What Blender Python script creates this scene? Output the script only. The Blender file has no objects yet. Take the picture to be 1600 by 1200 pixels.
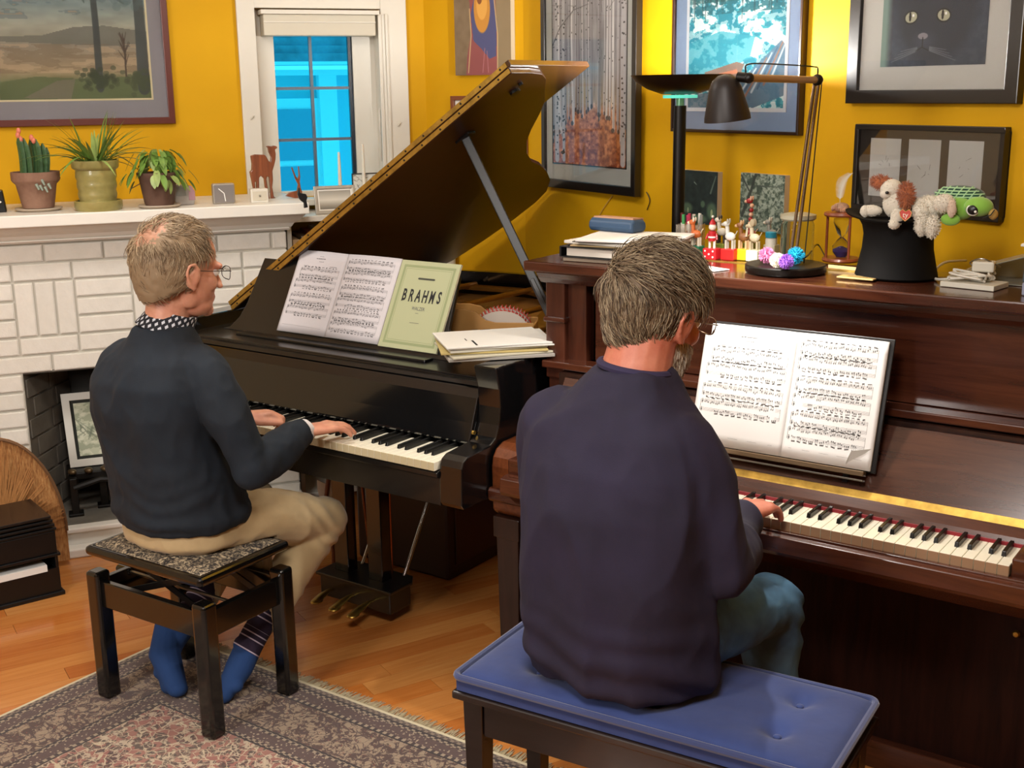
import bpy, bmesh, math, random
import numpy as np
from mathutils import Vector, Matrix, noise
random.seed(7); rng = np.random.default_rng(7)
SC = bpy.context.scene; COL = SC.collection
R = math.radians
# ---------------------------------------------------------------- camera
F = 1888.8; PITCH = R(13.694); ROLL = R(-0.780); AZ = R(125.377); EYE = np.array([0, 0, 1.69])
def cam_axes():
    f = np.array([0, math.cos(PITCH), -math.sin(PITCH)]); x = np.array([1., 0, 0]); u = np.array([0, math.sin(PITCH), math.cos(PITCH)])
    x2 = math.cos(ROLL)*x + math.sin(ROLL)*u; u2 = -math.sin(ROLL)*x + math.cos(ROLL)*u
    t = AZ - math.pi/2
    M = np.array([[math.cos(t), -math.sin(t), 0], [math.sin(t), math.cos(t), 0], [0, 0, 1]])
    return M@x2, M@u2, M@f
CX, CU, CD = cam_axes()
cd = bpy.data.cameras.new('camera'); cam = bpy.data.objects.new('camera', cd); COL.objects.link(cam)
cd.sensor_width = 36; cd.lens = 36*F/1600; cd.clip_start = .05
cam.matrix_world = Matrix(((CX[0], CU[0], -CD[0], 0), (CX[1], CU[1], -CD[1], 0), (CX[2], CU[2], -CD[2], 1.69), (0, 0, 0, 1)))
SC.camera = cam
# ---------------------------------------------------------------- world (blue dusk outside the window)
W_ = bpy.data.worlds.new('dusk'); SC.world = W_; W_.use_nodes = True
W_.node_tree.nodes['Background'].inputs[0].default_value = (.04, .53, .76, 1)
W_.node_tree.nodes['Background'].inputs[1].default_value = 1.75
SC.view_settings.view_transform = 'Standard'; SC.view_settings.look = 'None'
SC.view_settings.exposure = 0.16; SC.view_settings.gamma = 1; SC.view_settings.use_curve_mapping = False
def light(kind, name, loc, energy, color, size=.3, target=None, spot=None, size_y=None):
    l = bpy.data.lights.new(name, kind); l.energy = energy; l.color = color
    if kind == 'AREA':
        l.size = size
        if size_y: l.shape = 'RECTANGLE'; l.size_y = size_y
    else: l.shadow_soft_size = size
    if spot: l.spot_size = R(spot); l.spot_blend = .45
    o = bpy.data.objects.new(name, l); COL.objects.link(o); o.location = loc
    if target is not None: o.rotation_euler = (Vector(target)-Vector(loc)).to_track_quat('-Z', 'Y').to_euler()
    return o
WARM = (1, .96, .915); TORCH_W = 100; DESK_W = 27
light('AREA', 'ceiling_lamp_light', (-.75, .75, 2.5), 44, WARM, .6, (-1.3, 1.4, 0))
light('AREA', 'hearth_lamp_light', (-2.65, 2.0, 2.5), 20, WARM, .5, (-3.2, 2.6, 0))  # unseen fill light, added to brighten the fireplace side
light('AREA', 'dining_lamp_light', (-2.1, -1.1, 2.0), 52, WARM, .8, (-3.9, 2.8, .8))  # added light behind the camera, aimed to lift the brick and low floor
# ---------------------------------------------------------------- back-projection onto known planes of the room
def ray(px, py): return (px-800)/F*CX - (py-600)/F*CU + CD
def hit(px, py, p0, n):
    r = ray(px, py); n = np.array(n, float); return EYE + r*(((np.array(p0, float)-EYE)@n)/(r@n))
def at_z(px, py, z): return hit(px, py, (0, 0, z), (0, 0, 1))
def at_y(px, py, y): return hit(px, py, (0, y, 0), (0, 1, 0))
def at_x(px, py, x): return hit(px, py, (x, 0, 0), (1, 0, 0))
# ---------------------------------------------------------------- materials
def srgb(h):
    if isinstance(h, str):
        h = h.lstrip('#'); c = [int(h[i:i+2], 16)/255 for i in (0, 2, 4)]
    else: c = h
    return tuple(v/12.92 if v <= .04045 else ((v+.055)/1.055)**2.4 for v in c)
MATS = {}
class NT:
    """tiny node-graph helper"""
    def __init__(s, m): s.t = m.node_tree; s.b = s.t.nodes['Principled BSDF']; s.tc = None
    def n(s, typ, **kw):
        nd = s.t.nodes.new(typ)
        for k, v in kw.items(): setattr(nd, k, v)
        return nd
    def l(s, a, b): s.t.links.new(a, b)
    def coord(s, kind='Object'):
        if s.tc is None: s.tc = s.n('ShaderNodeTexCoord')
        return s.tc.outputs[kind]
    def mapping(s, vec, scale=(1, 1, 1), rot=(0, 0, 0), loc=(0, 0, 0)):
        m = s.n('ShaderNodeMapping'); s.l(vec, m.inputs[0]); m.inputs['Scale'].default_value = scale
        m.inputs['Rotation'].default_value = rot; m.inputs['Location'].default_value = loc; return m.outputs[0]
    def noise(s, vec, scale=5, detail=3, rough=.5, dist=0, out='Fac'):
        m = s.n('ShaderNodeTexNoise'); s.l(vec, m.inputs['Vector']); m.inputs['Scale'].default_value = scale
        m.inputs['Detail'].default_value = detail; m.inputs['Roughness'].default_value = rough; m.inputs['Distortion'].default_value = dist
        return m.outputs[out]
    def vor(s, vec, scale=5, feature='F1', rnd=1, out='Distance'):
        m = s.n('ShaderNodeTexVoronoi', feature=feature); s.l(vec, m.inputs['Vector']); m.inputs['Scale'].default_value = scale
        m.inputs['Randomness'].default_value = rnd; return m.outputs[out]
    def ramp(s, fac, stops, interp='LINEAR'):
        m = s.n('ShaderNodeValToRGB'); s.l(fac, m.inputs[0]); cr = m.color_ramp; cr.interpolation = interp
        while len(cr.elements) < len(stops): cr.elements.new(.5)
        for e, (p, c) in zip(cr.elements, stops):
            e.position = p; e.color = (*srgb(c), 1) if isinstance(c, str) else (*c, 1)
        return m.outputs[0]
    def mix(s, fac, a, b, typ='MIX'):
        m = s.n('ShaderNodeMix', data_type='RGBA', blend_type=typ)
        for v, i in ((fac, 0), (a, 6), (b, 7)):
            if isinstance(v, (int, float)): m.inputs[i].default_value = v
            elif isinstance(v, str): m.inputs[i].default_value = (*srgb(v), 1)
            elif isinstance(v, tuple): m.inputs[i].default_value = (*v, 1)
            else: s.l(v, m.inputs[i])
        return m.outputs[2]
    def math(s, op, a, b=0.0, c=None):
        m = s.n('ShaderNodeMath', operation=op)
        for v, i in ((a, 0), (b, 1), (c, 2)):
            if v is None: continue
            if isinstance(v, (int, float)): m.inputs[i].default_value = v
            else: s.l(v, m.inputs[i])
        return m.outputs[0]
    def sep(s, vec):
        m = s.n('ShaderNodeSeparateXYZ'); s.l(vec, m.inputs[0]); return m.outputs
    def bump(s, h, strength=.2, dist=.002):
        m = s.n('ShaderNodeBump'); s.l(h, m.inputs['Height']); m.inputs['Strength'].default_value = strength
        m.inputs['Distance'].default_value = dist; s.l(m.outputs[0], s.b.inputs['Normal']); return m
def mat(name, col, rough=.5, metal=0, var=0, vscale=8, bump=0, bscale=60, bdist=.002, emit=0, trans=0, coat=0, sheen=0, ior=None, alpha=1, spec=None, sss=0, fn=None):
    if name in MATS: return MATS[name]
    m = bpy.data.materials.new(name); m.use_nodes = True; MATS[name] = m
    g = NT(m); b = g.b; c = srgb(col) if isinstance(col, str) else col
    b.inputs['Base Color'].default_value = (*c, 1); b.inputs['Roughness'].default_value = rough; b.inputs['Metallic'].default_value = metal
    if trans: b.inputs['Transmission Weight'].default_value = trans
    if coat: b.inputs['Coat Weight'].default_value = coat; b.inputs['Coat Roughness'].default_value = .08
    if sheen: b.inputs['Sheen Weight'].default_value = sheen; b.inputs['Sheen Roughness'].default_value = .5
    if ior: b.inputs['IOR'].default_value = ior
    if alpha < 1: b.inputs['Alpha'].default_value = alpha
    if spec is not None: b.inputs['Specular IOR Level'].default_value = spec
    if sss: b.inputs['Subsurface Weight'].default_value = sss; b.inputs['Subsurface Radius'].default_value = (.012, .005, .003); b.inputs['Subsurface Scale'].default_value = .5
    if emit: b.inputs['Emission Color'].default_value = (*c, 1); b.inputs['Emission Strength'].default_value = emit
    if var:
        nz = g.noise(g.coord(), vscale, 4, .6)
        lo = tuple(v*(1-var) for v in c); hi = tuple(min(1, v*(1+var)) for v in c)
        g.l(g.ramp(nz, [(.3, lo), (.7, hi)]), b.inputs['Base Color'])
    if bump: g.bump(g.noise(g.coord(), bscale, 4, .6), bump, bdist)
    if fn: fn(g)
    return m
def vcol_mat(name, rough=.6, coat=0, spec=None):
    if name in MATS: return MATS[name]
    m = mat(name, '#ffffff', rough, coat=coat, spec=spec); g = NT(m)
    a = g.n('ShaderNodeAttribute', attribute_name='Col'); g.l(a.outputs['Color'], g.b.inputs['Base Color']); return m
# ---------------------------------------------------------------- objects
WM = {}
def tag(o, label=None, cat=None, group=None, kind=None):
    if label: o['label'] = label
    if cat: o['category'] = cat
    if group: o['group'] = group
    if kind: o['kind'] = kind
    return o
def thing(name, label, cat, loc=(0, 0, 0), rz=0, group=None):
    o = bpy.data.objects.new(name, None); COL.objects.link(o); o.empty_display_size = .05
    o.location = loc; o.rotation_euler = (0, 0, rz); WM[o.name] = Matrix.Translation(loc) @ Matrix.Rotation(rz, 4, 'Z')
    return tag(o, label, cat, group)
def link_mesh(name, me, mats, parent=None, world=True, smooth=False):
    if not isinstance(mats, (list, tuple)): mats = [mats]
    for m in mats: me.materials.append(m)
    o = bpy.data.objects.new(name, me)
    COL.objects.link(o)
    if parent is not None:
        o.parent = parent; WM[o.name] = WM[parent.name]
        if world: me.transform(WM[parent.name].inverted())
    else:
        vs = np.empty(len(me.vertices)*3, 'f'); me.vertices.foreach_get('co', vs); vs = vs.reshape(-1, 3)
        b = Vector(((vs[:, 0].min()+vs[:, 0].max())/2, (vs[:, 1].min()+vs[:, 1].max())/2, vs[:, 2].min()))
        b = Vector([float(v) for v in b])
        me.transform(Matrix.Translation(-b)); o.location = b; WM[o.name] = Matrix.Translation(b)
    if smooth: me.polygons.foreach_set('use_smooth', [True]*len(me.polygons))
    me.update()
    return o
def add_bevel(o, w=.002, seg=2, ang=40):
    b = o.modifiers.new('bevel', 'BEVEL'); b.width = w; b.segments = seg; b.limit_method = 'ANGLE'; b.angle_limit = R(ang); b.harden_normals = False
    return o
def copy_tree(o, parent=None):
    c = o.copy(); COL.objects.link(c); c.parent = parent
    for ch in list(o.children): copy_tree(ch, c)
    return c
def frame_from(d):
    d = np.array(d, float); d /= np.linalg.norm(d)
    a = np.array([0, 0, 1.]) if abs(d[2]) < .9 else np.array([1., 0, 0])
    u = np.cross(a, d); u /= np.linalg.norm(u); return u, np.cross(d, u), d
class MB:
    def __init__(s): s.v = []; s.f = []; s.mi = []; s.cm = 0; s.c = None
    def add(s, vs, fs):
        n = len(s.v); s.v += [tuple(float(c) for c in v) for v in vs]; s.f += [tuple(i+n for i in f) for f in fs]; s.mi += [s.cm]*len(fs); return s
    def box(s, x0, x1, y0, y1, z0, z1, M=None):
        vs = [(x, y, z) for z in (z0, z1) for y in (y0, y1) for x in (x0, x1)]
        if M is not None: vs = [M @ Vector(v) for v in vs]
        return s.add(vs, [(0, 2, 3, 1), (4, 5, 7, 6), (0, 1, 5, 4), (2, 6, 7, 3), (0, 4, 6, 2), (1, 3, 7, 5)])
    def obox(s, c, ax, ay, az, hx, hy, hz):
        c, ax, ay, az = (np.array(q, float) for q in (c, ax, ay, az))
        vs = [c+ax*hx*i+ay*hy*j+az*hz*k for k in (-1, 1) for j in (-1, 1) for i in (-1, 1)]
        return s.add(vs, [(0, 2, 3, 1), (4, 5, 7, 6), (0, 1, 5, 4), (2, 6, 7, 3), (0, 4, 6, 2), (1, 3, 7, 5)])
    def cyl(s, p0, p1, r0, r1=None, n=16, cap=True):
        r1 = r0 if r1 is None else r1; p0 = np.array(p0, float); p1 = np.array(p1, float); u, v, _ = frame_from(p1-p0)
        vs = []
        for p, r in ((p0, r0), (p1, r1)):
            for i in range(n):
                a = 2*math.pi*i/n; vs.append(p+r*(math.cos(a)*u+math.sin(a)*v))
        fs = [(i, (i+1) % n, n+(i+1) % n, n+i) for i in range(n)]
        if cap: fs += [tuple(range(n-1, -1, -1)), tuple(range(n, 2*n))]
        return s.add(vs, fs)
    def tube(s, pts, r, n=8, cap=True, flat=1.0):
        pts = [np.array(p, float) for p in pts]; m = len(pts)
        rs = r if isinstance(r, (list, tuple, np.ndarray)) else [r]*m
        vs = []; pu = None
        for i, p in enumerate(pts):
            d = pts[min(i+1, m-1)]-pts[max(i-1, 0)]
            u, v, w = frame_from(d)
            if pu is not None:
                u = pu-w*(pu@w); u /= np.linalg.norm(u)+1e-9; v = np.cross(w, u)
            pu = u
            for k in range(n):
                a = 2*math.pi*k/n; vs.append(p+rs[i]*(math.cos(a)*u+math.sin(a)*v*flat))
        fs = [(i*n+k, i*n+(k+1) % n, (i+1)*n+(k+1) % n, (i+1)*n+k) for i in range(m-1) for k in range(n)]
        if cap: fs += [tuple(range(n-1, -1, -1)), tuple(range((m-1)*n, m*n))]
        return s.add(vs, fs)
    def lathe(s, c, prof, n=24, axis=(0, 0, 1), sx=1, sy=1):
        c = np.array(c, float); u, v, w = frame_from(axis)
        if axis == (0, 0, 1): u, v = np.array([1., 0, 0]), np.array([0, 1., 0])
        vs = []
        for r, h in prof:
            for k in range(n):
                a = 2*math.pi*k/n; vs.append(c+w*h+r*(math.cos(a)*u*sx+math.sin(a)*v*sy))
        m = len(prof); fs = [(i*n+k, i*n+(k+1) % n, (i+1)*n+(k+1) % n, (i+1)*n+k) for i in range(m-1) for k in range(n)]
        if prof[0][0] > 1e-6: fs.append(tuple(range(n-1, -1, -1)))
        if prof[-1][0] > 1e-6: fs.append(tuple(range((m-1)*n, m*n)))
        return s.add(vs, fs)
    def ball(s, c, r, nu=16, nv=10, M=None):
        r = (r, r, r) if isinstance(r, (int, float)) else r; vs = []
        for j in range(nv+1):
            t = math.pi*j/nv
            for i in range(nu):
                a = 2*math.pi*i/nu; p = Vector((r[0]*math.sin(t)*math.cos(a), r[1]*math.sin(t)*math.sin(a), r[2]*math.cos(t)))
                if M is not None: p = M @ p
                vs.append((c[0]+p[0], c[1]+p[1], c[2]+p[2]))
        fs = [(j*nu+i, (j+1)*nu+i, (j+1)*nu+(i+1) % nu, j*nu+(i+1) % nu) for j in range(nv) for i in range(nu)]
        return s.add(vs, fs)
    def prism(s, poly, o, ex, ey, en, t):
        """poly in (ex,ey) from origin o, extruded by t along en"""
        o, ex, ey, en = (np.array(q, float) for q in (o, ex, ey, en)); n = len(poly)
        vs = [o+ex*a+ey*b for a, b in poly]+[o+ex*a+ey*b+en*t for a, b in poly]
        fs = [tuple(range(n-1, -1, -1)), tuple(range(n, 2*n))]+[(i, (i+1) % n, n+(i+1) % n, n+i) for i in range(n)]
        return s.add(vs, fs)
    def grid(s, fn, nu, nv):
        vs = [fn(i/nu, j/nv) for j in range(nv+1) for i in range(nu+1)]
        fs = [(j*(nu+1)+i, j*(nu+1)+i+1, (j+1)*(nu+1)+i+1, (j+1)*(nu+1)+i) for j in range(nv) for i in range(nu)]
        return s.add(vs, fs)
    def xf(s, M):
        s.v = [tuple(M @ Vector(v)) for v in s.v]; return s
    def mesh(s, name='m', fixn=True):
        me = bpy.data.meshes.new(name); me.from_pydata(s.v, [], s.f); me.update()
        if any(s.mi): me.polygons.foreach_set('material_index', s.mi)
        if fixn:
            bm = bmesh.new(); bm.from_mesh(me); bmesh.ops.remove_doubles(bm, verts=bm.verts, dist=1e-6)
            bmesh.ops.recalc_face_normals(bm, faces=bm.faces); bm.to_mesh(me); bm.free()
        return me
    def build(s, name, mats, parent=None, world=True, smooth=False, bevel=0, seg=2, fixn=True, label=None, cat=None, group=None, kind=None):
        o = link_mesh(name, s.mesh(name, fixn), mats, parent, world, smooth)
        if smooth:
            try:
                me = o.data; me.set_sharp_from_angle(angle=R(40))
            except Exception: pass
        if bevel: add_bevel(o, bevel, seg)
        return tag(o, label, cat, group, kind)
def struct(o, label=None):
    o['kind'] = 'structure'
    if label: o['label'] = label
    return o
def painted(name, img, quad, parent, rough=.6, coat=0, off=0.0, label=None, bulge=None):
    """img: (h,w,3) sRGB 0..1 array as vertex colours on a fine grid spanning quad=(bl,br,tr,tl)"""
    h, w = img.shape[:2]; bl, br, tr, tl = [np.array(q, float) for q in quad]
    u = np.linspace(0, 1, w+1); v = np.linspace(0, 1, h+1); U_, V_ = np.meshgrid(u, v)
    P = (bl*(1-U_[..., None])*(1-V_[..., None])+br*U_[..., None]*(1-V_[..., None])+tr*U_[..., None]*V_[..., None]+tl*(1-U_[..., None])*V_[..., None])
    nrm = np.cross(br-bl, tl-bl); nrm /= np.linalg.norm(nrm); P = P+nrm*off
    if bulge is not None: P = P+nrm*bulge(U_, V_)[..., None]
    me = bpy.data.meshes.new(name); idx = np.arange((h+1)*(w+1)).reshape(h+1, w+1)
    f = np.stack([idx[:-1, :-1], idx[:-1, 1:], idx[1:, 1:], idx[1:, :-1]], -1).reshape(-1, 4)
    me.vertices.add((h+1)*(w+1)); me.vertices.foreach_set('co', P.reshape(-1).astype('f'))
    me.loops.add(f.size); me.loops.foreach_set('vertex_index', f.reshape(-1).astype('i'))
    me.polygons.add(len(f)); me.polygons.foreach_set('loop_start', np.arange(0, f.size, 4, dtype='i')); me.polygons.foreach_set('loop_total', np.full(len(f), 4, 'i'))
    me.update(calc_edges=True)
    c = np.clip(img[::-1], 0, 1); lin = np.where(c <= .04045, c/12.92, ((c+.055)/1.055)**2.4)
    ca = me.color_attributes.new('Col', 'FLOAT_COLOR', 'CORNER')
    arr = np.ones((len(f), 4, 4), 'f'); arr[..., :3] = lin.reshape(-1, 1, 3); ca.data.foreach_set('color', arr.reshape(-1))
    o = link_mesh(name, me, vcol_mat('printed_%g_%g' % (rough, coat), rough, coat), parent)
    if label: o['label'] = label
    return o
def text_mesh(txt, size=1, extrude=0.0, offset=0.0, shear=0.0):
    c = bpy.data.curves.new('txt', 'FONT'); c.body = txt; c.size = size; c.extrude = extrude; c.offset = offset; c.shear = shear
    c.align_x = 'CENTER'; c.align_y = 'CENTER'; c.resolution_u = 3
    o = bpy.data.objects.new('txt', c); COL.objects.link(o); dg = bpy.context.evaluated_depsgraph_get(); dg.update()
    me = bpy.data.meshes.new_from_object(o.evaluated_get(dg)); bpy.data.objects.remove(o); bpy.data.curves.remove(c)
    return me
def put_text(name, txt, origin, ex, ey, size, m, parent, extrude=0.0, xs=1.0, offset=0.0, shear=0.0, label=None):
    me = text_mesh(txt, size, extrude, offset, shear); ex = Vector(ex).normalized(); ey = Vector(ey).normalized(); n = ex.cross(ey)
    M = Matrix.Translation(Vector(origin)) @ Matrix(((ex.x*xs, ey.x, n.x, 0), (ex.y*xs, ey.y, n.y, 0), (ex.z*xs, ey.z, n.z, 0), (0, 0, 0, 1)))
    me.transform(M); return tag(link_mesh(name, me, m, parent), label)
def bez(p, n=12):
    """catmull-rom through points"""
    p = [np.array(q, float) for q in p]; P = [2*p[0]-p[1]]+p+[2*p[-1]-p[-2]]; out = []
    for i in range(1, len(P)-2):
        for k in range(n):
            t = k/n; a, b, c, d = P[i-1:i+3]
            out.append(.5*((2*b)+(-a+c)*t+(2*a-5*b+4*c-d)*t*t+(-a+3*b-3*c+d)*t**3))
    out.append(p[-1]); return out
# ---------------------------------------------------------------- shared materials
def wood_fn(base, dark, scale=6, axis=0, gloss=.3, bump=.05):
    def fn(g):
        sc = [14, 14, 14]; sc[axis] = 1.2
        v = g.mapping(g.coord(), scale=tuple(sc)); nz = g.noise(v, scale*.5, 6, .65, .6)
        g.l(g.ramp(nz, [(.25, dark), (.6, base), (.85, tuple(min(1, c*1.25) for c in srgb(base)))]), g.b.inputs['Base Color'])
        g.bump(nz, bump, .001)
    return fn
M_black = mat('black_lacquer', '#0b0b0c', .16, coat=.6, var=.2, vscale=3, bump=.03, bscale=25)
M_blackw = mat('worn_black_lacquer', '#121110', .3, coat=.3, var=.35, vscale=6)
M_blackp = mat('black_plastic', '#0d0d0e', .35)
M_mahog = mat('mahogany', '#4a2415', .24, coat=.45, fn=wood_fn('#4d2718', '#2e130b', 6, 0))
M_mahogv = mat('mahogany_vertical', '#4a2415', .28, coat=.4, fn=wood_fn('#4a2517', '#2c120b', 6, 2))
M_lidu = mat('mahogany_underside', '#4a2c12', .3, coat=.35, fn=wood_fn('#4a2a12', '#33190a', 5, 1))
M_brass = mat('brass', '#b8964a', .4, 1, var=.3, vscale=30)
M_bronze = mat('bronze_plate', '#9a6c2c', .38, .6, var=.15, vscale=10)
M_chrome = mat('chrome', '#c9c9c9', .15, 1)
M_copper = mat('copper_rod', '#a7623c', .25, 1)
M_ivory = mat('white_key_tops', '#e9e2cc', .22, coat=.3)
M_ebony = mat('black_key_tops', '#0a0a0a', .3)
M_white = mat('white_paint', '#ebe7dd', .45, var=.04, vscale=3, bump=.05, bscale=40)
M_trim = mat('white_trim_paint', '#d9d4c8', .42, var=.03, vscale=3)
M_paper = mat('white_paper', '#e8e6e0', .75)
M_paper2 = mat('cream_paper', '#ddd2b0', .8)
M_ink = mat('black_ink', '#151515', .7)
M_grey = mat('grey_ink', '#5a5a5a', .7)
M_glass = mat('clear_glass', '#ffffff', .03, trans=1, ior=1.45)
M_steel = mat('brushed_steel', '#8f8a80', .3, 1)
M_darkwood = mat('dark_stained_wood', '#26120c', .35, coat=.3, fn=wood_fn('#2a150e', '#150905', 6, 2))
M_redfelt = mat('red_felt', '#8a1420', .9, sheen=.4)
# ---------------------------------------------------------------- the room
AL = R(56.2); LD = np.array([math.cos(AL), math.sin(AL), 0]); LN = np.array([LD[1], -LD[0], 0])      # fireplace wall: direction, normal into the room
LB = np.array([-4.0, 2.55, 0]); LW = LB-LN*.35                                                     # brick face, wall face
PAg = R(-23.0); PD = np.array([math.cos(PAg), math.sin(PAg), 0]); PN = np.array([math.sin(PAg), -math.cos(PAg), 0]); PN = -PN if PN[1] > 0 else PN
PO = np.array([-.38, 3.08, 0]); YC = 4.13; ZC = 2.55
cLC = LW+LD*((YC-LW[1])/LD[1]); cCP = PO+PD*((YC-PO[1])/PD[1])
def Lp(u, z, off=0.): return LW+LD*u+np.array([0, 0, z])+LN*off
def Bp(u, z, off=0.): return LB+LD*u+np.array([0, 0, z])+LN*off
def Pp(u, z, off=0.): return PO+PD*u+np.array([0, 0, z])+PN*off
def yellow_fn(g):
    nz = g.noise(g.coord(), 2.5, 3, .5); g.l(g.ramp(nz, [(.3, '#cb9804'), (.7, '#d3a006')]), g.b.inputs['Base Color'])
    g.bump(g.noise(g.coord(), 160, 3, .6), .12, .001)
M_yel = mat('yellow_wall_paint', '#dba810', .7, spec=.25, fn=yellow_fn)
M_red = mat('dark_red_wall_paint', '#6b1a1c', .5, bump=.1, bscale=150)
M_ceil = mat('ceiling_paint', '#e9e4d8', .8)
M_floorbase = mat('subfloor', '#5a3417', .7)
def wall(name, a, b, z0, z1, n, m, t=.1, parent=None):
    mb = MB(); a = np.array(a); b = np.array(b); L_ = np.linalg.norm(b-a); d = (b-a)/L_
    mb.prism([(0, z0), (L_, z0), (L_, z1), (0, z1)], a-np.array(n)*t, d, (0, 0, 1), n, t); return struct(mb.build(name, m, parent))
uC = (cLC-LW)@LD; uCP = (cCP-PO)@PD
# wall with the fireplace and the window (opening left free)
WU0, WU1, WZ0, WZ1 = .955, 1.475, 1.262, 2.02
mb = MB(); n3 = LN; far = -1.6
for (u0, u1, z0, z1) in ((far, WU0, 0, ZC), (WU1, uC, 0, ZC), (WU0, WU1, 0, WZ0), (WU0, WU1, WZ1, ZC)):
    mb.prism([(u0, z0), (u1, z0), (u1, z1), (u0, z1)], LW-LN*.12, LD, (0, 0, 1), LN, .12)
wl = struct(mb.build('wall_left', M_yel))
wb = wall('wall_back', cLC, cCP, 0, ZC, (0, -1, 0), M_yel)
pe = PO+PD*2.6
wr = wall('wall_right', cCP, pe, 0, ZC, PN, M_yel)
# the unseen rest of the room closes it
fl = LW+LD*far
pts = [fl, fl+np.array([.3, -4.2, 0]), np.array([2.6, -1.6, 0]), pe]
M_cream = mat('cream_wall_paint', '#cdbb93', .7)
for i in range(3):
    a, b = pts[i], pts[i+1]; d = (b-a)/np.linalg.norm(b-a); n = np.array([-d[1], d[0], 0]); cen = np.array([-1, 1, 0])
    if (cen-a)@n < 0: n = -n
    wall('wall_%s' % ('west', 'south', 'east')[i], a, b, 0, ZC, n, M_cream)
poly = [tuple(p[:2]) for p in (fl, cLC, cCP, pe, pts[2], pts[1])]
mb = MB(); mb.prism(poly, (0, 0, ZC), (1, 0, 0), (0, 1, 0), (0, 0, 1), .1); struct(mb.build('ceiling', M_ceil))
mb = MB(); mb.prism(poly, (0, 0, -.10), (1, 0, 0), (0, 1, 0), (0, 0, 1), .085); floor = struct(mb.build('floor', M_floorbase))
# dark red lower wall with its own thin board
for nm, a, b, n in (('wainscot_back', cLC, cCP, (0, -1, 0)), ('wainscot_right', cCP, PO+PD*1.2, PN)):
    a = np.array(a); b = np.array(b); L_ = np.linalg.norm(b-a); d = (b-a)/L_; mb = MB()
    mb.prism([(0, 0), (L_, 0), (L_, .895), (0, .895)], a, d, (0, 0, 1), n, .012)
    o = mb.build(nm, M_red, wb if nm.endswith('back') else wr, bevel=.002)
    o.name = 'lower_panel'; o['label'] = 'dark red lower wall panel'
# floor boards
def plank_fn(g):
    oi = g.n('ShaderNodeObjectInfo'); v = g.mapping(g.coord(), scale=(1.5, 22, 10)); ad = g.n('ShaderNodeVectorMath', operation='ADD'); g.l(v, ad.inputs[0])
    cb = g.n('ShaderNodeCombineXYZ'); g.l(g.math('MULTIPLY', oi.outputs['Random'], 50), cb.inputs[0]); g.l(cb.outputs[0], ad.inputs[1])
    nz = g.noise(ad.outputs[0], 3, 5, .6, .4)
    c1 = g.ramp(nz, [(.2, '#bd7a3c'), (.5, '#cd8a48'), (.8, '#d69a58')]); c2 = g.ramp(oi.outputs['Random'], [(0, '#dcb088'), (.5, '#ffffff'), (1, '#ecc8a0')])
    g.l(g.mix(.8, c1, c2, 'MULTIPLY'), g.b.inputs['Base Color'])
M_plank = mat('oak_floor_board', '#c08648', .26, coat=.35, fn=plank_fn)
pdir = np.array([.40, .9165, 0]); pnn = np.array([pdir[1], -pdir[0], 0])
PWD = .083; plen = [.9, .6, 1.2, .75]; pm = {}
def plank_mesh(L_):
    if L_ not in pm:
        m_ = MB(); m_.box(0, L_-.0012, .0006, PWD-.0006, -.015, 0); me = m_.mesh('floor_board'); me.materials.append(M_plank)
        bm = bmesh.new(); bm.from_mesh(me); bm.free(); pm[L_] = me
    return pm[L_]
cnt = 0; far_mb = MB()
for r_ in range(-40, 45):
    s = -6+random.random()*.8; k = r_
    while s < 6:
        L_ = plen[random.randrange(4)]; p = pnn*(r_*PWD)+pdir*s+np.array([-2.6, 2.2, 0]); c = p+pdir*L_/2
        s += L_
        if abs(c[0]+1) > 5 or c[1] < -1.6 or c[1] > 4.2: continue
        if (c-LW)@LN < -.6 or (c-PO)@PN < -.5: continue
        vis = False
        for q in (p, c, p+pdir*L_):
            d = q-EYE; z = d@CD
            if z > .5:
                X_, Y_ = 800+F*(d@CX)/z, 600-F*(d@CU)/z
                if -60 < X_ < 1500 and 700 < Y_ < 1260: vis = True
        if vis and cnt < 296:
            o = bpy.data.objects.new('floor_board', plank_mesh(L_)); COL.objects.link(o); o.parent = floor; WM[o.name] = None
            ang = math.atan2(pdir[1], pdir[0]); o.matrix_local = Matrix.Translation(Vector(p)-floor.location) @ Matrix.Rotation(ang, 4, 'Z'); cnt += 1
        else:
            ay = np.array([-pdir[1], pdir[0], 0]); far_mb.obox(c+ay*PWD/2+np.array([0, 0, -.0075]), pdir, ay, (0, 0, 1), L_/2-.0006, PWD/2-.0006, .0075)
far_mb.build('floor_boards', M_plank, floor, kind='stuff')
# ---------------------------------------------------------------- window in the left wall
win = bpy.data.objects.new('window_1', None); COL.objects.link(win); win.location = Lp(1.2, WZ0); WM['window_1'] = Matrix.Translation(win.location); struct(win, 'small white window with dark glazing bars and a roller blind box')
def lbox(u0, u1, z0, z1, o0, o1): return MB().prism([(u0, z0), (u1, z0), (u1, z1), (u0, z1)], LW+LN*o0, LD, (0, 0, 1), LN, o1-o0)
def ladd(mb, u0, u1, z0, z1, o0, o1): return mb.prism([(u0, z0), (u1, z0), (u1, z1), (u0, z1)], LW+LN*o0, LD, (0, 0, 1), LN, o1-o0)
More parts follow.
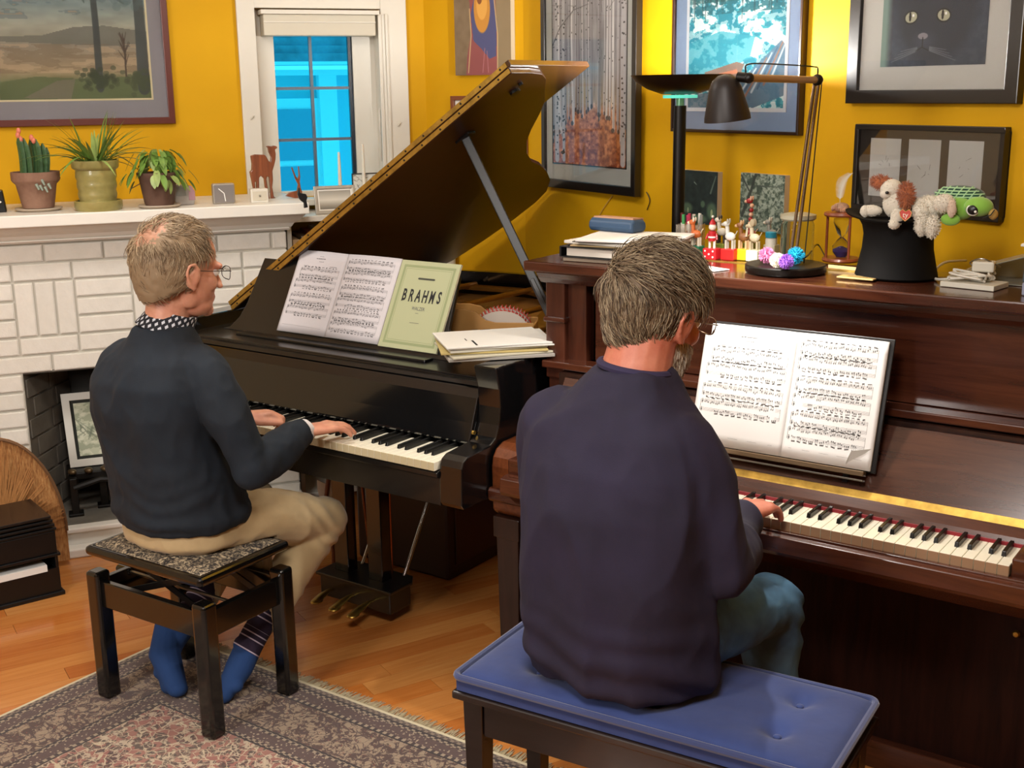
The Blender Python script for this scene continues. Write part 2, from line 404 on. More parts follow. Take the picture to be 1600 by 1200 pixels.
# wide flat white casing: side boards and apron
mb = MB(); ladd(mb, .885, WU0, 1.0, ZC, 0, .022); ladd(mb, WU1, 1.585, 1.0, ZC, 0, .022); ladd(mb, WU0, WU1, WZ1, ZC, 0, .022)
mb.build('casing', M_trim, win, bevel=.003)
mb = MB(); ladd(mb, .86, 1.62, 1.235, WZ0, 0, .10); mb.build('window_sill', M_trim, win, bevel=.004)
mb = MB()
for (u0, u1, z0, z1) in ((WU0, 1.035, WZ0, WZ1), (1.365, WU1, WZ0, WZ1), (1.035, 1.365, WZ0, 1.285), (1.035, 1.365, 1.93, WZ1)): ladd(mb, u0, u1, z0, z1, -.09, -.045)
mb.build('window_frame', M_trim, win, bevel=.003)
mb = MB(); ladd(mb, 1.46, 1.475, WZ0, 2.0, -.045, .03); ladd(mb, 1.49, 1.502, 1.25, 2.0, .02, .032); mb.build('side_channel', M_trim, win, bevel=.002)
M_munt = mat('dark_glazing_bar', '#5f6f80', .4)
for z in (1.706, 1.496):
    ladd(MB(), 1.035, 1.365, z-.006, z+.006, -.078, -.062).build('glazing_bar', M_munt, win)
ladd(MB(), 1.185, 1.197, 1.285, 1.93, -.08, -.060).build('glazing_bar', M_munt, win)
ladd(MB(), 1.349, 1.365, 1.285, 1.93, -.08, -.058).build('dark_edge_bar', mat('dark_window_edge', '#1e2a38', .4), win)
M_wglass = mat('window_glass', '#eafcff', .02, trans=1, ior=1.05, spec=.3)
zs = [1.285, 1.49, 1.70, 1.93]; us = [1.035, 1.19, 1.352]
for i in range(3):
    for j in range(2): ladd(MB(), us[j]+.004, us[j+1]-.004, zs[i]+.004, zs[i+1]-.004, -.072, -.069).build('pane', M_wglass, win)
# roller blind box at the top
mb = MB(); ladd(mb, .985, 1.445, 1.912, 1.995, -.04, .05); bl = mb.build('blind_box', mat('blind_box_paint', '#c9c2b0', .5), win, bevel=.004)
mb = MB(); ladd(mb, .975, 1.46, 1.995, 2.012, -.04, .062); ladd(mb, .985, 1.445, 1.962, 1.968, .05, .054); mb.build('top_rail', M_trim, bl, bevel=.002)
mb = MB(); mb.tube([Lp(1.452, 1.62, .03), Lp(1.452, 1.52, .03), Lp(1.454, 1.40, .03)], .0022, 6); mb.build('crank_rod', M_steel, win)
# small latch marks on the casing
for u, z in ((.93, 1.60), (1.545, 1.56)):
    mb = MB(); mb.tube([Lp(u, z, .022), Lp(u-.008, z-.004, .032), Lp(u-.016, z-.014, .03)], .003, 6); mb.build('hook', M_trim, win)
# ---------------------------------------------------------------- the neighbouring house outside the window (dusk light on it)
nb = thing('neighbour_house', 'blue lit neighbouring house seen through the small window', 'house', tuple(Lp(1.1, 0, -3.2)))
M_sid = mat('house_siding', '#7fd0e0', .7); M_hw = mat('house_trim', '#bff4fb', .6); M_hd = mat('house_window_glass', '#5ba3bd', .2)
def off(u0, u1, z0, z1, o0, o1): return ladd(MB(), u0, u1, z0, z1, o0, o1)
off(-3, 6, 0, 1.80, -3.5, -3.3).build('wall', M_sid, nb)
mb = MB(); ladd(mb, -3, 6, 1.80, 1.835, -3.3, -3.14); ladd(mb, -3, 6, 1.865, 1.885, -3.3, -3.0); mb.build('eaves_board', M_hw, nb)
mb = MB()
for k_ in range(9): ladd(mb, -3, 6, 1.885+k_*.05, 1.937+k_*.05, -3.05-k_*.03-.02, -3.03-k_*.03)
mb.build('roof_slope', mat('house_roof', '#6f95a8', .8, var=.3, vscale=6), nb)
mb = MB(); ladd(mb, 1.2, 1.93, .9, 1.65, -3.3, -3.25); fr = mb.build('window_frame', M_hw, nb)
mb = MB(); ladd(mb, 1.3, 1.86, 1.24, 1.58, -3.25, -3.24); ladd(mb, 1.3, 1.86, .96, 1.20, -3.25, -3.24); mb.build('pane', M_hd, fr)
mb = MB(); ladd(mb, 1.90, 2.02, 0, 1.8, -3.3, -3.2); mb.build('corner_board', M_hw, nb)
# ---------------------------------------------------------------- keyboards
def key_meshes(w, front, rear, zt, tag_):
    m = MB(); m.box(-w/2+.0005, w/2-.0005, 0, rear-front, -.024, 0); me = m.mesh('white_key'); me.materials.append(M_ivory); me.materials.append(mat('shaded_key_front_'+tag_.split('_')[0], '#9c7a5c' if 'upright' in tag_ else '#bfb18e', .4))  # tan wooden fronts, with the shade below the key tops mixed into the colour
    for p_ in me.polygons:
        if p_.normal.y < -.9: p_.material_index = 1
    m = MB(); L_ = rear-front-.048; a = .0052
    m.add([(-a, .048, -.004), (a, .048, -.004), (a, .048+L_, -.004), (-a, .048+L_, -.004), (-a*.8, .0515, .011), (a*.8, .0515, .011), (a*.8, .048+L_, .012), (-a*.8, .048+L_, .012)],
          [(0, 3, 2, 1), (4, 5, 6, 7), (0, 1, 5, 4), (1, 2, 6, 5), (2, 3, 7, 6), (3, 0, 4, 7)])
    mk = m.mesh('black_key'); mk.materials.append(M_ebony); return me, mk
def keyboard(parent, xr, front, rear, zt, nwhite, w, last):
    """keys laid out from the treble end xr towards the left; last = index in CDEFGAB of the top white key"""
    me, mk = key_meshes(w, front, rear, zt, parent.name); li = last
    for i in range(nwhite):
        x = xr-(i+.5)*w
        o = bpy.data.objects.new('white_key', me); COL.objects.link(o); o.parent = parent; o.location = (x, front, zt); add_bevel(o, .0012, 2)
        below = (li-1) % 7
        if li in (1, 2, 4, 5, 6) and i < nwhite-1:
            sh = {1: -.0015, 2: .0015, 4: -.002, 5: 0, 6: .002}[li]
            o = bpy.data.objects.new('black_key', mk); COL.objects.link(o); o.parent = parent; o.location = (x-w/2+sh, front, zt); add_bevel(o, .0012, 2)
        li = below
# ---------------------------------------------------------------- grand piano
gp = thing('grand_piano', 'black grand piano with its lid raised on a prop stick', 'piano')
GXL, GXR, GZ = -3.25, -1.87, .96
out = [(GXR, 2.60), (GXR, 3.05), (-1.89, 3.12), (-1.93, 3.185), (-2.0, 3.24), (-2.09, 3.30), (-2.16, 3.36), (-2.25, 3.47), (-2.315, 3.58), (-2.35, 3.68), (-2.41, 3.79), (-2.48, 3.906), (-2.575, 4.0), (-2.68, 4.03), (-2.8, 4.035), (-2.95, 4.02), (-3.13, 3.98), (-3.20, 3.93), (GXL, 3.84), (GXL, 2.60)]
def inset(poly, d):
    res = []; n = len(poly)
    for i in range(n):
        a = np.array(poly[max(i-1, 0)]); b = np.array(poly[min(i+1, n-1)]); t = b-a; t = t/np.linalg.norm(t); nn = np.array([-t[1], t[0]])
        res.append(tuple(np.array(poly[i])+nn*d))
    return res
inn = inset(out, .035)
mb = MB(); n = len(out)
vs = [(x, y, .62) for x, y in out]+[(x, y, GZ) for x, y in out]+[(x, y, .62) for x, y in inn]+[(x, y, GZ) for x, y in inn]
fs = []
for i in range(n-1): fs += [(i, i+1, n+i+1, n+i), (2*n+i, 3*n+i, 3*n+i+1, 2*n+i+1), (n+i, n+i+1, 3*n+i+1, 3*n+i), (i, 2*n+i, 2*n+i+1, i+1)]
fs += [(0, n, 3*n, 2*n), (n-1, 3*n-1, 4*n-1, 2*n-1)]
mb.add(vs, fs); rim = mb.build('rim', M_black, gp, bevel=.003)
mb = MB(); mb.prism(inset(out, .03), (0, 0, .66), (1, 0, 0), (0, 1, 0), (0, 0, 1), .02); mb.build('bottom_board', M_blackw, gp)
mb = MB(); mb.prism(inset(out, .036), (0, 0, .86), (1, 0, 0), (0, 1, 0), (0, 0, 1), .006); mb.build('soundboard', mat('soundboard_wood', '#b98545', .4), gp)
# iron plate with struts, strings, felt
mb = MB(); pl = [(-3.2, 2.80), (-1.92, 2.80), (-1.92, 3.03), (-1.98, 3.17), (-2.13, 3.27), (-2.28, 3.42), (-2.36, 3.6), (-2.44, 3.76), (-2.56, 3.9), (-2.7, 3.97), (-3.1, 3.93), (-3.2, 3.82)]
pin = inset(pl, .05)
mb.prism([(-3.2, 2.80), (-1.92, 2.80), (-1.92, 2.98), (-3.2, 3.02)], (0, 0, .895), (1, 0, 0), (0, 1, 0), (0, 0, 1), .012)
for i in range(2, len(pl)):
    j = (i+1) % len(pl)
    if j in (0,): continue
    mb.add([(*pl[i], .895), (*pl[j], .895), (*pin[j], .895), (*pin[i], .895), (*pl[i], .912), (*pl[j], .912), (*pin[j], .912), (*pin[i], .912)], [(0, 3, 2, 1), (4, 5, 6, 7), (0, 1, 5, 4), (1, 2, 6, 5), (2, 3, 7, 6), (3, 0, 4, 7)])
for (xa, ya, xb, yb) in ((-2.12, 2.95, -2.2, 3.33), (-2.35, 2.95, -2.43, 3.72), (-2.62, 2.95, -2.7, 3.95), (-2.9, 2.95, -2.98, 3.95)):
    mb.tube([(xa, ya, .915), ((xa+xb)/2, (ya+yb)/2, .93), (xb, yb, .912)], .012, 6)
mb.build('iron_plate', M_bronze, gp, bevel=.003)
mb = MB()
for i in range(70):
    x = -1.95-i*.0175; ye = 3.1+(i/70)**.7*.8
    mb.tube([(x, 2.9, .915), (x-.07*(ye-2.9), ye-.06, .915)], .0008, 3, cap=False)
mb.build('strings', M_steel, gp, kind='stuff')
mb = MB(); mb.box(-3.15, -1.95, 3.0, 3.02, .912, .920); mb.build('felt_strip', M_redfelt, gp)
mb = MB(); mb.box(GXL+.036, GXR-.036, 2.66, 2.80, .80, .905); mb.build('pin_block', M_blackw, gp, bevel=.003)
# cheeks with their scroll
prof = [(2.556, .962), (2.572, .90), (2.574, .848), (2.566, .80), (2.553, .768), (2.527, .754), (2.47, .751), (2.425, .747), (2.405, .737), (2.396, .72), (2.394, .618), (2.404, .605), (3.0, .605), (3.0, .962)]
for nm, x0, x1 in (('cheek', -1.943, -1.868), ('cheek', -3.252, -3.176)):
    MB().prism(prof, (x0, 0, 0), (0, 1, 0), (0, 0, 1), (1, 0, 0), x1-x0).build(nm, M_black, gp, bevel=.004)
mb = MB(); mb.prism([(2.398, .605), (2.398, .682), (2.386, .686), (2.386, .70), (2.40, .704), (2.9, .704), (2.9, .605)], (-3.176, 0, 0), (0, 1, 0), (0, 0, 1), (1, 0, 0), 1.233); mb.build('key_bed', M_blackw, gp, bevel=.002)
keyboard(gp, -1.947, 2.38, 2.535, .73, 52, .02356, 0)
# fallboard, stretcher and shelf
mb = MB(); mb.prism([(2.533, .742), (2.528, .75), (2.548, .80), (2.572, .865), (2.590, .890), (2.63, .895), (2.63, .742)], (-3.176, 0, 0), (0, 1, 0), (0, 0, 1), (1, 0, 0), 1.233); fb = mb.build('fallboard', M_black, gp, bevel=.003)
mb = MB(); mb.prism([(2.592, .893), (2.60, .905), (2.595, .912), (2.66, .915), (2.66, .893)], (-3.176, 0, 0), (0, 1, 0), (0, 0, 1), (1, 0, 0), 1.233); mb.build('stretcher', M_blackw, gp, bevel=.002)
mb = MB(); mb.box(-3.2, -1.943, 2.60, 2.98, .905, .918); mb.build('desk_shelf', M_blackw, gp, bevel=.002)
lg = at_y(487, 617, 2.562); put_text('maker_name', 'Boston', (lg[0], 2.5535, lg[2]), (1, 0, 0), (0, .36, 1), .055, mat('gilt_lettering', '#b9ad86', .35, .6), fb, extrude=.0008, shear=.35)
# desk
dk0 = at_y(355, 512, 2.715); dsl = np.array([0, .14, .262]); dsl = dsl/np.linalg.norm(dsl); DKN = np.array([0, -dsl[2], dsl[1]])
DO = np.array([0, 2.712, .918])
def Dk(x, s, off=0.): return DO+np.array([x, 0, 0])+dsl*s+DKN*off
mb = MB(); pd_ = [(-3.13, 0), (-3.09, .012), (-3.06, .05), (-3.045, .10), (-3.03, .262), (-2.2, .262), (-2.185, .10), (-2.17, .05), (-2.14, .012), (-2.1, 0)]
mb.prism(pd_, DO-DKN*.012, (1, 0, 0), dsl, DKN, .012); mb.build('music_desk', M_blackw, gp, bevel=.002)
mb = MB(); mb.box(-3.0, -2.2, 2.66, 2.70, .918, .926); mb.build('desk_ledge', M_blackw, gp, bevel=.002)
mb = MB(); mb.cyl((-1.942, 2.545, .775), (-1.935, 2.545, .775), .006, n=10); mb.build('knob', M_brass, gp)
# lid
LPH = math.atan2(.745, 1.148); ld_ = np.array([math.cos(LPH), 0, math.sin(LPH)]); ln_ = np.array([-math.sin(LPH), 0, math.cos(LPH)]); LH = np.array([-3.225, 2.82, .975])
lo = [(0.02, 0), (1.45, 0), (1.45, .10), (1.443, .16), (1.42, .21), (1.371, .266), (1.302, .352), (1.229, .413), (1.134, .482), (1.065, .542), (.978, .647), (.909, .761), (.873, .862), (.817, .973), (.745, 1.086), (.65, 1.18), (.56, 1.215), (.42, 1.225), (.25, 1.21), (.09, 1.17), (.02, 1.1)]
def lid_fn(g): g.l(g.ramp(g.noise(g.mapping(g.coord(), scale=(1, 9, 9)), 3, 5, .6), [(.3, '#2a140a'), (.7, '#3a1e0d')]), g.b.inputs['Base Color'])
M_under = mat('lid_underside', '#3d200e', .33, coat=.2, fn=lid_fn)
mb = MB(); mb.prism(lo, LH-ln_*.036, ld_, (0, 1, 0), ln_, .018); lid = mb.build('lid', [M_under], gp, bevel=.0015)
mb = MB(); mb.prism([(.02, 0), (1.46, 0), (1.46, .415), (.02, .415)], LH-ln_*.017, ld_, (0, 1, 0), ln_, .018); mb.build('lid_flap', mat('flap_underside', '#3f2814', .25, coat=.5), gp, bevel=.0015, label='front flap of the lid folded back')
for k, (z0, z1) in enumerate(((-.034, -.020), (-.015, -.001))):
    mb = MB(); mb.prism([(.022, z0), (1.448, z0), (1.448, z1), (.022, z1)], LH-np.array([0, .003, 0]), ld_, ln_, (0, 1, 0), .003); hs = mb.build('brass_hinge', M_brass, lid)
    mb = MB()
    for q in range(17):
        c = LH+ld_*(.06+q*.084+.02*k)+ln_*((z0+z1)/2); mb.cyl(c-np.array([0, .0045, 0]), c-np.array([0, .002, 0]), .0033, n=8)
    mb.build('screws', M_blackp, lid, kind='stuff')
for (u_, v_, r_) in ((1.36, .12, .016), (.97, .88, .007), (1.40, .10, .007)):
    mb = MB(); q = LH+ld_*u_+np.array([0, v_, 0]); mb.cyl(q-ln_*.044, q-ln_*.036, r_, n=12); mb.build('buffer', M_blackp, lid)
ptop = LH+ld_*1.118+np.array([0, .145, 0])-ln_*.04; pbot = np.array([-1.925, 2.985, .945])
mb = MB(); mb.box(-.03, .03, -.018, .018, -.006, .006); mb.xf(Matrix.Translation(Vector(ptop)+Vector(ln_)*.002) @ Matrix.Rotation(-LPH, 4, 'Y')); mb.build('prop_cup', M_blackp, lid, bevel=.002)
def bar(mb, a, b, w, t, n_hint=(0, 1, 0)):
    a = np.array(a, float); b = np.array(b, float); d = b-a; L_ = np.linalg.norm(d); d /= L_; y = np.array(n_hint, float); y -= d*(y@d); y /= np.linalg.norm(y); x = np.cross(y, d)
    return mb.obox((a+b)/2, x, y, d, w/2, t/2, L_/2)
mb = MB(); bar(mb, ptop, pbot, .028, .016, (-.6, .8, 0)); pr = mb.build('lid_prop', mat('prop_black', '#0b0a0a', .35), gp, bevel=.003)
mb = MB(); q = pbot+(ptop-pbot)*.06; q2 = pbot+(ptop-pbot)*.32; o_ = np.array([.008, -.016, 0]); bar(mb, q+o_, q2+o_, .014, .010, (-.6, .8, 0)); mb.build('short_prop', M_blackw, pr, bevel=.002)
# legs, lyre, pedals
def leg(x, y, nm='leg'):
    mb = MB(); L4 = [(.055, 0.66), (.055, .56), (.045, .54), (.032, .12), (.034, .09)]
    for (a, z0), (b, z1) in zip(L4[:-1], L4[1:]):
        mb.add([(x-a, y-a, z0), (x+a, y-a, z0), (x+a, y+a, z0), (x-a, y+a, z0), (x-b, y-b, z1), (x+b, y-b, z1), (x+b, y+b, z1), (x-b, y+b, z1)], [(0, 1, 5, 4), (1, 2, 6, 5), (2, 3, 7, 6), (3, 0, 4, 7)]+([(0, 3, 2, 1)] if z0 == .66 else [])+([(4, 5, 6, 7)] if z1 == .09 else []))
    lg_ = mb.build(nm, M_black, gp, bevel=.002)
    mb = MB(); mb.cyl((x-.012, y, .026), (x+.012, y, .026), .026, n=16); mb.box(x-.02, x+.02, y-.012, y+.012, .04, .092); mb.build('caster', M_brass, lg_, bevel=.001)
leg(-1.955, 3.05); leg(-3.12, 2.78); leg(-2.75, 3.80)
ly = []
mb = MB(); mb.prism([(0, 0), (.31, 0), (.31, .10), (.285, .13), (.025, .13), (0, .10)], (-2.73, 2.715, .045), (1, 0, 0), (0, 1, 0), (0, 0, 1), .075); lb = mb.build('lyre_box', M_blackw, gp, bevel=.005)
MB().prism([(0, 0), (.33, 0), (.33, .11), (.30, .15), (.03, .15), (0, .11)], (-2.74, 2.705, .118), (1, 0, 0), (0, 1, 0), (0, 0, 1), .012).build('lyre_box_top', M_blackw, gp, bevel=.003)
for x in (-2.665, -2.515): MB().box(x-.031, x+.031, 2.755, 2.80, .128, .62).build('lyre_post', M_black, gp, bevel=.003)
MB().box(-2.72, -2.44, 2.74, 2.83, .585, .622).build('lyre_head', M_black, gp, bevel=.003)
for x, y in ((-2.675, 2.635), (-2.585, 2.625), (-2.500, 2.62)):
    mb = MB(); mb.tube([(x, 2.73, .075), (x, 2.70, .078), (x, 2.665, .072), (x, y, .062)], [.008, .009, .016, .017], 12, flat=.45); mb.ball((x, y+.005, .061), (.019, .024, .0075), 14, 8); mb.build('pedal', M_brass, gp, smooth=True)
for a, b, m_ in (((-2.60, 2.83, .13), (-2.62, 2.80, .63), M_copper), ((-2.51, 2.83, .13), (-2.48, 2.80, .63), M_copper)):
    MB().cyl(a, b, .0045, n=10).build('pedal_rod', m_, gp, smooth=True)
for x in (-2.655, -2.47):
    b_ = np.array([x, 2.83, .10]); t_ = np.array([x+.03, 3.13, .66]); MB().cyl(b_, t_, .0065, n=10).build('brace_rod', M_chrome, gp, smooth=True)
# ---------------------------------------------------------------- upright piano
up = thing('upright_piano', 'dark mahogany upright piano crowded with ornaments along its top', 'piano')
UL, UR, UB, UF = -1.845, -.36, 3.05, 2.78
mb = MB(); mb.box(UL, UL+.045, UF, UB, 0.0, 1.205); mb.build('side_panel', M_mahogv, up, bevel=.003)
MB().box(UR-.045, UR, UF, UB, 0.0, 1.205).build('side_panel', M_mahogv, up, bevel=.003)
MB().box(UL+.045, UR-.045, UB-.03, UB, 0.0, 1.205).build('back_panel', M_darkwood, up)
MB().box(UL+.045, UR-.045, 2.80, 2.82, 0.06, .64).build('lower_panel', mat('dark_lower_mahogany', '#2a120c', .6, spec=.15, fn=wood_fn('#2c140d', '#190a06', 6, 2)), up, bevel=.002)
MB().box(UL, UR, 2.77, 2.80, 0.0, .075).build('bottom_rail', M_mahog, up, bevel=.003)
for x0, x1 in ((UL+.045, UL+.12), (UR-.12, UR-.045)):
    pz = MB().box(x0, x1, 2.785, 2.83, .95, 1.19).build('pilaster', M_mahogv, up, bevel=.003)
for x in (UL, UR-.062):
    st = MB().box(x, x+.062, 2.765, 2.79, .9, 1.19).build('corner_stile', M_mahogv, up, bevel=.004)
    MB().box(x-.004, x+.066, 2.757, 2.79, 1.06, 1.075).build('stile_moulding', M_mahog, st, bevel=.004)
MB().box(UL+.14, UR-.14, 2.80, 2.82, .955, 1.19).build('upper_panel', M_mahog, up, bevel=.003)
MB().prism([(2.76, 1.17), (2.745, 1.185), (2.735, 1.20), (2.735, 1.208), (UB, 1.208), (UB, 1.17)], (UL-.012, 0, 0), (0, 1, 0), (0, 0, 1), (1, 0, 0), UR-UL+.024).build('top_moulding', M_mahog, up, bevel=.002)
tl = MB().box(UL-.03, UR+.03, 2.70, 2.95, 1.208, 1.235).build('lid', M_mahog, up, bevel=.004)
MB().box(UL-.03, UR+.03, 2.953, 3.06, 1.208, 1.235).build('rear_lid', M_mahog, up, bevel=.003)
MB().box(UL+.1, UR-.1, 2.945, 2.958, 1.2345, 1.2375).build('piano_hinge', M_brass, tl)
# keybed, arms, legs
MB().prism([(2.455, .705), (2.438, .70), (2.436, .665), (2.442, .655), (2.47, .645), (2.52, .60), (2.79, .60), (2.79, .705)], (UL+.07, 0, 0), (0, 1, 0), (0, 0, 1), (1, 0, 0), UR-UL-.14).build('key_bed', M_mahog, up, bevel=.002)
MB().box(UL+.09, UR-.09, 2.452, 2.465, .70, .709).build('key_slip_edge', M_mahog, up, bevel=.002)
aprof = [(2.535, .56), (2.52, .575), (2.518, .70), (2.524, .725), (2.54, .745), (2.57, .757), (2.80, .762), (2.80, .56)]
for x0 in (UL-.017, UR-.075):
    a_ = MB().prism(aprof, (x0, 0, 0), (0, 1, 0), (0, 0, 1), (1, 0, 0), .105).build('arm', mat('arm_wood', '#5d3018', .25, coat=.4, fn=wood_fn('#643419', '#45200f', 6, 1)), up, bevel=.008, seg=3)
    MB().prism([(2.512, .602), (2.506, .61), (2.506, .632), (2.512, .64), (2.80, .64), (2.80, .602)], (x0-.004, 0, 0), (0, 1, 0), (0, 0, 1), (1, 0, 0), .113).build('arm_moulding', M_mahog, a_, bevel=.003)
    l_ = MB(); xc = x0+.05
    for (w0, z0, w1, z1) in ((.042, .56, .042, .50), (.036, .50, .030, .10), (.038, .10, .038, 0.0)):
        l_.add([(xc-w0, 2.555-w0, z0), (xc+w0, 2.555-w0, z0), (xc+w0, 2.555+w0, z0), (xc-w0, 2.555+w0, z0), (xc-w1, 2.555-w1, z1), (xc+w1, 2.555-w1, z1), (xc+w1, 2.555+w1, z1), (xc-w1, 2.555+w1, z1)], [(0, 1, 2, 3), (4, 7, 6, 5), (0, 4, 5, 1), (1, 5, 6, 2), (2, 6, 7, 3), (3, 7, 4, 0)])
    l_.build('front_leg', M_darkwood, up, bevel=.002)
    MB().box(x0, x0+.10, 2.50, 2.78, 0.0, .05).build('toe_block', M_darkwood, up, bevel=.003)
for x0, x1 in ((-1.775, -.512-50*.0236-.002), (-.510, UR-.072)): MB().box(x0, x1, 2.475, 2.62, .70, .745).build('key_block', M_mahog, up, bevel=.004)
keyboard(up, -.512, 2.467, 2.595, .73, 50, .0236, 5)
MB().box(-1.69, -.512, 2.583, 2.59, .728, .738).build('red_felt', M_redfelt, up)
MB().prism([(2.586, .737), (2.592, .748), (2.612, .768), (2.618, .771), (2.66, .771), (2.66, .737)], (-1.775, 0, 0), (0, 1, 0), (0, 0, 1), (1, 0, 0), 1.345).build('nameboard', M_mahog, up, bevel=.0015)
mb = MB(); mb.prism([(2.603, .7565), (2.606, .7545), (2.624, .7785), (2.621, .781)], (-1.74, 0, 0), (0, 1, 0), (0, 0, 1), (1, 0, 0), 1.28); hg = mb.build('brass_hinge', M_brass, up)
mb = MB(); mb.prism([(2.622, .774), (2.630, .769), (2.722, .915), (2.715, .921)], (-1.75, 0, 0), (0, 1, 0), (0, 0, 1), (1, 0, 0), 1.30); mb.build('folded_fallboard', mat('fallboard_gloss', '#47281b', .2, coat=.7, fn=wood_fn('#4a2a1c', '#2e150d', 6, 0)), up, bevel=.002)
MB().box(UL+.005, UR-.005, 2.735, 2.80, .935, .955).build('music_shelf', M_mahog, up, bevel=.003)
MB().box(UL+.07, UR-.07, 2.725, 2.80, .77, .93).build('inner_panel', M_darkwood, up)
kn = at_y(1590, 987, 2.80); mb = MB(); mb.lathe((kn[0], 2.80, kn[2]), [(.004, 0), (.004, .008), (.008, .011), (.009, .015), (.006, .02), (0, .021)], 16, axis=(0, -1, 0)); mb.build('knob', M_brass, up, smooth=True)
# ---------------------------------------------------------------- painted brick fireplace
fp = bpy.data.objects.new('fireplace', None); COL.objects.link(fp); fp.location = Bp(.3, 0); WM['fireplace'] = Matrix.Translation(fp.location)
tag(fp, 'white painted brick fireplace with mantel shelf and dark firebox', 'fireplace')
def brick_fn(g):
    oi = g.n('ShaderNodeObjectInfo'); nz = g.noise(g.coord(), 22, 4, .6)
    g.l(g.mix(.5, g.ramp(nz, [(.3, '#dedacf'), (.7, '#ece9e0')]), g.ramp(oi.outputs['Random'], [(0, '#dcd8cd'), (1, '#ece8de')])), g.b.inputs['Base Color'])
    g.bump(g.noise(g.coord(), 45, 5, .7), .45, .003)
M_brick = mat('white_painted_brick', '#d8d3c5', .5, fn=brick_fn)
M_mort = mat('painted_mortar', '#c6c1b5', .7, bump=.3, bscale=80)
M_soot = mat('grey_firebrick', '#5d574e', .85, var=.25, vscale=9, bump=.4, bscale=50)
M_sootd = mat('dark_firebox_back', '#34312d', .85, var=.2, vscale=9, bump=.3, bscale=50)
def badd(mb, u0, u1, z0, z1, o0, o1): return mb.prism([(u0, z0), (u1, z0), (u1, z1), (u0, z1)], LB+LN*o0, LD, (0, 0, 1), LN, o1-o0)
U0, U1, FBL, FBR, FBT = -1.15, .975, -.036, .62, .682
mb = MB(); badd(mb, U0, FBL, 0, 1.17, -.34, -.008); badd(mb, FBR, U1-.006, 0, 1.17, -.34, -.008); badd(mb, FBL, FBR, FBT+.004, 1.17, -.34, -.008); mb.build('mortar_core', M_mort, fp)
bm_cache = {}
def brick(u0, z0, w, h, m=M_brick, off_=0.):
    j = .0045; key = (round(w, 3), round(h, 3), m.name)
    if key not in bm_cache:
        b = MB(); b.prism([(j, j), (w-j, j), (w-j, h-j), (j, h-j)], -LN*.03, LD, (0, 0, 1), LN, .03+.004)
        me = b.mesh('brick'); me.materials.append(m)
        bm = bmesh.new(); bm.from_mesh(me); fr_ = [e for e in bm.edges if all(((Vector(v.co)).dot(Vector(LN))) > 0 for v in e.verts)]
        bmesh.ops.bevel(bm, geom=fr_, offset=.004, segments=2, affect='EDGES'); bm.to_mesh(me); bm.free(); bm_cache[key] = me
    o = bpy.data.objects.new('brick', bm_cache[key]); COL.objects.link(o); o.parent = fp
    p = Bp(u0, z0, random.uniform(-.0015, .0015)+off_); o.location = Vector(p)-fp.location; o.rotation_euler = (random.uniform(-.006, .006), 0, random.uniform(-.006, .006)); return o
c_ = .0685; z = 1.164
def row(zt, off0, u0, u1, ln=.208):
    u = off0
    while u > u0: u -= ln
    while u < u1-.002:
        a, b = max(u, u0), min(u+ln, u1)
        if b-a > .02: brick(a, zt-c_, b-a, c_)
        u += ln
row(z, .081, U0, U1); row(z-c_, -.036, U0, U1)
u = -.036-.208*5-.2; k = 0
# basket weave band: three upright bricks, then three lying ones
u = -.036; 
def band(u, up_first, u_end, step):
    while (u < u_end-.01 if step > 0 else u > u_end+.01):
        w = .212 if up_first else .204
        a = u if step > 0 else u-w
        b = min(a+w, U1); a = max(a, U0)
        if up_first:
            for q in range(3):
                if a+q*.0707+.07 <= b+.01: brick(a+q*.0707, z-5*c_, .0707, 3*c_)
        else:
            for q in range(3): brick(a, z-(3+q)*c_, b-a, c_)
        u += step*w; up_first = not up_first
band(-.036, True, .81, 1); band(-.036, False, U0+.1, -1)
for q in range(3): brick(.797, z-(3+q)*c_, U1-.797, c_)
row(z-5*c_, -.035, U0, U1); row(z-6*c_, .072, U0, U1)
zz = z-7*c_
while zz > .0: row(zz, -.036-(0 if int(round((z-zz)/c_)) % 2 else .104), U0, FBL); row(zz, FBR, FBR, U1); zz -= c_
# firebox lining
mb = MB(); badd(mb, FBL-.02, FBR+.02, .09, FBT+.02, -.345, -.325); mb.build('firebox_back', M_sootd, fp)
mb = MB(); mb.add([Bp(FBL, .09, -.008), Bp(FBL+.16, .09, -.33), Bp(FBL+.16, FBT, -.33), Bp(FBL, FBT, -.008)], [(0, 1, 2, 3)]); mb.build('firebox_cheek', M_soot, fp)
mb = MB(); mb.add([Bp(FBR, .09, -.008), Bp(FBR-.16, .09, -.33), Bp(FBR-.16, FBT, -.33), Bp(FBR, FBT, -.008)], [(0, 1, 2, 3)]); mb.build('firebox_cheek', M_soot, fp)
badd(MB(), FBL, FBR, FBT, FBT+.01, -.34, -.008).build('firebox_top', M_soot, fp)
for (a, b, z0) in ((-.01, .10, .60), (.105, .22, .60), (.005, .055, .525), (.06, .11, .525), (.02, .10, .45), (.0, .06, .38), (.065, .13, .38)):
    t0, t1 = .43*max(a+.036, 0)/.16*.35, 0
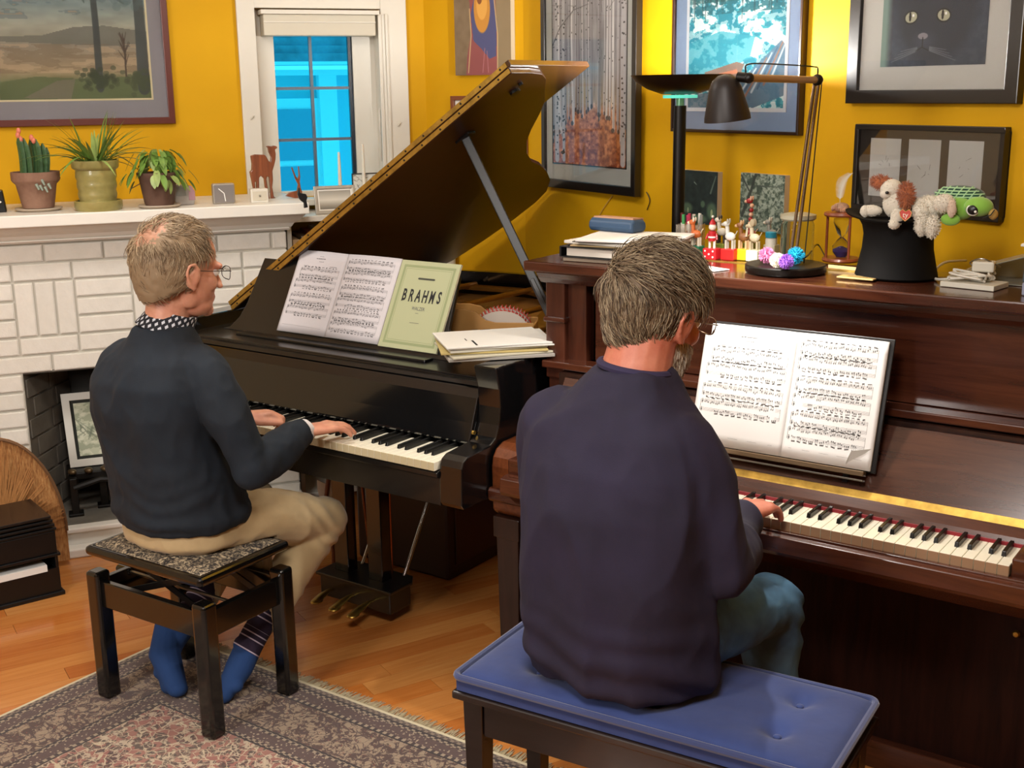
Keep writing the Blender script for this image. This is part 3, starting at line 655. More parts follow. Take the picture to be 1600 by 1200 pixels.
for i in range(7):
    for j_ in range(2):
        f0 = .03+.5*j_+(.12 if i % 2 else 0); f1 = min(f0+.42, .98); z0 = .12+i*.078
        P0 = Bp(FBL, 0, -.008); P1 = Bp(FBL+.16, 0, -.33); a = P0+(P1-P0)*f0; b = P0+(P1-P0)*f1; nn = np.cross(P1-P0, (0, 0, 1)); nn /= np.linalg.norm(nn); nn = nn if nn@LD > 0 else -nn
        d = (b-a)/np.linalg.norm(b-a); mb = MB(); mb.prism([(0, z0), (np.linalg.norm(b-a), z0), (np.linalg.norm(b-a), z0+.07), (0, z0+.07)], a, d, (0, 0, 1), nn, .006); mb.build('firebrick', M_soot, fp, bevel=.002)
# hearth and its trim
badd(MB(), -.9, .975, .0, .098, -.34, .115).build('hearth', M_white, fp, bevel=.004)
badd(MB(), FBL, FBR, .098, .103, -.34, .07).build('hearth_floor', mat('ash_grey_hearth', '#6b675e', .8, var=.2, vscale=10), fp)
badd(MB(), -.9, .975, .085, .104, .085, .135).build('hearth_nosing', M_white, fp, bevel=.005)
badd(MB(), -.9, .975, .0, .036, .115, .175).build('hearth_skirting', M_white, fp, bevel=.006)
# mantel
UM = 1.035
def mpro(o0, o1, z0, z1, ue): return badd(MB(), U0-.05, ue, z0, z1, o0, o1)
mpro(-.35, .17, 1.242, 1.285, UM).build('mantel_shelf', M_white, fp, bevel=.004)
mb = MB(); pr_ = [(-.34, 1.17), (.02, 1.17), (.022, 1.178), (.035, 1.186), (.05, 1.20), (.085, 1.215), (.12, 1.236), (.122, 1.243), (-.34, 1.243)]
vs = []; 
for ue in (0, 1):
    for o_, z_ in pr_: vs.append(Bp((U0-.05) if ue == 0 else .975+max(o_, 0)*.45, z_, o_))
n_ = len(pr_); mb.add(vs, [tuple(range(n_)), tuple(range(2*n_-1, n_-1, -1))]+[(i, (i+1) % n_, n_+(i+1) % n_, n_+i) for i in range(n_)])
mb.build('mantel_moulding', M_white, fp)
mpro(.0, .036, 1.176, 1.182, .98).build('bead', M_white, fp, bevel=.002)
# framed print standing in the firebox
def framed(nm, label, quad, img, fw, fmat, depth, matw=0, matcol='#e8e4da', cat='picture', glass=True, group=None, imname='print', inner=None, asym=None, lean=None):
    """quad bl,br,tr,tl = outer front face of the frame"""
    bl, br, tr, tl = [np.array(q, float) for q in quad]; ex = br-bl; W = np.linalg.norm(ex); ex /= W; ey = tl-bl; H = np.linalg.norm(ey); ey /= H; en = np.cross(ex, ey); en /= np.linalg.norm(en)
    c = (bl+br)/2-en*depth; t = thing(nm, label, cat, tuple(c), 0, group)
    B0 = bl-en*depth
    fl_, fb_ = fw if isinstance(fw, tuple) else (fw, fw)
    mb = MB()
    for poly in ([(0, 0), (W, 0), (W-fl_, fb_), (fl_, fb_)], [(0, H), (fl_, H-fb_), (W-fl_, H-fb_), (W, H)], [(0, 0), (fl_, fb_), (fl_, H-fb_), (0, H)], [(W, 0), (W, H), (W-fl_, H-fb_), (W-fl_, fb_)]): mb.prism(poly, B0, ex, ey, en, depth)
    mb.build('frame', fmat, t, bevel=.0025)
    mb = MB(); mb.prism([(fl_*.6, fb_*.6), (W-fl_*.6, fb_*.6), (W-fl_*.6, H-fb_*.6), (fl_*.6, H-fb_*.6)], B0, ex, ey, en, max(depth-.012, .003)); mb.build('mount', mat('mount_'+matcol.strip('#'), matcol, .8), t)
    ml, mbm, mr, mt = matw if isinstance(matw, (tuple, list)) else (matw,)*4
    zf = max(depth-.012, .003)+.001
    q = [B0+ex*(fl_+ml)+ey*(fb_+mbm)+en*zf, B0+ex*(W-fl_-mr)+ey*(fb_+mbm)+en*zf, B0+ex*(W-fl_-mr)+ey*(H-fb_-mt)+en*zf, B0+ex*(fl_+ml)+ey*(H-fb_-mt)+en*zf]
    if img is not None: painted(imname, img, q, t, .7)
    if inner:
        w_, m_ = inner; mb = MB(); a0, a1, b0, b1 = fl_+ml, W-fl_-mr, fb_+mbm, H-fb_-mt
        for poly in ([(a0-w_, b0-w_), (a1+w_, b0-w_), (a1, b0), (a0, b0)], [(a0-w_, b1+w_), (a0, b1), (a1, b1), (a1+w_, b1+w_)], [(a0-w_, b0-w_), (a0, b0), (a0, b1), (a0-w_, b1+w_)], [(a1+w_, b0-w_), (a1+w_, b1+w_), (a1, b1), (a1, b0)]): mb.prism(poly, B0+en*(zf-.001), ex, ey, en, .0025)
        mb.build('inner_fillet', m_, t)
    if glass:
        mb = MB(); mb.prism([(fl_, fb_), (W-fl_, fb_), (W-fl_, H-fb_), (fl_, H-fb_)], B0+en*(zf+.004), ex, ey, en, .0015); mb.build('glass', M_pglass, t)
    return t, (B0, ex, ey, en, W, H, zf, fl_, fb_)
M_pglass = mat('picture_glass', '#ffffff', .015, trans=1, ior=1.3)
# ---------------------------------------------------------------- small raster painter (sRGB arrays)
def hexc(h): h = h.lstrip('#'); return np.array([int(h[i:i+2], 16)/255 for i in (0, 2, 4)])
def canvas(w, h, col='#ffffff'): return np.ones((h, w, 3))*hexc(col)
def fnoise(w, h, sx, sy, seed=0, octs=3):
    r = np.random.default_rng(seed); out = np.zeros((h, w)); amp = 1; tot = 0
    for o in range(octs):
        gx, gy = max(2, int(sx*2**o)+2), max(2, int(sy*2**o)+2); g = r.random((gy, gx))
        X = np.linspace(0, gx-1.001, w); Y = np.linspace(0, gy-1.001, h); xi = X.astype(int); yi = Y.astype(int); fx = (X-xi); fy = (Y-yi)[:, None]; fx = fx*fx*(3-2*fx); fy = fy*fy*(3-2*fy)
        a = g[yi][:, xi]*(1-fx)+g[yi][:, xi+1]*fx; b = g[yi+1][:, xi]*(1-fx)+g[yi+1][:, xi+1]*fx
        out += amp*(a*(1-fy)+b*fy); tot += amp; amp *= .55
    return out/tot
def gradv(img, stops, y0=0, y1=1):
    h = img.shape[0]; t = np.linspace(0, 1, h); ps = [p for p, _ in stops]; cs = np.array([hexc(c) for _, c in stops])
    col = np.stack([np.interp(t, ps, cs[:, k]) for k in range(3)], -1); m = (t >= y0) & (t <= y1); img[m] = col[m][:, None, :]; return img
def blend(img, mask, col, a=1.0):
    c = hexc(col) if isinstance(col, str) else col; m = np.clip(mask, 0, 1)[..., None]*a; img[:] = img*(1-m)+c*m; return img
def XY(img): h, w = img.shape[:2]; return np.meshgrid((np.arange(w)+.5)/w, (np.arange(h)+.5)/h)
def ell(img, cx, cy, rx, ry, col, a=1, soft=.08, rot=0):
    X, Y = XY(img); dx, dy = X-cx, Y-cy; c, s = math.cos(rot), math.sin(rot); d = np.sqrt(((dx*c+dy*s)/rx)**2+((-dx*s+dy*c)/ry)**2); return blend(img, np.clip((1-d)/soft, 0, 1), col, a)
def polyf(img, pts, col, a=1):
    X, Y = XY(img); ins = np.zeros(X.shape, bool); n = len(pts); j = n-1
    for i in range(n):
        xi, yi = pts[i]; xj, yj = pts[j]; c = ((yi > Y) != (yj > Y)) & (X < (xj-xi)*(Y-yi)/((yj-yi) or 1e-9)+xi); ins ^= c; j = i
    return blend(img, ins.astype(float), col, a)
def stroke(img, pts, w0, w1, col, a=1):
    X, Y = XY(img); asp = img.shape[0]/img.shape[1]; n = len(pts)-1; acc = np.zeros(X.shape)
    for i in range(n):
        (x0, y0), (x1, y1) = pts[i], pts[i+1]; wa = w0+(w1-w0)*i/n; wb = w0+(w1-w0)*(i+1)/n
        dx, dy = x1-x0, (y1-y0)*asp; t = np.clip(((X-x0)*dx+(Y-y0)*asp*dy)/(dx*dx+dy*dy+1e-12), 0, 1)
        d = np.hypot(X-x0-dx*t, (Y-y0)*asp-dy*t); acc = np.maximum(acc, np.clip((wa+(wb-wa)*t-d)*img.shape[1]*.8+.5, 0, 1))
    return blend(img, acc, col, a)
# sketchy print for the frame in the firebox
im = canvas(70, 100, '#c3c7ae'); nz = fnoise(70, 100, 9, 12, 3); blend(im, (nz > .55)*1., '#8f987f', .6); blend(im, (nz < .38)*1., '#dcdcc6', .7)
for i in range(16): x = random.random(); y = .25+random.random()*.7; stroke(im, [(x, y), (x+random.uniform(-.15, .15), y+random.uniform(-.2, .1)), (x+random.uniform(-.2, .2), y+.1)], .008, .004, '#5f6a58', .8)
u0, u1 = .095, .43; tz = .55; bz = .265
q4 = [Bp(u0, bz, -.13), Bp(u1, bz, -.13), Bp(u1-.01, tz, -.20), Bp(u0-.01, tz, -.20)]
M_wframe = mat('white_frame', '#d9d6cc', .5)
framed('firebox_picture', 'white framed pale green sketch standing inside the dark firebox', q4, im, .03, M_wframe, .015, .012, '#22241f', glass=False)
# fire tools / andirons in the firebox
an = thing('andiron', 'dark metal fire stand under the white framed print in firebox', 'andiron', tuple(Bp(.12, .103, -.12)))
M_iron = mat('black_iron', '#15120f', .5, .3)
for u, o_ in ((.10, -.03), (.21, -.10)):
    mb = MB(); p = Bp(u, .103, o_); mb.obox(p+np.array([0, 0, .075]), LD, LN, (0, 0, 1), .014, .014, .075); mb.obox(p+np.array([0, 0, .006]), LD, LN, (0, 0, 1), .028, .028, .006); mb.build('leg', M_iron, an, bevel=.003)
mb = MB(); badd(mb, .08, .42, .235, .262, -.20, -.06); mb.build('log_rest', M_iron, an, bevel=.004)
mb = MB(); mb.tube([Bp(.10, .215, -.02), Bp(.2, .24, -.02), Bp(.3, .225, -.03), Bp(.42, .24, -.03)], .012, 8); mb.build('bar', M_iron, an, smooth=True)
mb = MB()
for i in range(5): mb.ball(Bp(.10+i*.06, .272, -.05), (.02, .015, .012))
mb.build('ornaments', mat('bronze_ornament', '#6b5a42', .4, .7), an, smooth=True, kind='stuff')
# straw fan behind the trays
fc = Bp(-.30, .14, .30)
fan = thing('straw_fan', 'dome shaped tan straw fan standing before the fireplace', 'fan', (fc[0], fc[1], 0))
ap = at_z(-10, 780, .28)
def fanpt(px, py): return hit(px, py, Bp(-.1, 0, .24), LN)
cen = fanpt(5, 840); top_ = fanpt(5, 685); rt = fanpt(90, 775); Rf = np.linalg.norm(top_-cen); eu = LD; W2 = abs((rt-cen)@LD)*1.1
M_straw = mat('straw', '#a9743f', .8); 
def straw_fn(g): g.l(g.ramp(g.noise(g.mapping(g.coord(), scale=(6, 6, 1)), 30, 4, .7), [(.25, '#6d4020'), (.5, '#a8733e'), (.75, '#c99d63')]), g.b.inputs['Base Color'])
M_straw2 = mat('woven_straw', '#a9743f', .75, fn=straw_fn)
mb = MB()
pts_ = [(W2*1.0*math.cos(t), Rf*math.sin(t)) for t in np.linspace(0, math.pi, 25)]
pts_ = [(W2, -.12)]+pts_+[(-W2, -.12)]
mb.prism(pts_, cen-LN*.02, eu, (0, 0, 1), LN, .02); mb.build('fan_board', M_straw2, fan)
mb = MB()
for i in range(420):
    t = rng.uniform(.02, math.pi-.02); a0 = rng.uniform(-.12, .55); r0, r1 = a0, min(a0+rng.uniform(.25, .55), 1.0)
    p0 = cen+eu*W2*math.cos(t)*r0*.9+np.array([0, 0, 1])*Rf*math.sin(t)*r0+LN*.022; tt = t+rng.uniform(-.05, .05); p1 = cen+eu*W2*math.cos(tt)*r1+np.array([0, 0, 1])*Rf*math.sin(tt)*r1+LN*.026
    mb.tube([p0, (p0+p1)/2+LN*.004, p1], [.0016, .002, .0012], 3)
mb.build('straws', [M_straw], fan, kind='stuff')
fanb = MB(); fanb.tube([cen+eu*W2*math.cos(t)+np.array([0, 0, 1])*Rf*math.sin(t)+LN*.012 for t in np.linspace(0, math.pi, 30)], .006, 6); fanb.build('rim', mat('straw_rim', '#6b4a2c', .7), fan, smooth=True)
fz = cen[2]-.12
mb = MB(); mb.obox([cen[0], cen[1], fz/2], LD, LN, (0, 0, 1), .06, .03, fz/2); mb.build('stand', M_darkwood, fan, bevel=.003)
# stack of black letter trays
trp = at_z(95, 925, .02)
TD = np.array([.30, .954, 0]); TD /= np.linalg.norm(TD); TN = np.array([TD[1], -TD[0], 0])     # along the front edge / towards the camera
c0 = at_z(97, 928, .0); 
tr = thing('letter_trays', 'stack of black letter trays on the floor beside the fireplace', 'tray', tuple(c0-TD*.15-TN*.12))
def tbox(mb, a0, a1, b0, b1, z0, z1): return mb.prism([(a0, -b0), (a1, -b0), (a1, -b1), (a0, -b1)], c0+np.array([0, 0, z0]), TD, TN, (0, 0, 1), z1-z0)
mb = MB(); tbox(mb, -.36, 0.01, -.01, .24, 0, .015); mb.build('base', M_blackp, tr, bevel=.003)
mb = MB(); tbox(mb, -.35, 0, .0, .012, .015, .10); tbox(mb, -.35, 0, .22, .232, .015, .10); tbox(mb, -.012, 0, .012, .22, .015, .10); tbox(mb, -.35, -.338, .012, .22, .015, .10); mb.build('drawer_box', M_blackp, tr, bevel=.002)
mb = MB(); tbox(mb, -.30, -.04, -.002, .22, .095, .118); mb.build('papers', M_paper, tr)
mb = MB(); tbox(mb, -.36, .008, -.008, .236, .145, .155); tbox(mb, -.01, 0, 0, .23, .10, .145); tbox(mb, -.35, -.34, 0, .23, .10, .145); tbox(mb, -.34, -.01, .225, .23, .10, .145); mb.build('shelf', M_blackp, tr, bevel=.002)
mb = MB(); tbox(mb, -.355, 0, .0, .232, .155, .235); mb.build('drawer', M_blackp, tr, bevel=.003)
for k in range(4):
    mb = MB(); tbox(mb, -.36+k*.003, .004-k*.004, -.006+k*.003, .236, .238+k*.014, .247+k*.014); mb.build('tray', M_blackp if k < 3 else mat('black_tray_lid', '#1a1513', .3, coat=.3), tr, bevel=.002)
mb = MB(); tbox(mb, -.245, -.195, .03, .04, .289, .2895); mb.build('maker_mark', mat('silver_mark', '#8f8f8f', .4, .5), tr)
# ---------------------------------------------------------------- things on the mantel shelf (top z 1.285)
MZ = 1.285
def mpos(px, py): p = at_z(px, py, MZ); return p
def clay_fn(a, b):
    def f(g): g.l(g.ramp(g.noise(g.coord(), 9, 5, .65), [(.3, a), (.7, b)]), g.b.inputs['Base Color'])
    return f
M_clay = mat('weathered_terracotta', '#8a5f4a', .8, fn=clay_fn('#7c5847', '#a07c66'), bump=.1, bscale=60)
M_clayd = mat('dark_clay_pot', '#5e4438', .75, fn=clay_fn('#513a30', '#6f5242'))
M_glaze = mat('green_glazed_pot', '#938a4e', .4, coat=.3, fn=clay_fn('#857e48', '#a79a5c'))
M_soil = mat('soil', '#2c2018', .95, bump=.6, bscale=90)
M_leaf = mat('leaf_green', '#6d8f3e', .45, var=.3, vscale=20)
M_leaf2 = mat('pale_leaf', '#94a95c', .45, var=.25, vscale=20)
M_leaf3 = mat('dark_cactus_green', '#3b5a34', .55, var=.35, vscale=30)
def pot(nm, label, p, prof, m, group=None):
    t = thing(nm, label, 'plant', tuple(p)); mb = MB(); mb.lathe(p, prof, 32); mb.build('pot', m, t, smooth=True); return t
# cactus pot
p = mpos(61, 329); t = pot('potted_cactus', 'terracotta pot of upright ribbed cactus with pink tips on mantel', p, [(.0, .012), (.054, .012), (.056, .02), (.070, .095), (.080, .105), (.084, .112), (.084, .140), (.076, .140), (.074, .125), (.0, .125)], M_clay)
MB().lathe(p, [(0, 0), (.07, 0), (.082, .008), (.082, .012), (.07, .010), (0, .010)], 28).build('saucer', mat('pale_saucer', '#b8a894', .6), t, smooth=True)
MB().lathe(p, [(0, .125), (.073, .127), (.0, .131)], 24).build('soil', M_soil, t)
for (dx, h_, rr) in ((-.038, .135, .0125), (-.018, .12, .013), (-.002, .125, .012), (.014, .115, .014), (.028, .10, .014), (.0, .09, .014), (.038, .085, .010)):
    dy = rng.uniform(-.02, .03); b = p+LD*dx+LN*dy+np.array([0, 0, .12]); tp = b+LD*(dx*.15+rng.uniform(-.006, .004))+np.array([0, 0, h_+.02]); path = bez([b, (b+tp)/2+LD*.004, tp], 5); mb = MB()
    n_ = 10; vs = []; m_ = len(path)
    for i, q in enumerate(path):
        for k in range(n_):
            a = 2*math.pi*k/n_; r_ = rr*(1 if k % 2 else .72)*(1 if i < m_-2 else .6 if i < m_-1 else .15); vs.append(q+LD*math.cos(a)*r_+LN*math.sin(a)*r_)
    mb.add(vs, [(i*n_+k, i*n_+(k+1) % n_, (i+1)*n_+(k+1) % n_, (i+1)*n_+k) for i in range(m_-1) for k in range(n_)]); st = mb.build('stem', M_leaf3, t)
for dx, dz in ((-.044, .155), (-.036, .14), (.006, .135), (.0, .145), (-.04, .17)):
    mb = MB(); q = p+LD*dx+LN*.02+np.array([0, 0, .115+dz]); mb.ball(q, (.008, .008, .012), 8, 6); mb.build('flower', mat('coral_flower', '#d77a62', .6), t, smooth=True)
for dx, dz, L_ in ((.0, .10, .02), (.012, .095, .018), (.028, .09, .02), (.04, .10, .018), (.02, .115, .02)):
    mb = MB(); q = p+LD*dx+LN*.078+np.array([0, 0, dz]); mb.tube([q, q+LD*.008+LN*.006-np.array([0, 0, L_])], [.006, .003], 6); mb.build('offshoot', mat('grey_succulent', '#8f9a8a', .6), t, smooth=True)
# strap leaf plant
def blade(mb, b, d, L_, w, up, droop, n_=7):
    d = np.array(d, float); d[2] = 0; d /= np.linalg.norm(d)+1e-9; sd = np.array([-d[1], d[0], 0]); vs = []
    for i in range(n_+1):
        s = i/n_; q = b+d*L_*(s*math.cos(up)+.25*s*s*droop)+np.array([0, 0, L_*(s*math.sin(up)-droop*s*s*.9)]); ww = w*math.sin(math.pi*min(1, .18+s*.82))**.7*(1-.35*s)+.0006
        vs += [q-sd*ww, q-np.array([0, 0, ww*.35]), q+sd*ww]
    mb.add(vs, [f for i in range(n_) for f in ((i*3, i*3+1, i*3+4, i*3+3), (i*3+1, i*3+2, i*3+5, i*3+4))])
p = mpos(155, 328); t = pot('potted_strap_plant', 'ribbed green glazed pot with long arching strap leaves on mantel', p, [(0, .01), (.062, .01)]+[(.064+.010*i/14+.0022*math.sin(i*2.2), .012+.012*i) for i in range(1, 12)]+[(.079, .150), (.082, .156), (.083, .178), (.077, .178), (.074, .168), (0, .166)], M_glaze)
MB().lathe(p, [(0, 0), (.078, 0), (.084, .012), (.084, .034), (.079, .036), (.076, .012), (0, .011)], 30).build('saucer', M_glaze, t, smooth=True)
MB().lathe(p, [(0, .166), (.076, .167), (.0, .170)], 24).build('soil', M_soil, t)
for i in range(58):
    a = rng.uniform(0, 2*math.pi); d = LD*math.cos(a)*1.25+LN*math.sin(a)*.6; up = rng.uniform(.45, 1.45); L_ = rng.uniform(.13, .26); dr = rng.uniform(.3, .95)*(1.5-up if up < 1.25 else .3)
    b = p+LD*math.cos(a)*rng.uniform(0, .045)+LN*math.sin(a)*rng.uniform(0, .045)+np.array([0, 0, .165]); mb = MB(); blade(mb, b, d, L_, rng.uniform(.0055, .0095), up, dr); mb.build('leaf', [M_leaf, M_leaf2][i % 3 == 0], t, smooth=True)
# trailing plant
p = mpos(250, 324); t = pot('potted_trailing_plant', 'dark clay pot with drooping rounded green leaves beside the strap plant', p, [(0, .01), (.05, .01), (.054, .02), (.068, .112), (.074, .12), (.074, .128), (.068, .128), (.066, .118), (0, .116)], M_clayd)
MB().lathe(p, [(0, 0), (.066, 0), (.076, .008), (.075, .012), (.06, .009), (0, .009)], 28).build('saucer', mat('pale_saucer', '#b8a894', .6), t, smooth=True)
MB().lathe(p, [(0, .116), (.067, .117), (.0, .122)], 24).build('soil', M_soil, t)
def roundleaf(mb, c, d, L_, w, droop, n_=5):
    d = np.array(d, float); d /= np.linalg.norm(d); sd = np.cross(d, (0, 0, 1)); sd /= np.linalg.norm(sd)+1e-9; vs = []
    for i in range(n_+1):
        s = i/n_; ww = w*math.sin(math.pi*min(.98, .08+s*.9))**.6; q = c+d*L_*s-np.array([0, 0, droop*s*s*L_]); vs += [q-sd*ww+np.array([0, 0, .002]), q-np.array([0, 0, .001]), q+sd*ww+np.array([0, 0, .002])]
    mb.add(vs, [f for i in range(n_) for f in ((i*3, i*3+1, i*3+4, i*3+3), (i*3+1, i*3+2, i*3+5, i*3+4))])
for i in range(80):
    a = rng.uniform(0, 2*math.pi); r_ = rng.uniform(.02, .092); hz = .130+.05*math.cos(r_*12)+rng.uniform(-.02, .035)-(.05 if r_ > .07 else 0)
    c = p+LD*math.cos(a)*r_*1.25+LN*abs(math.sin(a))*r_*.9+np.array([0, 0, hz]); d = LD*math.cos(a)+LN*math.sin(a)*.7+np.array([0, 0, -rng.uniform(.2, 1.2)]); mb = MB(); roundleaf(mb, c, d, rng.uniform(.028, .048), rng.uniform(.009, .015), .5); mb.build('leaf', [M_leaf, M_leaf2, M_leaf][i % 3], t, smooth=True)
for k, (dx, h_) in enumerate(((-.01, .19), (.03, .175), (-.055, .15), (.07, .09), (-.085, .07))):
    mb = MB(); b = p+np.array([0, 0, .118]); mb.tube(bez([b, b+LD*dx*.6+np.array([0, 0, (h_-.118)*.9+.02]), b+LD*dx*1.2+LN*.01+np.array([0, 0, h_-.118])], 5), .0018, 5); mb.build('vine', mat('brown_stem', '#6b4a34', .7), t, smooth=True)
# little things
def lbox3(mb, c, w, d, h, z0=0.): c = np.array(c, float); return mb.obox(c+np.array([0, 0, z0+h/2]), LD, LN, (0, 0, 1), w/2, d/2, h/2)
p = mpos(288, 320); t = thing('toy_car', 'small silver and pink model car behind trailing plant pot', 'ornament', tuple(p))
MB().prism([(-.035, .0), (.035, .0), (.038, .02), (.03, .055), (.01, .075), (-.03, .078), (-.036, .05)], p-LN*.02, LD, (0, 0, 1), LN, .04).build('body', mat('silver_body', '#a9a29a', .35, .3), t, bevel=.004)
MB().prism([(.016, .018), (.04, .018), (.04, .05), (.03, .07), (.018, .07)], p-LN*.022, LD, (0, 0, 1), LN, .044).build('pink_side', mat('mauve_trim', '#a87f86', .5), t, bevel=.002)
MB().prism([(-.028, .035), (.008, .035), (.004, .066), (-.026, .068)], p+LN*.02, LD, (0, 0, 1), LN, .002).build('window', mat('clear_panel', '#8f8f88', .2), t)
p = mpos(350, 318); t = thing('desk_clock', 'small square silver clock with white hands on the mantel', 'clock', tuple(p))
mb = MB(); mb.prism([(-.041, 0), (.041, 0), (.041, .076), (-.041, .076)], p-LN*.02, LD, (0, 0, 1), LN, .04); mb.build('case', mat('clock_case', '#a59c90', .4, .3), t, bevel=.006, seg=3)
mb = MB(); mb.prism([(-.036, .005), (.036, .005), (.036, .071), (-.036, .071)], p+LN*.02, LD, (0, 0, 1), LN, .001); mb.build('dial', mat('clock_dial', '#7d7672', .5), t)
for a, b in (((0, .04), (-.02, .058)), ((0, .04), (.004, .010))):
    mb = MB(); d = np.array(b)-np.array(a); nn = np.array([-d[1], d[0]])/np.linalg.norm(d)*.0016; mb.prism([tuple(np.array(a)+nn), tuple(np.array(a)-nn), tuple(np.array(b)-nn), tuple(np.array(b)+nn)], p+LN*.0215, LD, (0, 0, 1), LN, .001); mb.build('hand', mat('clock_hand', '#f0eee8', .5), t)
p = mpos(2, 331); t = thing('black_speaker', 'small black box at the far left end of the mantel', 'box', tuple(p))
mb = MB(); mb.prism([(-.06, 0), (.02, 0), (.012, .078), (-.06, .082)], p-LN*.03, LD, (0, 0, 1), LN, .06); mb.build('case', M_blackp, t, bevel=.004)
mb = MB(); mb.prism([(-.012, .035), (.002, .034), (.006, .038), (.0, .042), (-.012, .04)], p+LN*.03, LD, (0, 0, 1), LN, .001); mb.build('mark', M_paper, t)
p = mpos(405, 316); t = thing('white_drawer_box', 'tiny white drawer box in front of the carved camel', 'box', tuple(p))
mb = MB(); lbox3(mb, p, .066, .045, .052); mb.build('case', M_trim, t, bevel=.003); mb = MB(); lbox3(mb, p+LN*.0235, .052, .003, .034, .009); mb.build('drawer', mat('cream_drawer', '#cbc3b0', .5), t, bevel=.001)
mb = MB(); mb.ball(p+LN*.028+np.array([0, 0, .026]), .004, 10, 6); mb.build('knob', M_steel, t, smooth=True)
# carved camel, antelope, elephant
def figure(nm, label, p, poly, th, m, cat='figurine', sc=1., bev=.004, wd=LD, nd=LN):
    mb = MB(); mb.prism([(a*sc, b*sc) for a, b in poly], p-nd*th/2, wd, (0, 0, 1), nd, th); return mb.build(nm, m, None, bevel=bev, label=label, cat=cat)
M_carve = mat('carved_reddish_wood', '#8a4a28', .4, coat=.2, fn=wood_fn('#8f4e2b', '#5f2f18', 8, 2))
p = mpos(424, 311)-LN*.03; S = 1/411.
camel = [(397, 268), (398, 258), (397, 245), (404, 243), (419, 244), (421, 246), (425, 254), (428, 256), (429, 248), (426, 240), (425, 233), (422, 231), (426, 230), (431, 231), (435, 230), (439, 231), (440, 234), (436, 236), (437, 243), (436, 252), (433, 262), (430, 270), (430, 284), (428, 296), (430, 311), (433, 313), (425, 314), (425, 300), (424, 280), (421, 278), (419, 283), (421, 300), (423, 314), (417, 314), (417, 300), (416, 282), (411, 277), (408, 280), (407, 297), (403, 298), (403, 286), (401, 286), (401, 298), (398, 298), (396, 285), (394, 270)]
figure('carved_camel', 'reddish carved wooden camel figurine on the mantel before the window', p, [((x-424)*.00243, (314-y)*.00243) for x, y in camel], .022, M_carve)
p = mpos(462, 310)-LN*.015
ante = [(440, 308), (446, 303), (454, 301), (459, 300), (461, 290), (457, 281), (452, 264), (453, 262), (458, 277), (461, 281), (463, 276), (463, 262), (464, 261), (465, 278), (464, 286), (465, 296), (467, 302), (466, 312), (455, 312)]
figure('carved_antelope', 'small carved reclining antelope with long horns beside the camel', p, [((x-455)*.00243, (312-y)*.00243) for x, y in ante], .014, M_carve, bev=.002)
p = mpos(479, 325)+LN*.0-LD*.012
el = [(475, 296), (477, 296), (477, 303), (481, 305), (486, 306), (488, 311), (486, 316), (488, 326), (482, 327), (482, 319), (478, 316), (475, 312), (473, 306)]
figure('black_elephant', 'tiny black elephant ornament on the right corner of mantel', p, [((x-481)*.0024, (327-y)*.0024) for x, y in el], .012, M_blackp, bev=.002)
# on the window sill
SZ = 1.262
for px, y0, y1, nm, lab in ((532, 300, 238, 'taper_candle', 'tall cream taper candle on the window sill'), (569, 290, 225, 'taper_candle', 'pale taper candle right of the other one on the sill')):
    b = Lp(0, 0, .06); q = hit(px, y0, Lp(0, 0, .06), LN); q[2] = SZ; top = hit(px-2, y1, Lp(0, 0, .06), LN)
    t = thing(nm, lab, 'candle', tuple(q)); mb = MB(); mb.lathe(q, [(0, 0), (.016, 0), (.016, .004), (.008, .008), (.011, .02), (.008, .02), (0, .018)], 16); mb.build('holder', M_glass if px < 550 else M_trim, t, smooth=True)
    mb = MB(); mb.lathe(q, [(0, .012), (.009, .012), (.005, top[2]-q[2]), (0, top[2]-q[2]+.002)], 14); mb.build('candle', mat('cream_wax', '#e5dfcf', .5, sss=.2), t, smooth=True)
im = canvas(60, 50, '#d8d6cc'); 
for i in range(26): x = random.random(); y = random.random(); stroke(im, [(x, y), (x+random.uniform(-.1, .1), y+random.uniform(-.12, .12)), (x+random.uniform(-.1, .1), y+random.uniform(-.1, .1))], .014, .008, '#77746c', .9)
q0 = hit(551, 300, Lp(0, 0, .05), LN); q1 = hit(595, 300, Lp(0, 0, .05), LN); ztop = hit(553, 271, Lp(0, 0, .05), LN)[2]
q0[2] = q1[2] = SZ
framed('sill_picture', 'small black edged twin photo frame leaning on the window sill', [q0, q1, np.array([*q1[:2], ztop]), np.array([*q0[:2], ztop])], im, .004, M_blackp, .01, (.002, .002, .002, .002), glass=False)
q = hit(501, 300, Lp(0, 0, .07), LN); q[2] = SZ; mb = MB(); mb.ball(q+np.array([0, 0, .012]), (.014, .010, .012)); mb.ball(q+np.array([.008, .01, .026]), (.007, .007, .008)); mb.ball(q+np.array([-.012, -.012, .01]), (.006, .006, .01)); mb.build('white_figurine', M_white, None, smooth=True, label='tiny white china animal on the window sill', cat='figurine')
# silver framed photo behind the lid on the ledge
mbq = [hit(500, 350, Lp(0, 0, .32), LN), hit(545, 350, Lp(0, 0, .32), LN)]
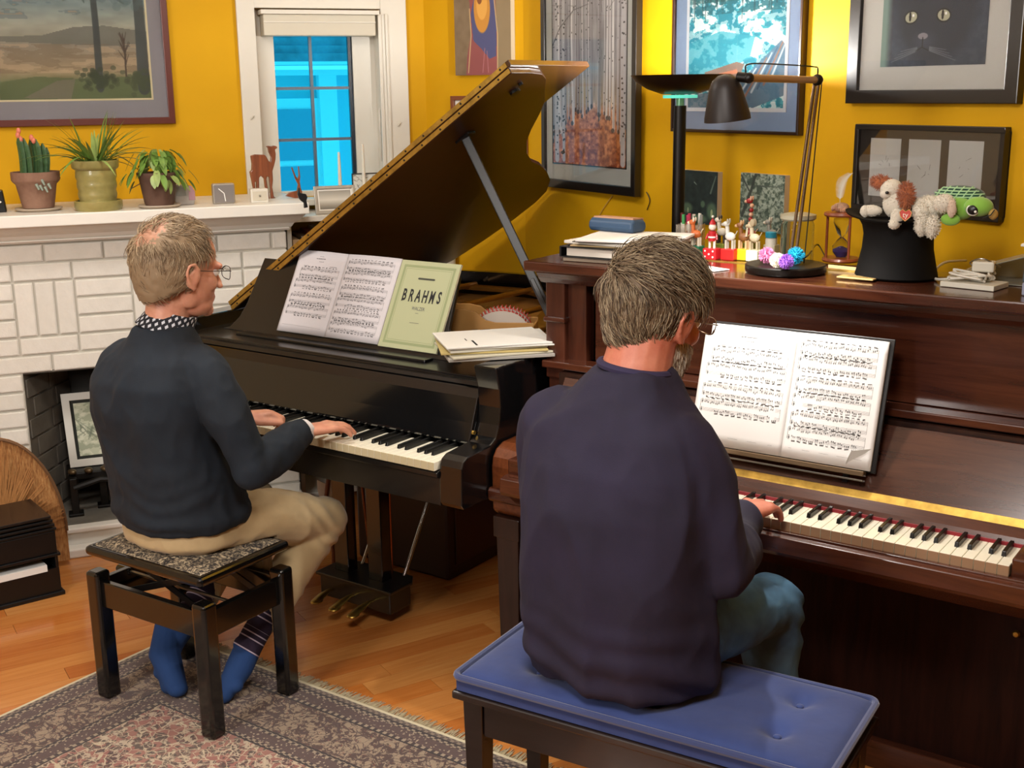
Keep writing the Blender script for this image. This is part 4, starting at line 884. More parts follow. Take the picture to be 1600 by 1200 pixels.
# low white bookcase in the corner between chimney and grand piano
bc = thing('low_bookcase', 'low white bookcase right of the fireplace holding magazines', 'bookcase', tuple(Lp(1.12, 0, .17)))
def lad(u0, u1, z0, z1, o0, o1): return ladd(MB(), u0, u1, z0, z1, o0, o1)
lad(.985, 1.30, 1.19, 1.212, .0, .31).build('top', M_trim, bc, bevel=.003)
lad(.985, 1.003, 0, 1.19, .0, .30).build('side', M_trim, bc, bevel=.002); lad(1.282, 1.30, 0, 1.19, .0, .30).build('side', M_trim, bc, bevel=.002)
for z_ in (.04, .42, .80, 1.0): lad(1.003, 1.282, z_, z_+.018, .0, .29).build('shelf', M_trim, bc, bevel=.002)
for i in range(7):
    a = 1.012+i*.036; h_ = .10+.012*((i*5) % 4); o = lad(a, a+.028, 1.018, 1.018+h_, .06, .27).build('magazine', mat('mag_%d' % (i % 4), ['#c9a57b', '#7d6a55', '#b0503c', '#d9cfbb'][i % 4], .6), None, bevel=.001)
    tag(o, ['tan', 'grey brown', 'red', 'cream', 'second tan', 'second grey brown', 'second red'][i]+' magazine upright in the low white bookcase, '+['first', 'second', 'third', 'fourth', 'fifth', 'sixth', 'last'][i]+' from the chimney', 'magazine', 'magazines in the low bookcase')
q0 = hit(494, 335, Lp(0, 0, .26), LN); q1 = q0+LD*.17; z0 = 1.213; q0[2] = q1[2] = z0; zt = z0+.11; im2 = gradv(canvas(40, 30), [(0, '#9a958a'), (.5, '#d0cabd'), (1, '#7a7468')])
framed('silver_frame', 'silver framed small photo leaning on top of low bookcase', [q0, q1, q1+np.array([0, 0, .11])-LN*.03, q0+np.array([0, 0, .11])-LN*.03], im2, .014, mat('silver_frame', '#aaa69c', .3, .6), .008, .006, glass=False)
# white pail near the corner, between desk and lid
q = at_y(703, 402, 3.98); q = np.array([q[0], 3.98, .0])
# ---------------------------------------------------------------- rug, stool, bench
RX0, RX1, RY0, RY1 = -2.945, -1.45, .15, 2.275
def rug_fn(g):
    gm = g.n('ShaderNodeNewGeometry').outputs['Position']; s = g.sep(gm); X, Y = s[0], s[1]
    dx = g.math('MINIMUM', g.math('SUBTRACT', X, RX0), g.math('SUBTRACT', RX1, X)); dy = g.math('MINIMUM', g.math('SUBTRACT', RY1, Y), g.math('SUBTRACT', Y, RY0))
    d = g.math('MINIMUM', dx, dy)
    wn = g.noise(g.mapping(gm, scale=(1, 1, 0)), 26, 3, .6, 0, 'Color'); wv = g.n('ShaderNodeVectorMath', operation='MULTIPLY_ADD'); g.l(wn, wv.inputs[0]); wv.inputs[1].default_value = (.024, .024, 0); g.l(g.mapping(gm, scale=(1, 1, 0)), wv.inputs[2]); v = wv.outputs[0]; cell = g.vor(v, 46, 'F1', .9); cell2 = g.vor(v, 95, 'F1', 1); edge = g.vor(v, 38, 'DISTANCE_TO_EDGE', .8); nz = g.noise(v, 34, 4, .7, 1.2); nz2 = g.noise(v, 70, 3, .6, .8); big = g.noise(v, 7, 2, .5)
    field = g.mix(g.math('GREATER_THAN', nz, .53), g.ramp(nz2, [(.42, '#3f2e2c'), (.56, '#6e4a44')], 'CONSTANT'), '#b5a28b')
    field = g.mix(g.math('LESS_THAN', cell, .16), field, '#2a1e1f'); field = g.mix(g.math('GREATER_THAN', cell, .60), field, '#8f5a50')
    field = g.mix(g.math('LESS_THAN', edge, .030), field, '#bfae92'); field = g.mix(.14, field, g.ramp(big, [(.35, '#7a4a44'), (.65, '#b8a88c')]))
    main = g.mix(g.math('GREATER_THAN', nz, .50), '#94806a', '#4e3933'); main = g.mix(g.math('LESS_THAN', cell2, .17), main, '#7d463c'); main = g.mix(g.math('LESS_THAN', edge, .03), main, '#4e3b38')
    gu = g.mix(g.math('LESS_THAN', cell2, .26), '#54403c', '#a3907a'); 
    chk = g.n('ShaderNodeTexChecker'); g.l(g.mapping(gm, scale=(1, 1, 0)), chk.inputs[0]); chk.inputs['Scale'].default_value = 90; gd = g.mix(chk.outputs['Fac'], '#3b2d2d', '#9a8872')
    out_ = g.mix(.5, '#6b5a50', gd)
    c = out_
    for t, col in ((.018, '#2e2424'), (.024, gd), (.036, gu), (.075, gd), (.086, '#2e2424'), (.092, main), (.245, '#2e2424'), (.251, gd), (.262, gu), (.300, gd), (.312, '#2e2424'), (.318, field)):
        c = g.mix(g.math('GREATER_THAN', d, t), c, col)
    g.l(c, g.b.inputs['Base Color']); g.bump(g.noise(v, 500, 2), .35, .003)
M_rug = mat('persian_rug_pile', '#8a6f62', .95, sheen=.25, fn=rug_fn)
rug = thing('persian_rug', 'patterned brown and beige persian rug with pale fringe under the stool', 'rug', ((RX0+RX1)/2, (RY0+RY1)/2, 0))
MB().box(RX0, RX1, RY0, RY1, .0005, .010).build('pile', M_rug, rug, bevel=.003)
M_fr = mat('cream_fringe', '#cfc2a2', .9)
MB().box(RX0-.012, RX0+.001, RY0, RY1+.008, .0005, .008).build('side_binding', M_fr, rug, bevel=.002)
MB().box(RX0-.01, RX1, RY1-.001, RY1+.012, .0005, .008).build('end_binding', M_fr, rug, bevel=.002)
mb = MB()
for i in range(520):
    x = RX0+(i+rng.uniform(-.3, .3))*(RX1-RX0)/520; L_ = rng.uniform(.028, .05); j = rng.uniform(-.012, .012)
    mb.tube([(x, RY1+.01, .005), (x+j*.5, RY1+.01+L_*.5, .0035), (x+j, RY1+.01+L_, .002)], [.0019, .0019, .001], 3)
mb.build('fringe', M_fr, rug, kind='stuff')
# ---- stool
SA = R(1.9); sc_ = np.array([-2.585, 2.062, .010]); M_sblk = mat('stool_black_gloss', '#0c0b0a', .18, coat=.5)
stl = thing('piano_stool', 'adjustable black piano stool with floral padded seat on the rug', 'stool', tuple(sc_), SA)
def sb(*a): return MB().box(*a)
for sx in (-1, 1):
    for sy in (-1, 1):
        x, y = sx*.213, sy*.143; mb = MB(); mb.prism([(x-.025, y-.025), (x+.025, y-.025), (x+.025, y+.025), (x-.025, y+.025)], (0, 0, 0), (1, 0, 0), (0, 1, 0), (0, 0, 1), .386); mb.build('leg', M_sblk, stl, world=False, bevel=.010, seg=3)
for sy in (-1, 1): sb(-.19, .19, sy*.143-.010, sy*.143+.010, .282, .359).build('apron', M_sblk, stl, world=False, bevel=.003)
for sx in (-1, 1): sb(sx*.213-.010, sx*.213+.010, -.12, .12, .282, .359).build('apron', M_sblk, stl, world=False, bevel=.003)
sb(-.232, .232, -.167, .167, .434, .462).build('seat_frame', M_sblk, stl, world=False, bevel=.012, seg=3)
def flor_fn(g):
    v = g.coord(); a = g.vor(v, 75, 'F1', 1); nz = g.noise(v, 60, 4, .7, 1.5)
    c = g.ramp(nz, [(.40, '#1b1a1d'), (.5, '#5e5549'), (.58, '#a8977c'), (.66, '#d0bfa0')], 'LINEAR'); g.l(g.mix(g.math('LESS_THAN', a, .2), c, '#2a2422'), g.b.inputs['Base Color']); g.bump(nz, .3, .002)
M_flor = mat('floral_tapestry', '#6d6456', .85, fn=flor_fn)
mb = MB(); mb.grid(lambda u, v: ((u-.5)*.43, (v-.5)*.30, (.463)+.014*(1-(2*u-1)**6)*(1-(2*v-1)**6)), 24, 18); mb.build('seat_pad', M_flor, stl, world=False, smooth=True)
for sy in (-.095, .095):
    mb = MB(); bar(mb, (-.17, sy, .312), (.16, sy, .430), .018, .006, (0, 1, 0)); bar(mb, (.17, sy+.008, .312), (-.16, sy+.008, .430), .018, .006, (0, 1, 0)); o = mb.build('scissor_link', M_blackp, stl, world=False)
    o['kind'] = 'stuff'
for sx in (-.165, .165): MB().cyl((sx, -.10, .30), (sx, .10, .30), .006, n=10).build('cross_rod', M_blackp, stl, world=False, smooth=True)
for sx in (-.16, .16): MB().box(sx-.012, sx+.012, -.11, .11, .42, .436).build('seat_rail', M_blackp, stl, world=False)
mb = MB(); mb.cyl((-.255, -.04, .347), (-.2, -.04, .347), .012, n=14); mb.build('height_knob', M_sblk, stl, world=False, bevel=.003)
MB().cyl((-.20, -.04, .347), (.2, -.04, .347), .005, n=10).build('screw_rod', M_steel, stl, world=False, smooth=True)
# ---- bench
BA = R(4.1); bcn = np.array([-1.07, 2.018, 0]); M_bench = mat('bench_dark_wood', '#1b1210', .35, coat=.3, fn=wood_fn('#211613', '#120b09', 6, 0))
bn = thing('piano_bench', 'dark wooden bench under a blue cushion at the upright piano', 'bench', tuple(bcn), BA)
for sx in (-1, 1):
    for sy in (-1, 1):
        x, y = sx*.365, sy*.125; mb = MB(); a, b_ = .024, .017
        mb.add([(x-b_, y-b_, 0), (x+b_, y-b_, 0), (x+b_, y+b_, 0), (x-b_, y+b_, 0), (x-a, y-a, .44), (x+a, y-a, .44), (x+a, y+a, .44), (x-a, y+a, .44)], [(0, 3, 2, 1), (4, 5, 6, 7), (0, 1, 5, 4), (1, 2, 6, 5), (2, 3, 7, 6), (3, 0, 4, 7)])
        mb.build('leg', M_bench, bn, world=False, bevel=.002)
for sy in (-1, 1): sb(-.34, .34, sy*.135-.009, sy*.135+.009, .355, .44).build('apron', M_bench, bn, world=False, bevel=.002)
for sx in (-1, 1): sb(sx*.375-.009, sx*.375+.009, -.12, .12, .355, .44).build('apron', M_bench, bn, world=False, bevel=.002)
sb(-.405, .405, -.168, .168, .438, .456).build('seat_board', M_bench, bn, world=False, bevel=.004)
M_vel = mat('blue_velvet', '#2c4282', .8, sheen=.25, fn=lambda g: (g.l(g.ramp(g.noise(g.coord(), 6, 4, .6), [(.3, '#1f3064'), (.7, '#2b3f78')]), g.b.inputs['Base Color']), g.bump(g.noise(g.coord(), 12, 3, .5), .3, .01)))
cu = thing('bench_cushion', 'blue tufted velvet cushion with piped edge on the piano bench', 'cushion', (bcn[0], bcn[1], .457), BA)
tufts = [(-.25, -.06), (-.25, .07), (.02, -.07), (.02, .07), (.27, -.06), (.27, .075)]
def cush(u, v):
    x, y = (u-.5)*.79, (v-.5)*.325; rr = min(1, (1-abs(2*u-1)**10))*min(1, (1-abs(2*v-1)**8)); h = .030+.022*max(rr, 0)**.5
    for (a, b) in tufts: h -= .020*math.exp(-((x-a)**2+(y-b)**2)/.0006)+.006*math.exp(-((x-a)**2+(y-b)**2)/.006)
    return (x, y, h)
mb = MB(); mb.grid(cush, 90, 44); n0 = len(mb.v); mb.grid(lambda u, v: ((u-.5)*.79, (v-.5)*.325, .001), 4, 4)
ring = [cush(i/90, 0) for i in range(91)]+[cush(1, j/44) for j in range(1, 45)]+[cush(1-i/90, 1) for i in range(1, 91)]+[cush(0, 1-j/44) for j in range(1, 44)]
k0 = len(mb.v); mb.add(ring+[(x, y, .001) for x, y, z in ring], [(i, (i+1) % len(ring), len(ring)+(i+1) % len(ring), len(ring)+i) for i in range(len(ring))])
mb.build('padding', M_vel, cu, world=False, smooth=True)
pp = []
for (cx_, cy_, a0) in ((.38, .147, 0), (-.38, .147, 90), (-.38, -.147, 180), (.38, -.147, 270)):
    for k in range(6): a = R(a0+k*18); pp.append((cx_+.02*math.cos(a), cy_+.02*math.sin(a), .034))
pp.append(pp[0]); mb = MB(); mb.tube(pp, .0075, 8, cap=False); mb.build('piping', mat('piping_blue', '#2d3a68', .8, sheen=.5), cu, world=False, smooth=True)
for (a, b) in tufts: MB().ball((a, b, .030), (.008, .008, .004), 10, 6).build('button', M_vel, cu, world=False, smooth=True)
# ---------------------------------------------------------------- figures
def fuse(mb, voxel, smooth=4, name='m', disp=None, factor=.6):
    me = mb.mesh(name, fixn=False); bm = bmesh.new(); bm.from_mesh(me); bmesh.ops.recalc_face_normals(bm, faces=bm.faces); bm.to_mesh(me); bm.free()
    o = bpy.data.objects.new('tmp', me); COL.objects.link(o); m_ = o.modifiers.new('r', 'REMESH'); m_.mode = 'VOXEL'; m_.voxel_size = voxel; m_.adaptivity = 0
    s = o.modifiers.new('s', 'SMOOTH'); s.iterations = smooth; s.factor = factor
    dg = bpy.context.evaluated_depsgraph_get(); dg.update(); res = bpy.data.meshes.new_from_object(o.evaluated_get(dg)); bpy.data.objects.remove(o); bpy.data.meshes.remove(me)
    if disp:
        n = len(res.vertices); co = np.empty(n*3, 'f'); res.vertices.foreach_get('co', co); co = co.reshape(-1, 3); no = np.empty(n*3, 'f'); res.vertices.foreach_get('normal', no); no = no.reshape(-1, 3)
        d = np.array([disp(Vector(c), Vector(k)) for c, k in zip(co.tolist(), no.tolist())], 'f'); co = co+no*d[:, None]; res.vertices.foreach_set('co', co.reshape(-1)); res.update()
    res.polygons.foreach_set('use_smooth', [True]*len(res.polygons)); res.name = name; return res
def limb(mb, pts, rs, n=18, sub=6):
    P_ = bez(pts, sub); k = np.linspace(0, len(rs)-1, len(P_)); r = np.interp(k, range(len(rs)), rs); mb.tube(P_, list(r), n); mb.ball(P_[0], float(r[0]), n, 10); mb.ball(P_[-1], float(r[-1]), n, 10)
def rings(mb, rs, n=40, p=2.4):
    vs = []
    for (cx_, cy_, z_, a, b, *yw) in rs:
        y_ = R(yw[0]) if yw else 0
        for k in range(n):
            t = 2*math.pi*k/n; c, s = math.cos(t), math.sin(t); x = a*math.copysign(abs(c)**(2/p), c); y = b*math.copysign(abs(s)**(2/p), s)
            vs.append((cx_+x*math.cos(y_)-y*math.sin(y_), cy_+x*math.sin(y_)+y*math.cos(y_), z_))
    m_ = len(rs); mb.add(vs, [(i*n+k, i*n+(k+1) % n, (i+1)*n+(k+1) % n, (i+1)*n+k) for i in range(m_-1) for k in range(n)]+[tuple(range(n-1, -1, -1)), tuple(range((m_-1)*n, m_*n))])
def hand(mb, W, f, u, side, curls, spread=.10, thumb=(.9, .35), sc=1.0, thumbdir=None):
    """W wrist, f forward, u up (back of hand), side +1 right hand; curls: per finger tuple of cumulative pitch angles"""
    W = np.array(W, float); f = np.array(f, float)/np.linalg.norm(f); u = np.array(u, float); u -= f*(u@f); u /= np.linalg.norm(u); s = np.cross(f, u)*side  # s: towards the little finger
    vs = []; n = 16; secs = [(-.02, .026, .020, 0), (.0, .026, .0185, 0), (.025, .033, .0175, 0), (.055, .040, .0155, 0), (.082, .041, .013, 0), (.092, .036, .010, 0)]
    for (l, a, b, _) in secs:
        for k in range(n): t = 2*math.pi*k/n; vs.append(W+f*l*sc+s*(.002+a*math.cos(t))*sc+u*b*math.sin(t)*sc)
    m_ = len(secs); mb.add(vs, [(i*n+k, i*n+(k+1) % n, (i+1)*n+(k+1) % n, (i+1)*n+k) for i in range(m_-1) for k in range(n)]+[tuple(range(n-1, -1, -1)), tuple(range((m_-1)*n, m_*n))])
    offs = (-.030, -.010, .011, .030); L_ = (.072, .080, .074, .058); base = (.084, .088, .084, .076); tips = []
    for i in range(4):
        p = W+f*(base[i]-.02)*sc+s*offs[i]*sc; q = W+f*base[i]*sc+s*offs[i]*sc+u*.003; sp = (i-1.5)*spread; pts = [p, q]; rr = [.0098, .0098]; a_ = 0
        for fr, an_, r_ in zip((.46, .30, .24), curls[i], (.0088, .0080, .0068)):
            d = (f*math.cos(sp)+s*math.sin(sp))*math.cos(an_)-u*math.sin(an_); q = q+d*L_[i]*fr*sc; pts.append(q); rr.append(r_)
        for a0, a1, r0, r1 in zip(pts[:-1], pts[1:], rr[:-1], rr[1:]): mb.tube([a0, a1], [r0*sc, r1*sc], 10); mb.ball(a1, r1*sc, 10, 7)
        tips.append(pts[-1])
    q = W+f*.018*sc-s*.022*sc-u*.004; td = thumbdir if thumbdir is not None else (f*math.cos(thumb[0])-s*math.sin(thumb[0])-u*thumb[1]); td = np.array(td, float)/np.linalg.norm(td); d2 = td*.75+f*.66; d2 /= np.linalg.norm(d2)
    pts = [q, q+td*.040*sc, q+td*.040*sc+d2*.033*sc, q+td*.040*sc+d2*.058*sc]
    for a0, a1, r0, r1 in zip(pts[:-1], pts[1:], (.016, .0125, .0105), (.0125, .0105, .008)): mb.tube([a0, a1], [r0*sc, r1*sc], 10); mb.ball(a1, r1*sc, 10, 7)
    mb.ball(pts[0], .016*sc, 10, 7); tips.append(pts[-1]); return tips
def head_parts(mb, M, beardless=True):
    def B(c, r, rot=None):
        m3 = M.to_3x3() @ (rot if rot is not None else Matrix.Identity(3)); mb.ball(M @ Vector(c), r, 24, 16, M=m3)
    def T(pts, r, n=10): mb.tube([tuple(M @ Vector(p)) for p in pts], r, n)
    B((0, -.018, .035), (.076, .096, .088)); B((0, .02, .045), (.070, .070, .068)); B((0, .028, -.025), (.060, .066, .082)); B((0, .040, -.078), (.047, .048, .034)); B((0, .076, -.094), (.022, .018, .018))
    for s in (-1, 1):
        B((s*.038, .060, -.022), (.023, .023, .024)); B((s*.043, .008, -.052), (.014, .030, .034)); B((s*.034, .082, .020), (.026, .012, .010)); B((s*.011, .107, -.034), (.008, .009, .007))
        rot = Matrix.Rotation(s*R(-22), 3, 'Z') @ Matrix.Rotation(R(-10), 3, 'X')
        B((s*.079, -.006, -.004), (.008, .018, .030), rot)
        T([(s*.078, .010, -.012), (s*.086, .008, .012), (s*.090, -.006, .027), (s*.092, -.022, .024), (s*.090, -.027, .004), (s*.084, -.016, -.020), (s*.080, -.002, -.034), (s*.077, .006, -.030)], [.004, .0045, .005, .005, .005, .005, .006, .005])
        T([(s*.084, -.002, .012), (s*.087, -.012, .006), (s*.085, -.010, -.010)], [.003, .004, .003])
    T([(0, .092, .014), (0, .101, -.010), (0, .110, -.028)], [.007, .0085, .010]); B((0, .108, -.029), (.011, .009, .008))
    B((0, .062, -.060), (.036, .032, .030)); T([(-.020, .088, -.060), (0, .095, -.058), (.020, .088, -.060)], [.003, .0045, .003]); T([(-.018, .087, -.067), (0, .093, -.067), (.018, .087, -.067)], [.003, .005, .003])
def skin_fn(red):
    def f(g): g.l(g.ramp(g.noise(g.coord(), 28, 4, .6), [(.3, red[0]), (.7, red[1])]), g.b.inputs['Base Color']); g.bump(g.noise(g.coord(), 220, 3), .1, .001)
    return f
def make_hair(parent, M, flow, region, nst, length, colors, seed, thick=.0009, scalp=None, cap_ok=None, name='hair'):
    r = np.random.default_rng(seed); mb = MB(); c0 = np.array([0, -.016, .037]); rad = np.array([.078, .098, .090]); k = 0
    def sf(d, th=0.):
        if d[2] >= 0: return c0+d*(rad+th)
        rz_ = .090+.052*min(1, max(0, -d[1])*1.6); w_ = max(1e-6, 1-d[2]**2)**.5; k_ = (w_**.45)/w_ if w_ > .05 else 1; sh_ = 1-.22*(-d[2])**2
        return c0+np.array([d[0]*k_*sh_*(rad[0]+th), d[1]*k_*sh_*(rad[1]+th), d[2]*(rz_+th)])
    mats = [mat('hair_%s_%d' % (seed, i), c, .55, spec=.4) for i, c in enumerate(colors)]+([mat('thin_haired_scalp', '#a87a60', .6, var=.12, vscale=60)] if scalp else [])
    if cap_ok:
        nu, nv = 96, 64; vs = []; ok = {}
        for j in range(nv+1):
            t = math.pi*.98*j/nv
            for i in range(nu):
                a = 2*math.pi*i/nu; d = np.array([math.sin(t)*math.cos(a), math.sin(t)*math.sin(a), math.cos(t)]); nzv = noise.noise(Vector(d*9))*.0035+noise.noise(Vector(d*22))*.0018
                th = cap_ok(d); ok[(j, i)] = th > 0; p = sf(d, th+nzv*(th > 0)); vs.append(tuple(M @ Vector(p)))
        F_ = [(j*nu+i, (j+1)*nu+i, (j+1)*nu+(i+1) % nu, j*nu+(i+1) % nu) for j in range(nv) for i in range(nu) if ok[(j, i)] and ok[(j, (i+1) % nu)] and ok[(j+1, i)] and ok[(j+1, (i+1) % nu)]]
        mb.add(vs, F_)
        if scalp:
            for q, f_ in enumerate(F_):
                j, i = divmod(f_[0], nu); t = math.pi*.98*j/nv; a = 2*math.pi*i/nu; d = np.array([math.sin(t)*math.cos(a), math.sin(t)*math.sin(a), math.cos(t)])
                if scalp(d)+.25*noise.noise(Vector(d*14)) > .45: mb.mi[q] = len(colors)
    while k < nst:
        d = r.normal(size=3); d /= np.linalg.norm(d); w = region(d)
        if r.random() > w: continue
        k += 1; root = sf(d, .006); nn = d/rad; nn /= np.linalg.norm(nn); L_ = length(d)*r.uniform(.6, 1.15); fl = np.array(flow(d), float)+r.normal(size=3)*.16; fl -= nn*(fl@nn); fl /= np.linalg.norm(fl)+1e-9
        pts = []; p = root.copy(); lift = r.uniform(.25, .7)
        for q in range(5):
            pts.append(tuple(M @ Vector(p))); nd = (p-c0)/rad; nl = np.linalg.norm(nd); n2 = (nd/rad); n2 /= np.linalg.norm(n2); dd = fl-n2*(fl@n2); dd /= np.linalg.norm(dd)+1e-9; p = p+(dd+n2*lift*(1-q/2.6))*L_/4
            nd = (p-c0)/rad; nl = np.linalg.norm(nd)
            if nl < 1.03 and p[2] > c0[2]: p = c0+(p-c0)*1.03/nl
        mb.cm = int(r.integers(0, len(colors))); t_ = thick*r.uniform(.7, 1.3); mb.tube(pts, [t_, t_, t_*.9, t_*.7, t_*.25], 3, cap=False)
    mb.cm = 0; me = mb.mesh(name, fixn=False); return link_mesh(name, me, mats, parent, smooth=True)
def glasses(label, M, m_, nm='eyeglasses'):
    t = thing(nm, label, 'glasses', tuple(M @ Vector((0, .108, .004))))
    for s in (-1, 1):
        rim = []; 
        for k in range(21): a = 2*math.pi*k/20; ca, sa = math.cos(a), math.sin(a); rim.append(M @ Vector((s*.036+.026*math.copysign(abs(ca)**.7, ca), .116-.004*abs(ca)**2-(.006 if s*ca > 0 else 0), .002+.017*math.copysign(abs(sa)**.7, sa))))
        mb = MB(); mb.tube(rim, .0011, 6, cap=False); fr = mb.build('rim', m_, t, smooth=True)
        mb = MB(); mb.add([tuple(v) for v in rim[:-1]], [tuple(range(20))]); mb.build('lens', mat('lens_glass', '#f4f7f7', .02, trans=1, ior=1.02), t)
        mb = MB(); mb.tube([M @ Vector(v) for v in ((s*.062, .108, .008), (s*.074, .096, .010), (s*.080, .04, .010), (s*.083, -.012, .012), (s*.084, -.03, -.004))], .0013, 6); mb.build('temple', m_, t, smooth=True)
    mb = MB(); mb.tube([M @ Vector(v) for v in ((-.011, .116, .006), (0, .119, .009), (.011, .116, .006))], .0012, 6); mb.build('bridge', m_, t, smooth=True); return t
def eyes(parent, M):
    for s in (-1, 1):
        mb = MB(); mb.ball(M @ Vector((s*.031, .079, .003)), .0125, 16, 12); mb.build('eye', mat('eye_white', '#e8e2da', .2), parent, smooth=True)
        mb = MB(); mb.ball(M @ Vector((s*.031, .0885, .002)), .0048, 12, 8); mb.build('iris', mat('blue_iris', '#4a6478', .15), parent, smooth=True)
fold = lambda c, s, sd, amp: amp*(1-abs(noise.noise(Vector((c.x*s[0]+sd, c.y*s[1], c.z*s[2])))*2.2))
# ======== left player
p1 = thing('person', 'man in dark blue sweater and khaki trousers on the black stool playing the grand piano', 'person', (-2.59, 2.07, .45))
H1 = Matrix.Translation((-2.555, 2.085, 1.232)) @ Matrix.Rotation(R(-12), 4, 'Z') @ Matrix.Rotation(R(-6), 4, 'X') @ Matrix.Scale(1.07, 4)
neck1 = (-2.585, 2.045, 1.07)
mb = MB(); head_parts(mb, H1)
limb(mb, [(-2.583, 2.035, 1.03), (-2.58, 2.055, 1.12), (-2.575, 2.07, 1.20)], [.066, .058, .058])
rings(mb, [(-2.59, 2.06, .50, .15, .11), (-2.595, 2.05, .60, .155, .11), (-2.60, 2.03, .72, .145, .10), (-2.60, 2.015, .86, .155, .105), (-2.595, 2.02, .96, .155, .10), (-2.59, 2.035, 1.04, .10, .07), (-2.585, 2.04, 1.07, .06, .055)])
shR, elR, wrR = (-2.43, 2.045, .975), (-2.325, 2.085, .735), (-2.335, 2.295, .780)
shL, elL, wrL = (-2.755, 2.035, .955), (-2.83, 2.14, .77), (-2.56, 2.262, .792)
limb(mb, [shR, ((shR[0]+elR[0])/2, (shR[1]+elR[1])/2-.01, (shR[2]+elR[2])/2), elR], [.046, .044, .040]); limb(mb, [elR, ((elR[0]+wrR[0])/2, (elR[1]+wrR[1])/2, (elR[2]+wrR[2])/2-.003), wrR], [.040, .036, .026])
limb(mb, [shL, elL], [.052, .042]); limb(mb, [elL, wrL], [.040, .026])
cur = lambda a, b, c, k=0.: (a, b, c)
hand(mb, wrR, (.30, .93, -.03), (.05, .12, 1), 1, [(.30, .75, 1.15), (.16, .5, .85), (.18, .5, .8), (.25, .6, .9)], thumb=(.75, .45))
hand(mb, wrL, (.55, .82, .02), (-.15, .05, 1), -1, [(.62, 1.7, 2.4), (.55, 1.75, 2.5), (.6, 1.6, 2.3), (.45, 1.25, 1.9)], thumb=(.35, .32))
kR, kL, aR, aL = (-2.435, 2.455, .452), (-2.745, 2.46, .45), (-2.482, 2.185, .160), (-2.70, 2.13, .185)
for hp, kn_, an_ in (((-2.50, 2.10, .535), kR, aR), ((-2.68, 2.10, .535), kL, aL)): limb(mb, [hp, kn_], [.070, .050]); limb(mb, [kn_, an_], [.048, .028])
limb(mb, [aR, (-2.485, 2.135, .085), (-2.482, 2.07, .040)], [.026, .028, .014]); limb(mb, [aL, (-2.715, 2.065, .11), (-2.655, 2.015, .040)], [.026, .028, .014])
M_skin1 = mat('fair_skin', '#c98b6e', .5, sss=.15, fn=skin_fn(('#bf7f66', '#d39a7d')))
bd = fuse(mb, .004, 3, 'body', factor=.5); link_mesh('body', bd, M_skin1, p1)
eyes(p1, H1)
# sweater
def swd(c, n):
    d = fold(c, (8, 8, 4.5), 3, .0085)+fold(c, (22, 22, 14), 9, .0028)
    if c.z < .75: d += .004*math.sin(c.z*120+noise.noise(c*6)*6)*max(0, (.75-c.z)/.25)
    return d-.001
mb = MB(); rings(mb, [(-2.59, 2.07, .550, .192, .154), (-2.592, 2.062, .58, .197, .158), (-2.598, 2.05, .64, .188, .142), (-2.605, 2.03, .75, .183, .128), (-2.605, 2.012, .87, .188, .130), (-2.60, 2.015, .95, .188, .127), (-2.595, 2.025, 1.01, .168, .108), (-2.59, 2.035, 1.055, .105, .080), (-2.588, 2.04, 1.09, .072, .066)])
limb(mb, [(-2.50, 2.04, .99), shR, ((shR[0]+elR[0])/2+.005, (shR[1]+elR[1])/2-.012, .87), elR], [.062, .060, .058, .052]); limb(mb, [elR, ((elR[0]+wrR[0])/2, (elR[1]+wrR[1])/2, .752), (wrR[0]-.002, wrR[1]-.018, .778)], [.056, .050, .036])
limb(mb, [(-2.69, 2.04, .985), shL, elL], [.062, .060, .052]); limb(mb, [elL, ((elL[0]+wrL[0])/2, (elL[1]+wrL[1])/2, .775), (wrL[0]-.02, wrL[1]-.01, .79)], [.055, .048, .034])
def knit(c1, c2):
    def f(g):
        g.l(g.ramp(g.noise(g.coord(), 7, 4, .6), [(.3, c1), (.7, c2)]), g.b.inputs['Base Color']); g.bump(g.noise(g.coord(), 400, 2, .5), .25, .001)
    return f
me = fuse(mb, .0065, 7, 'sweater', swd); link_mesh('sweater', me, mat('navy_wool', '#1c2a38', .85, fn=knit('#0b141e', '#121e2a')), p1)
for w_, d_ in ((wrR, np.array(wrR)-np.array(elR)), (wrL, np.array(wrL)-np.array(elL))):
    d_ = d_/np.linalg.norm(d_); mb = MB(); mb.cyl(np.array(w_)-d_*.03, np.array(w_)+d_*.008, .0335, .032, 24); mb.build('cuff', mat('pale_cuff', '#c9c3c0', .8), p1, smooth=True, label='pale shirt cuff')
# seams across the shoulders
mb = MB(); pts_ = [(-2.50, 1.935, .985), (-2.46, 1.965, 1.02), (-2.43, 2.01, 1.06)]
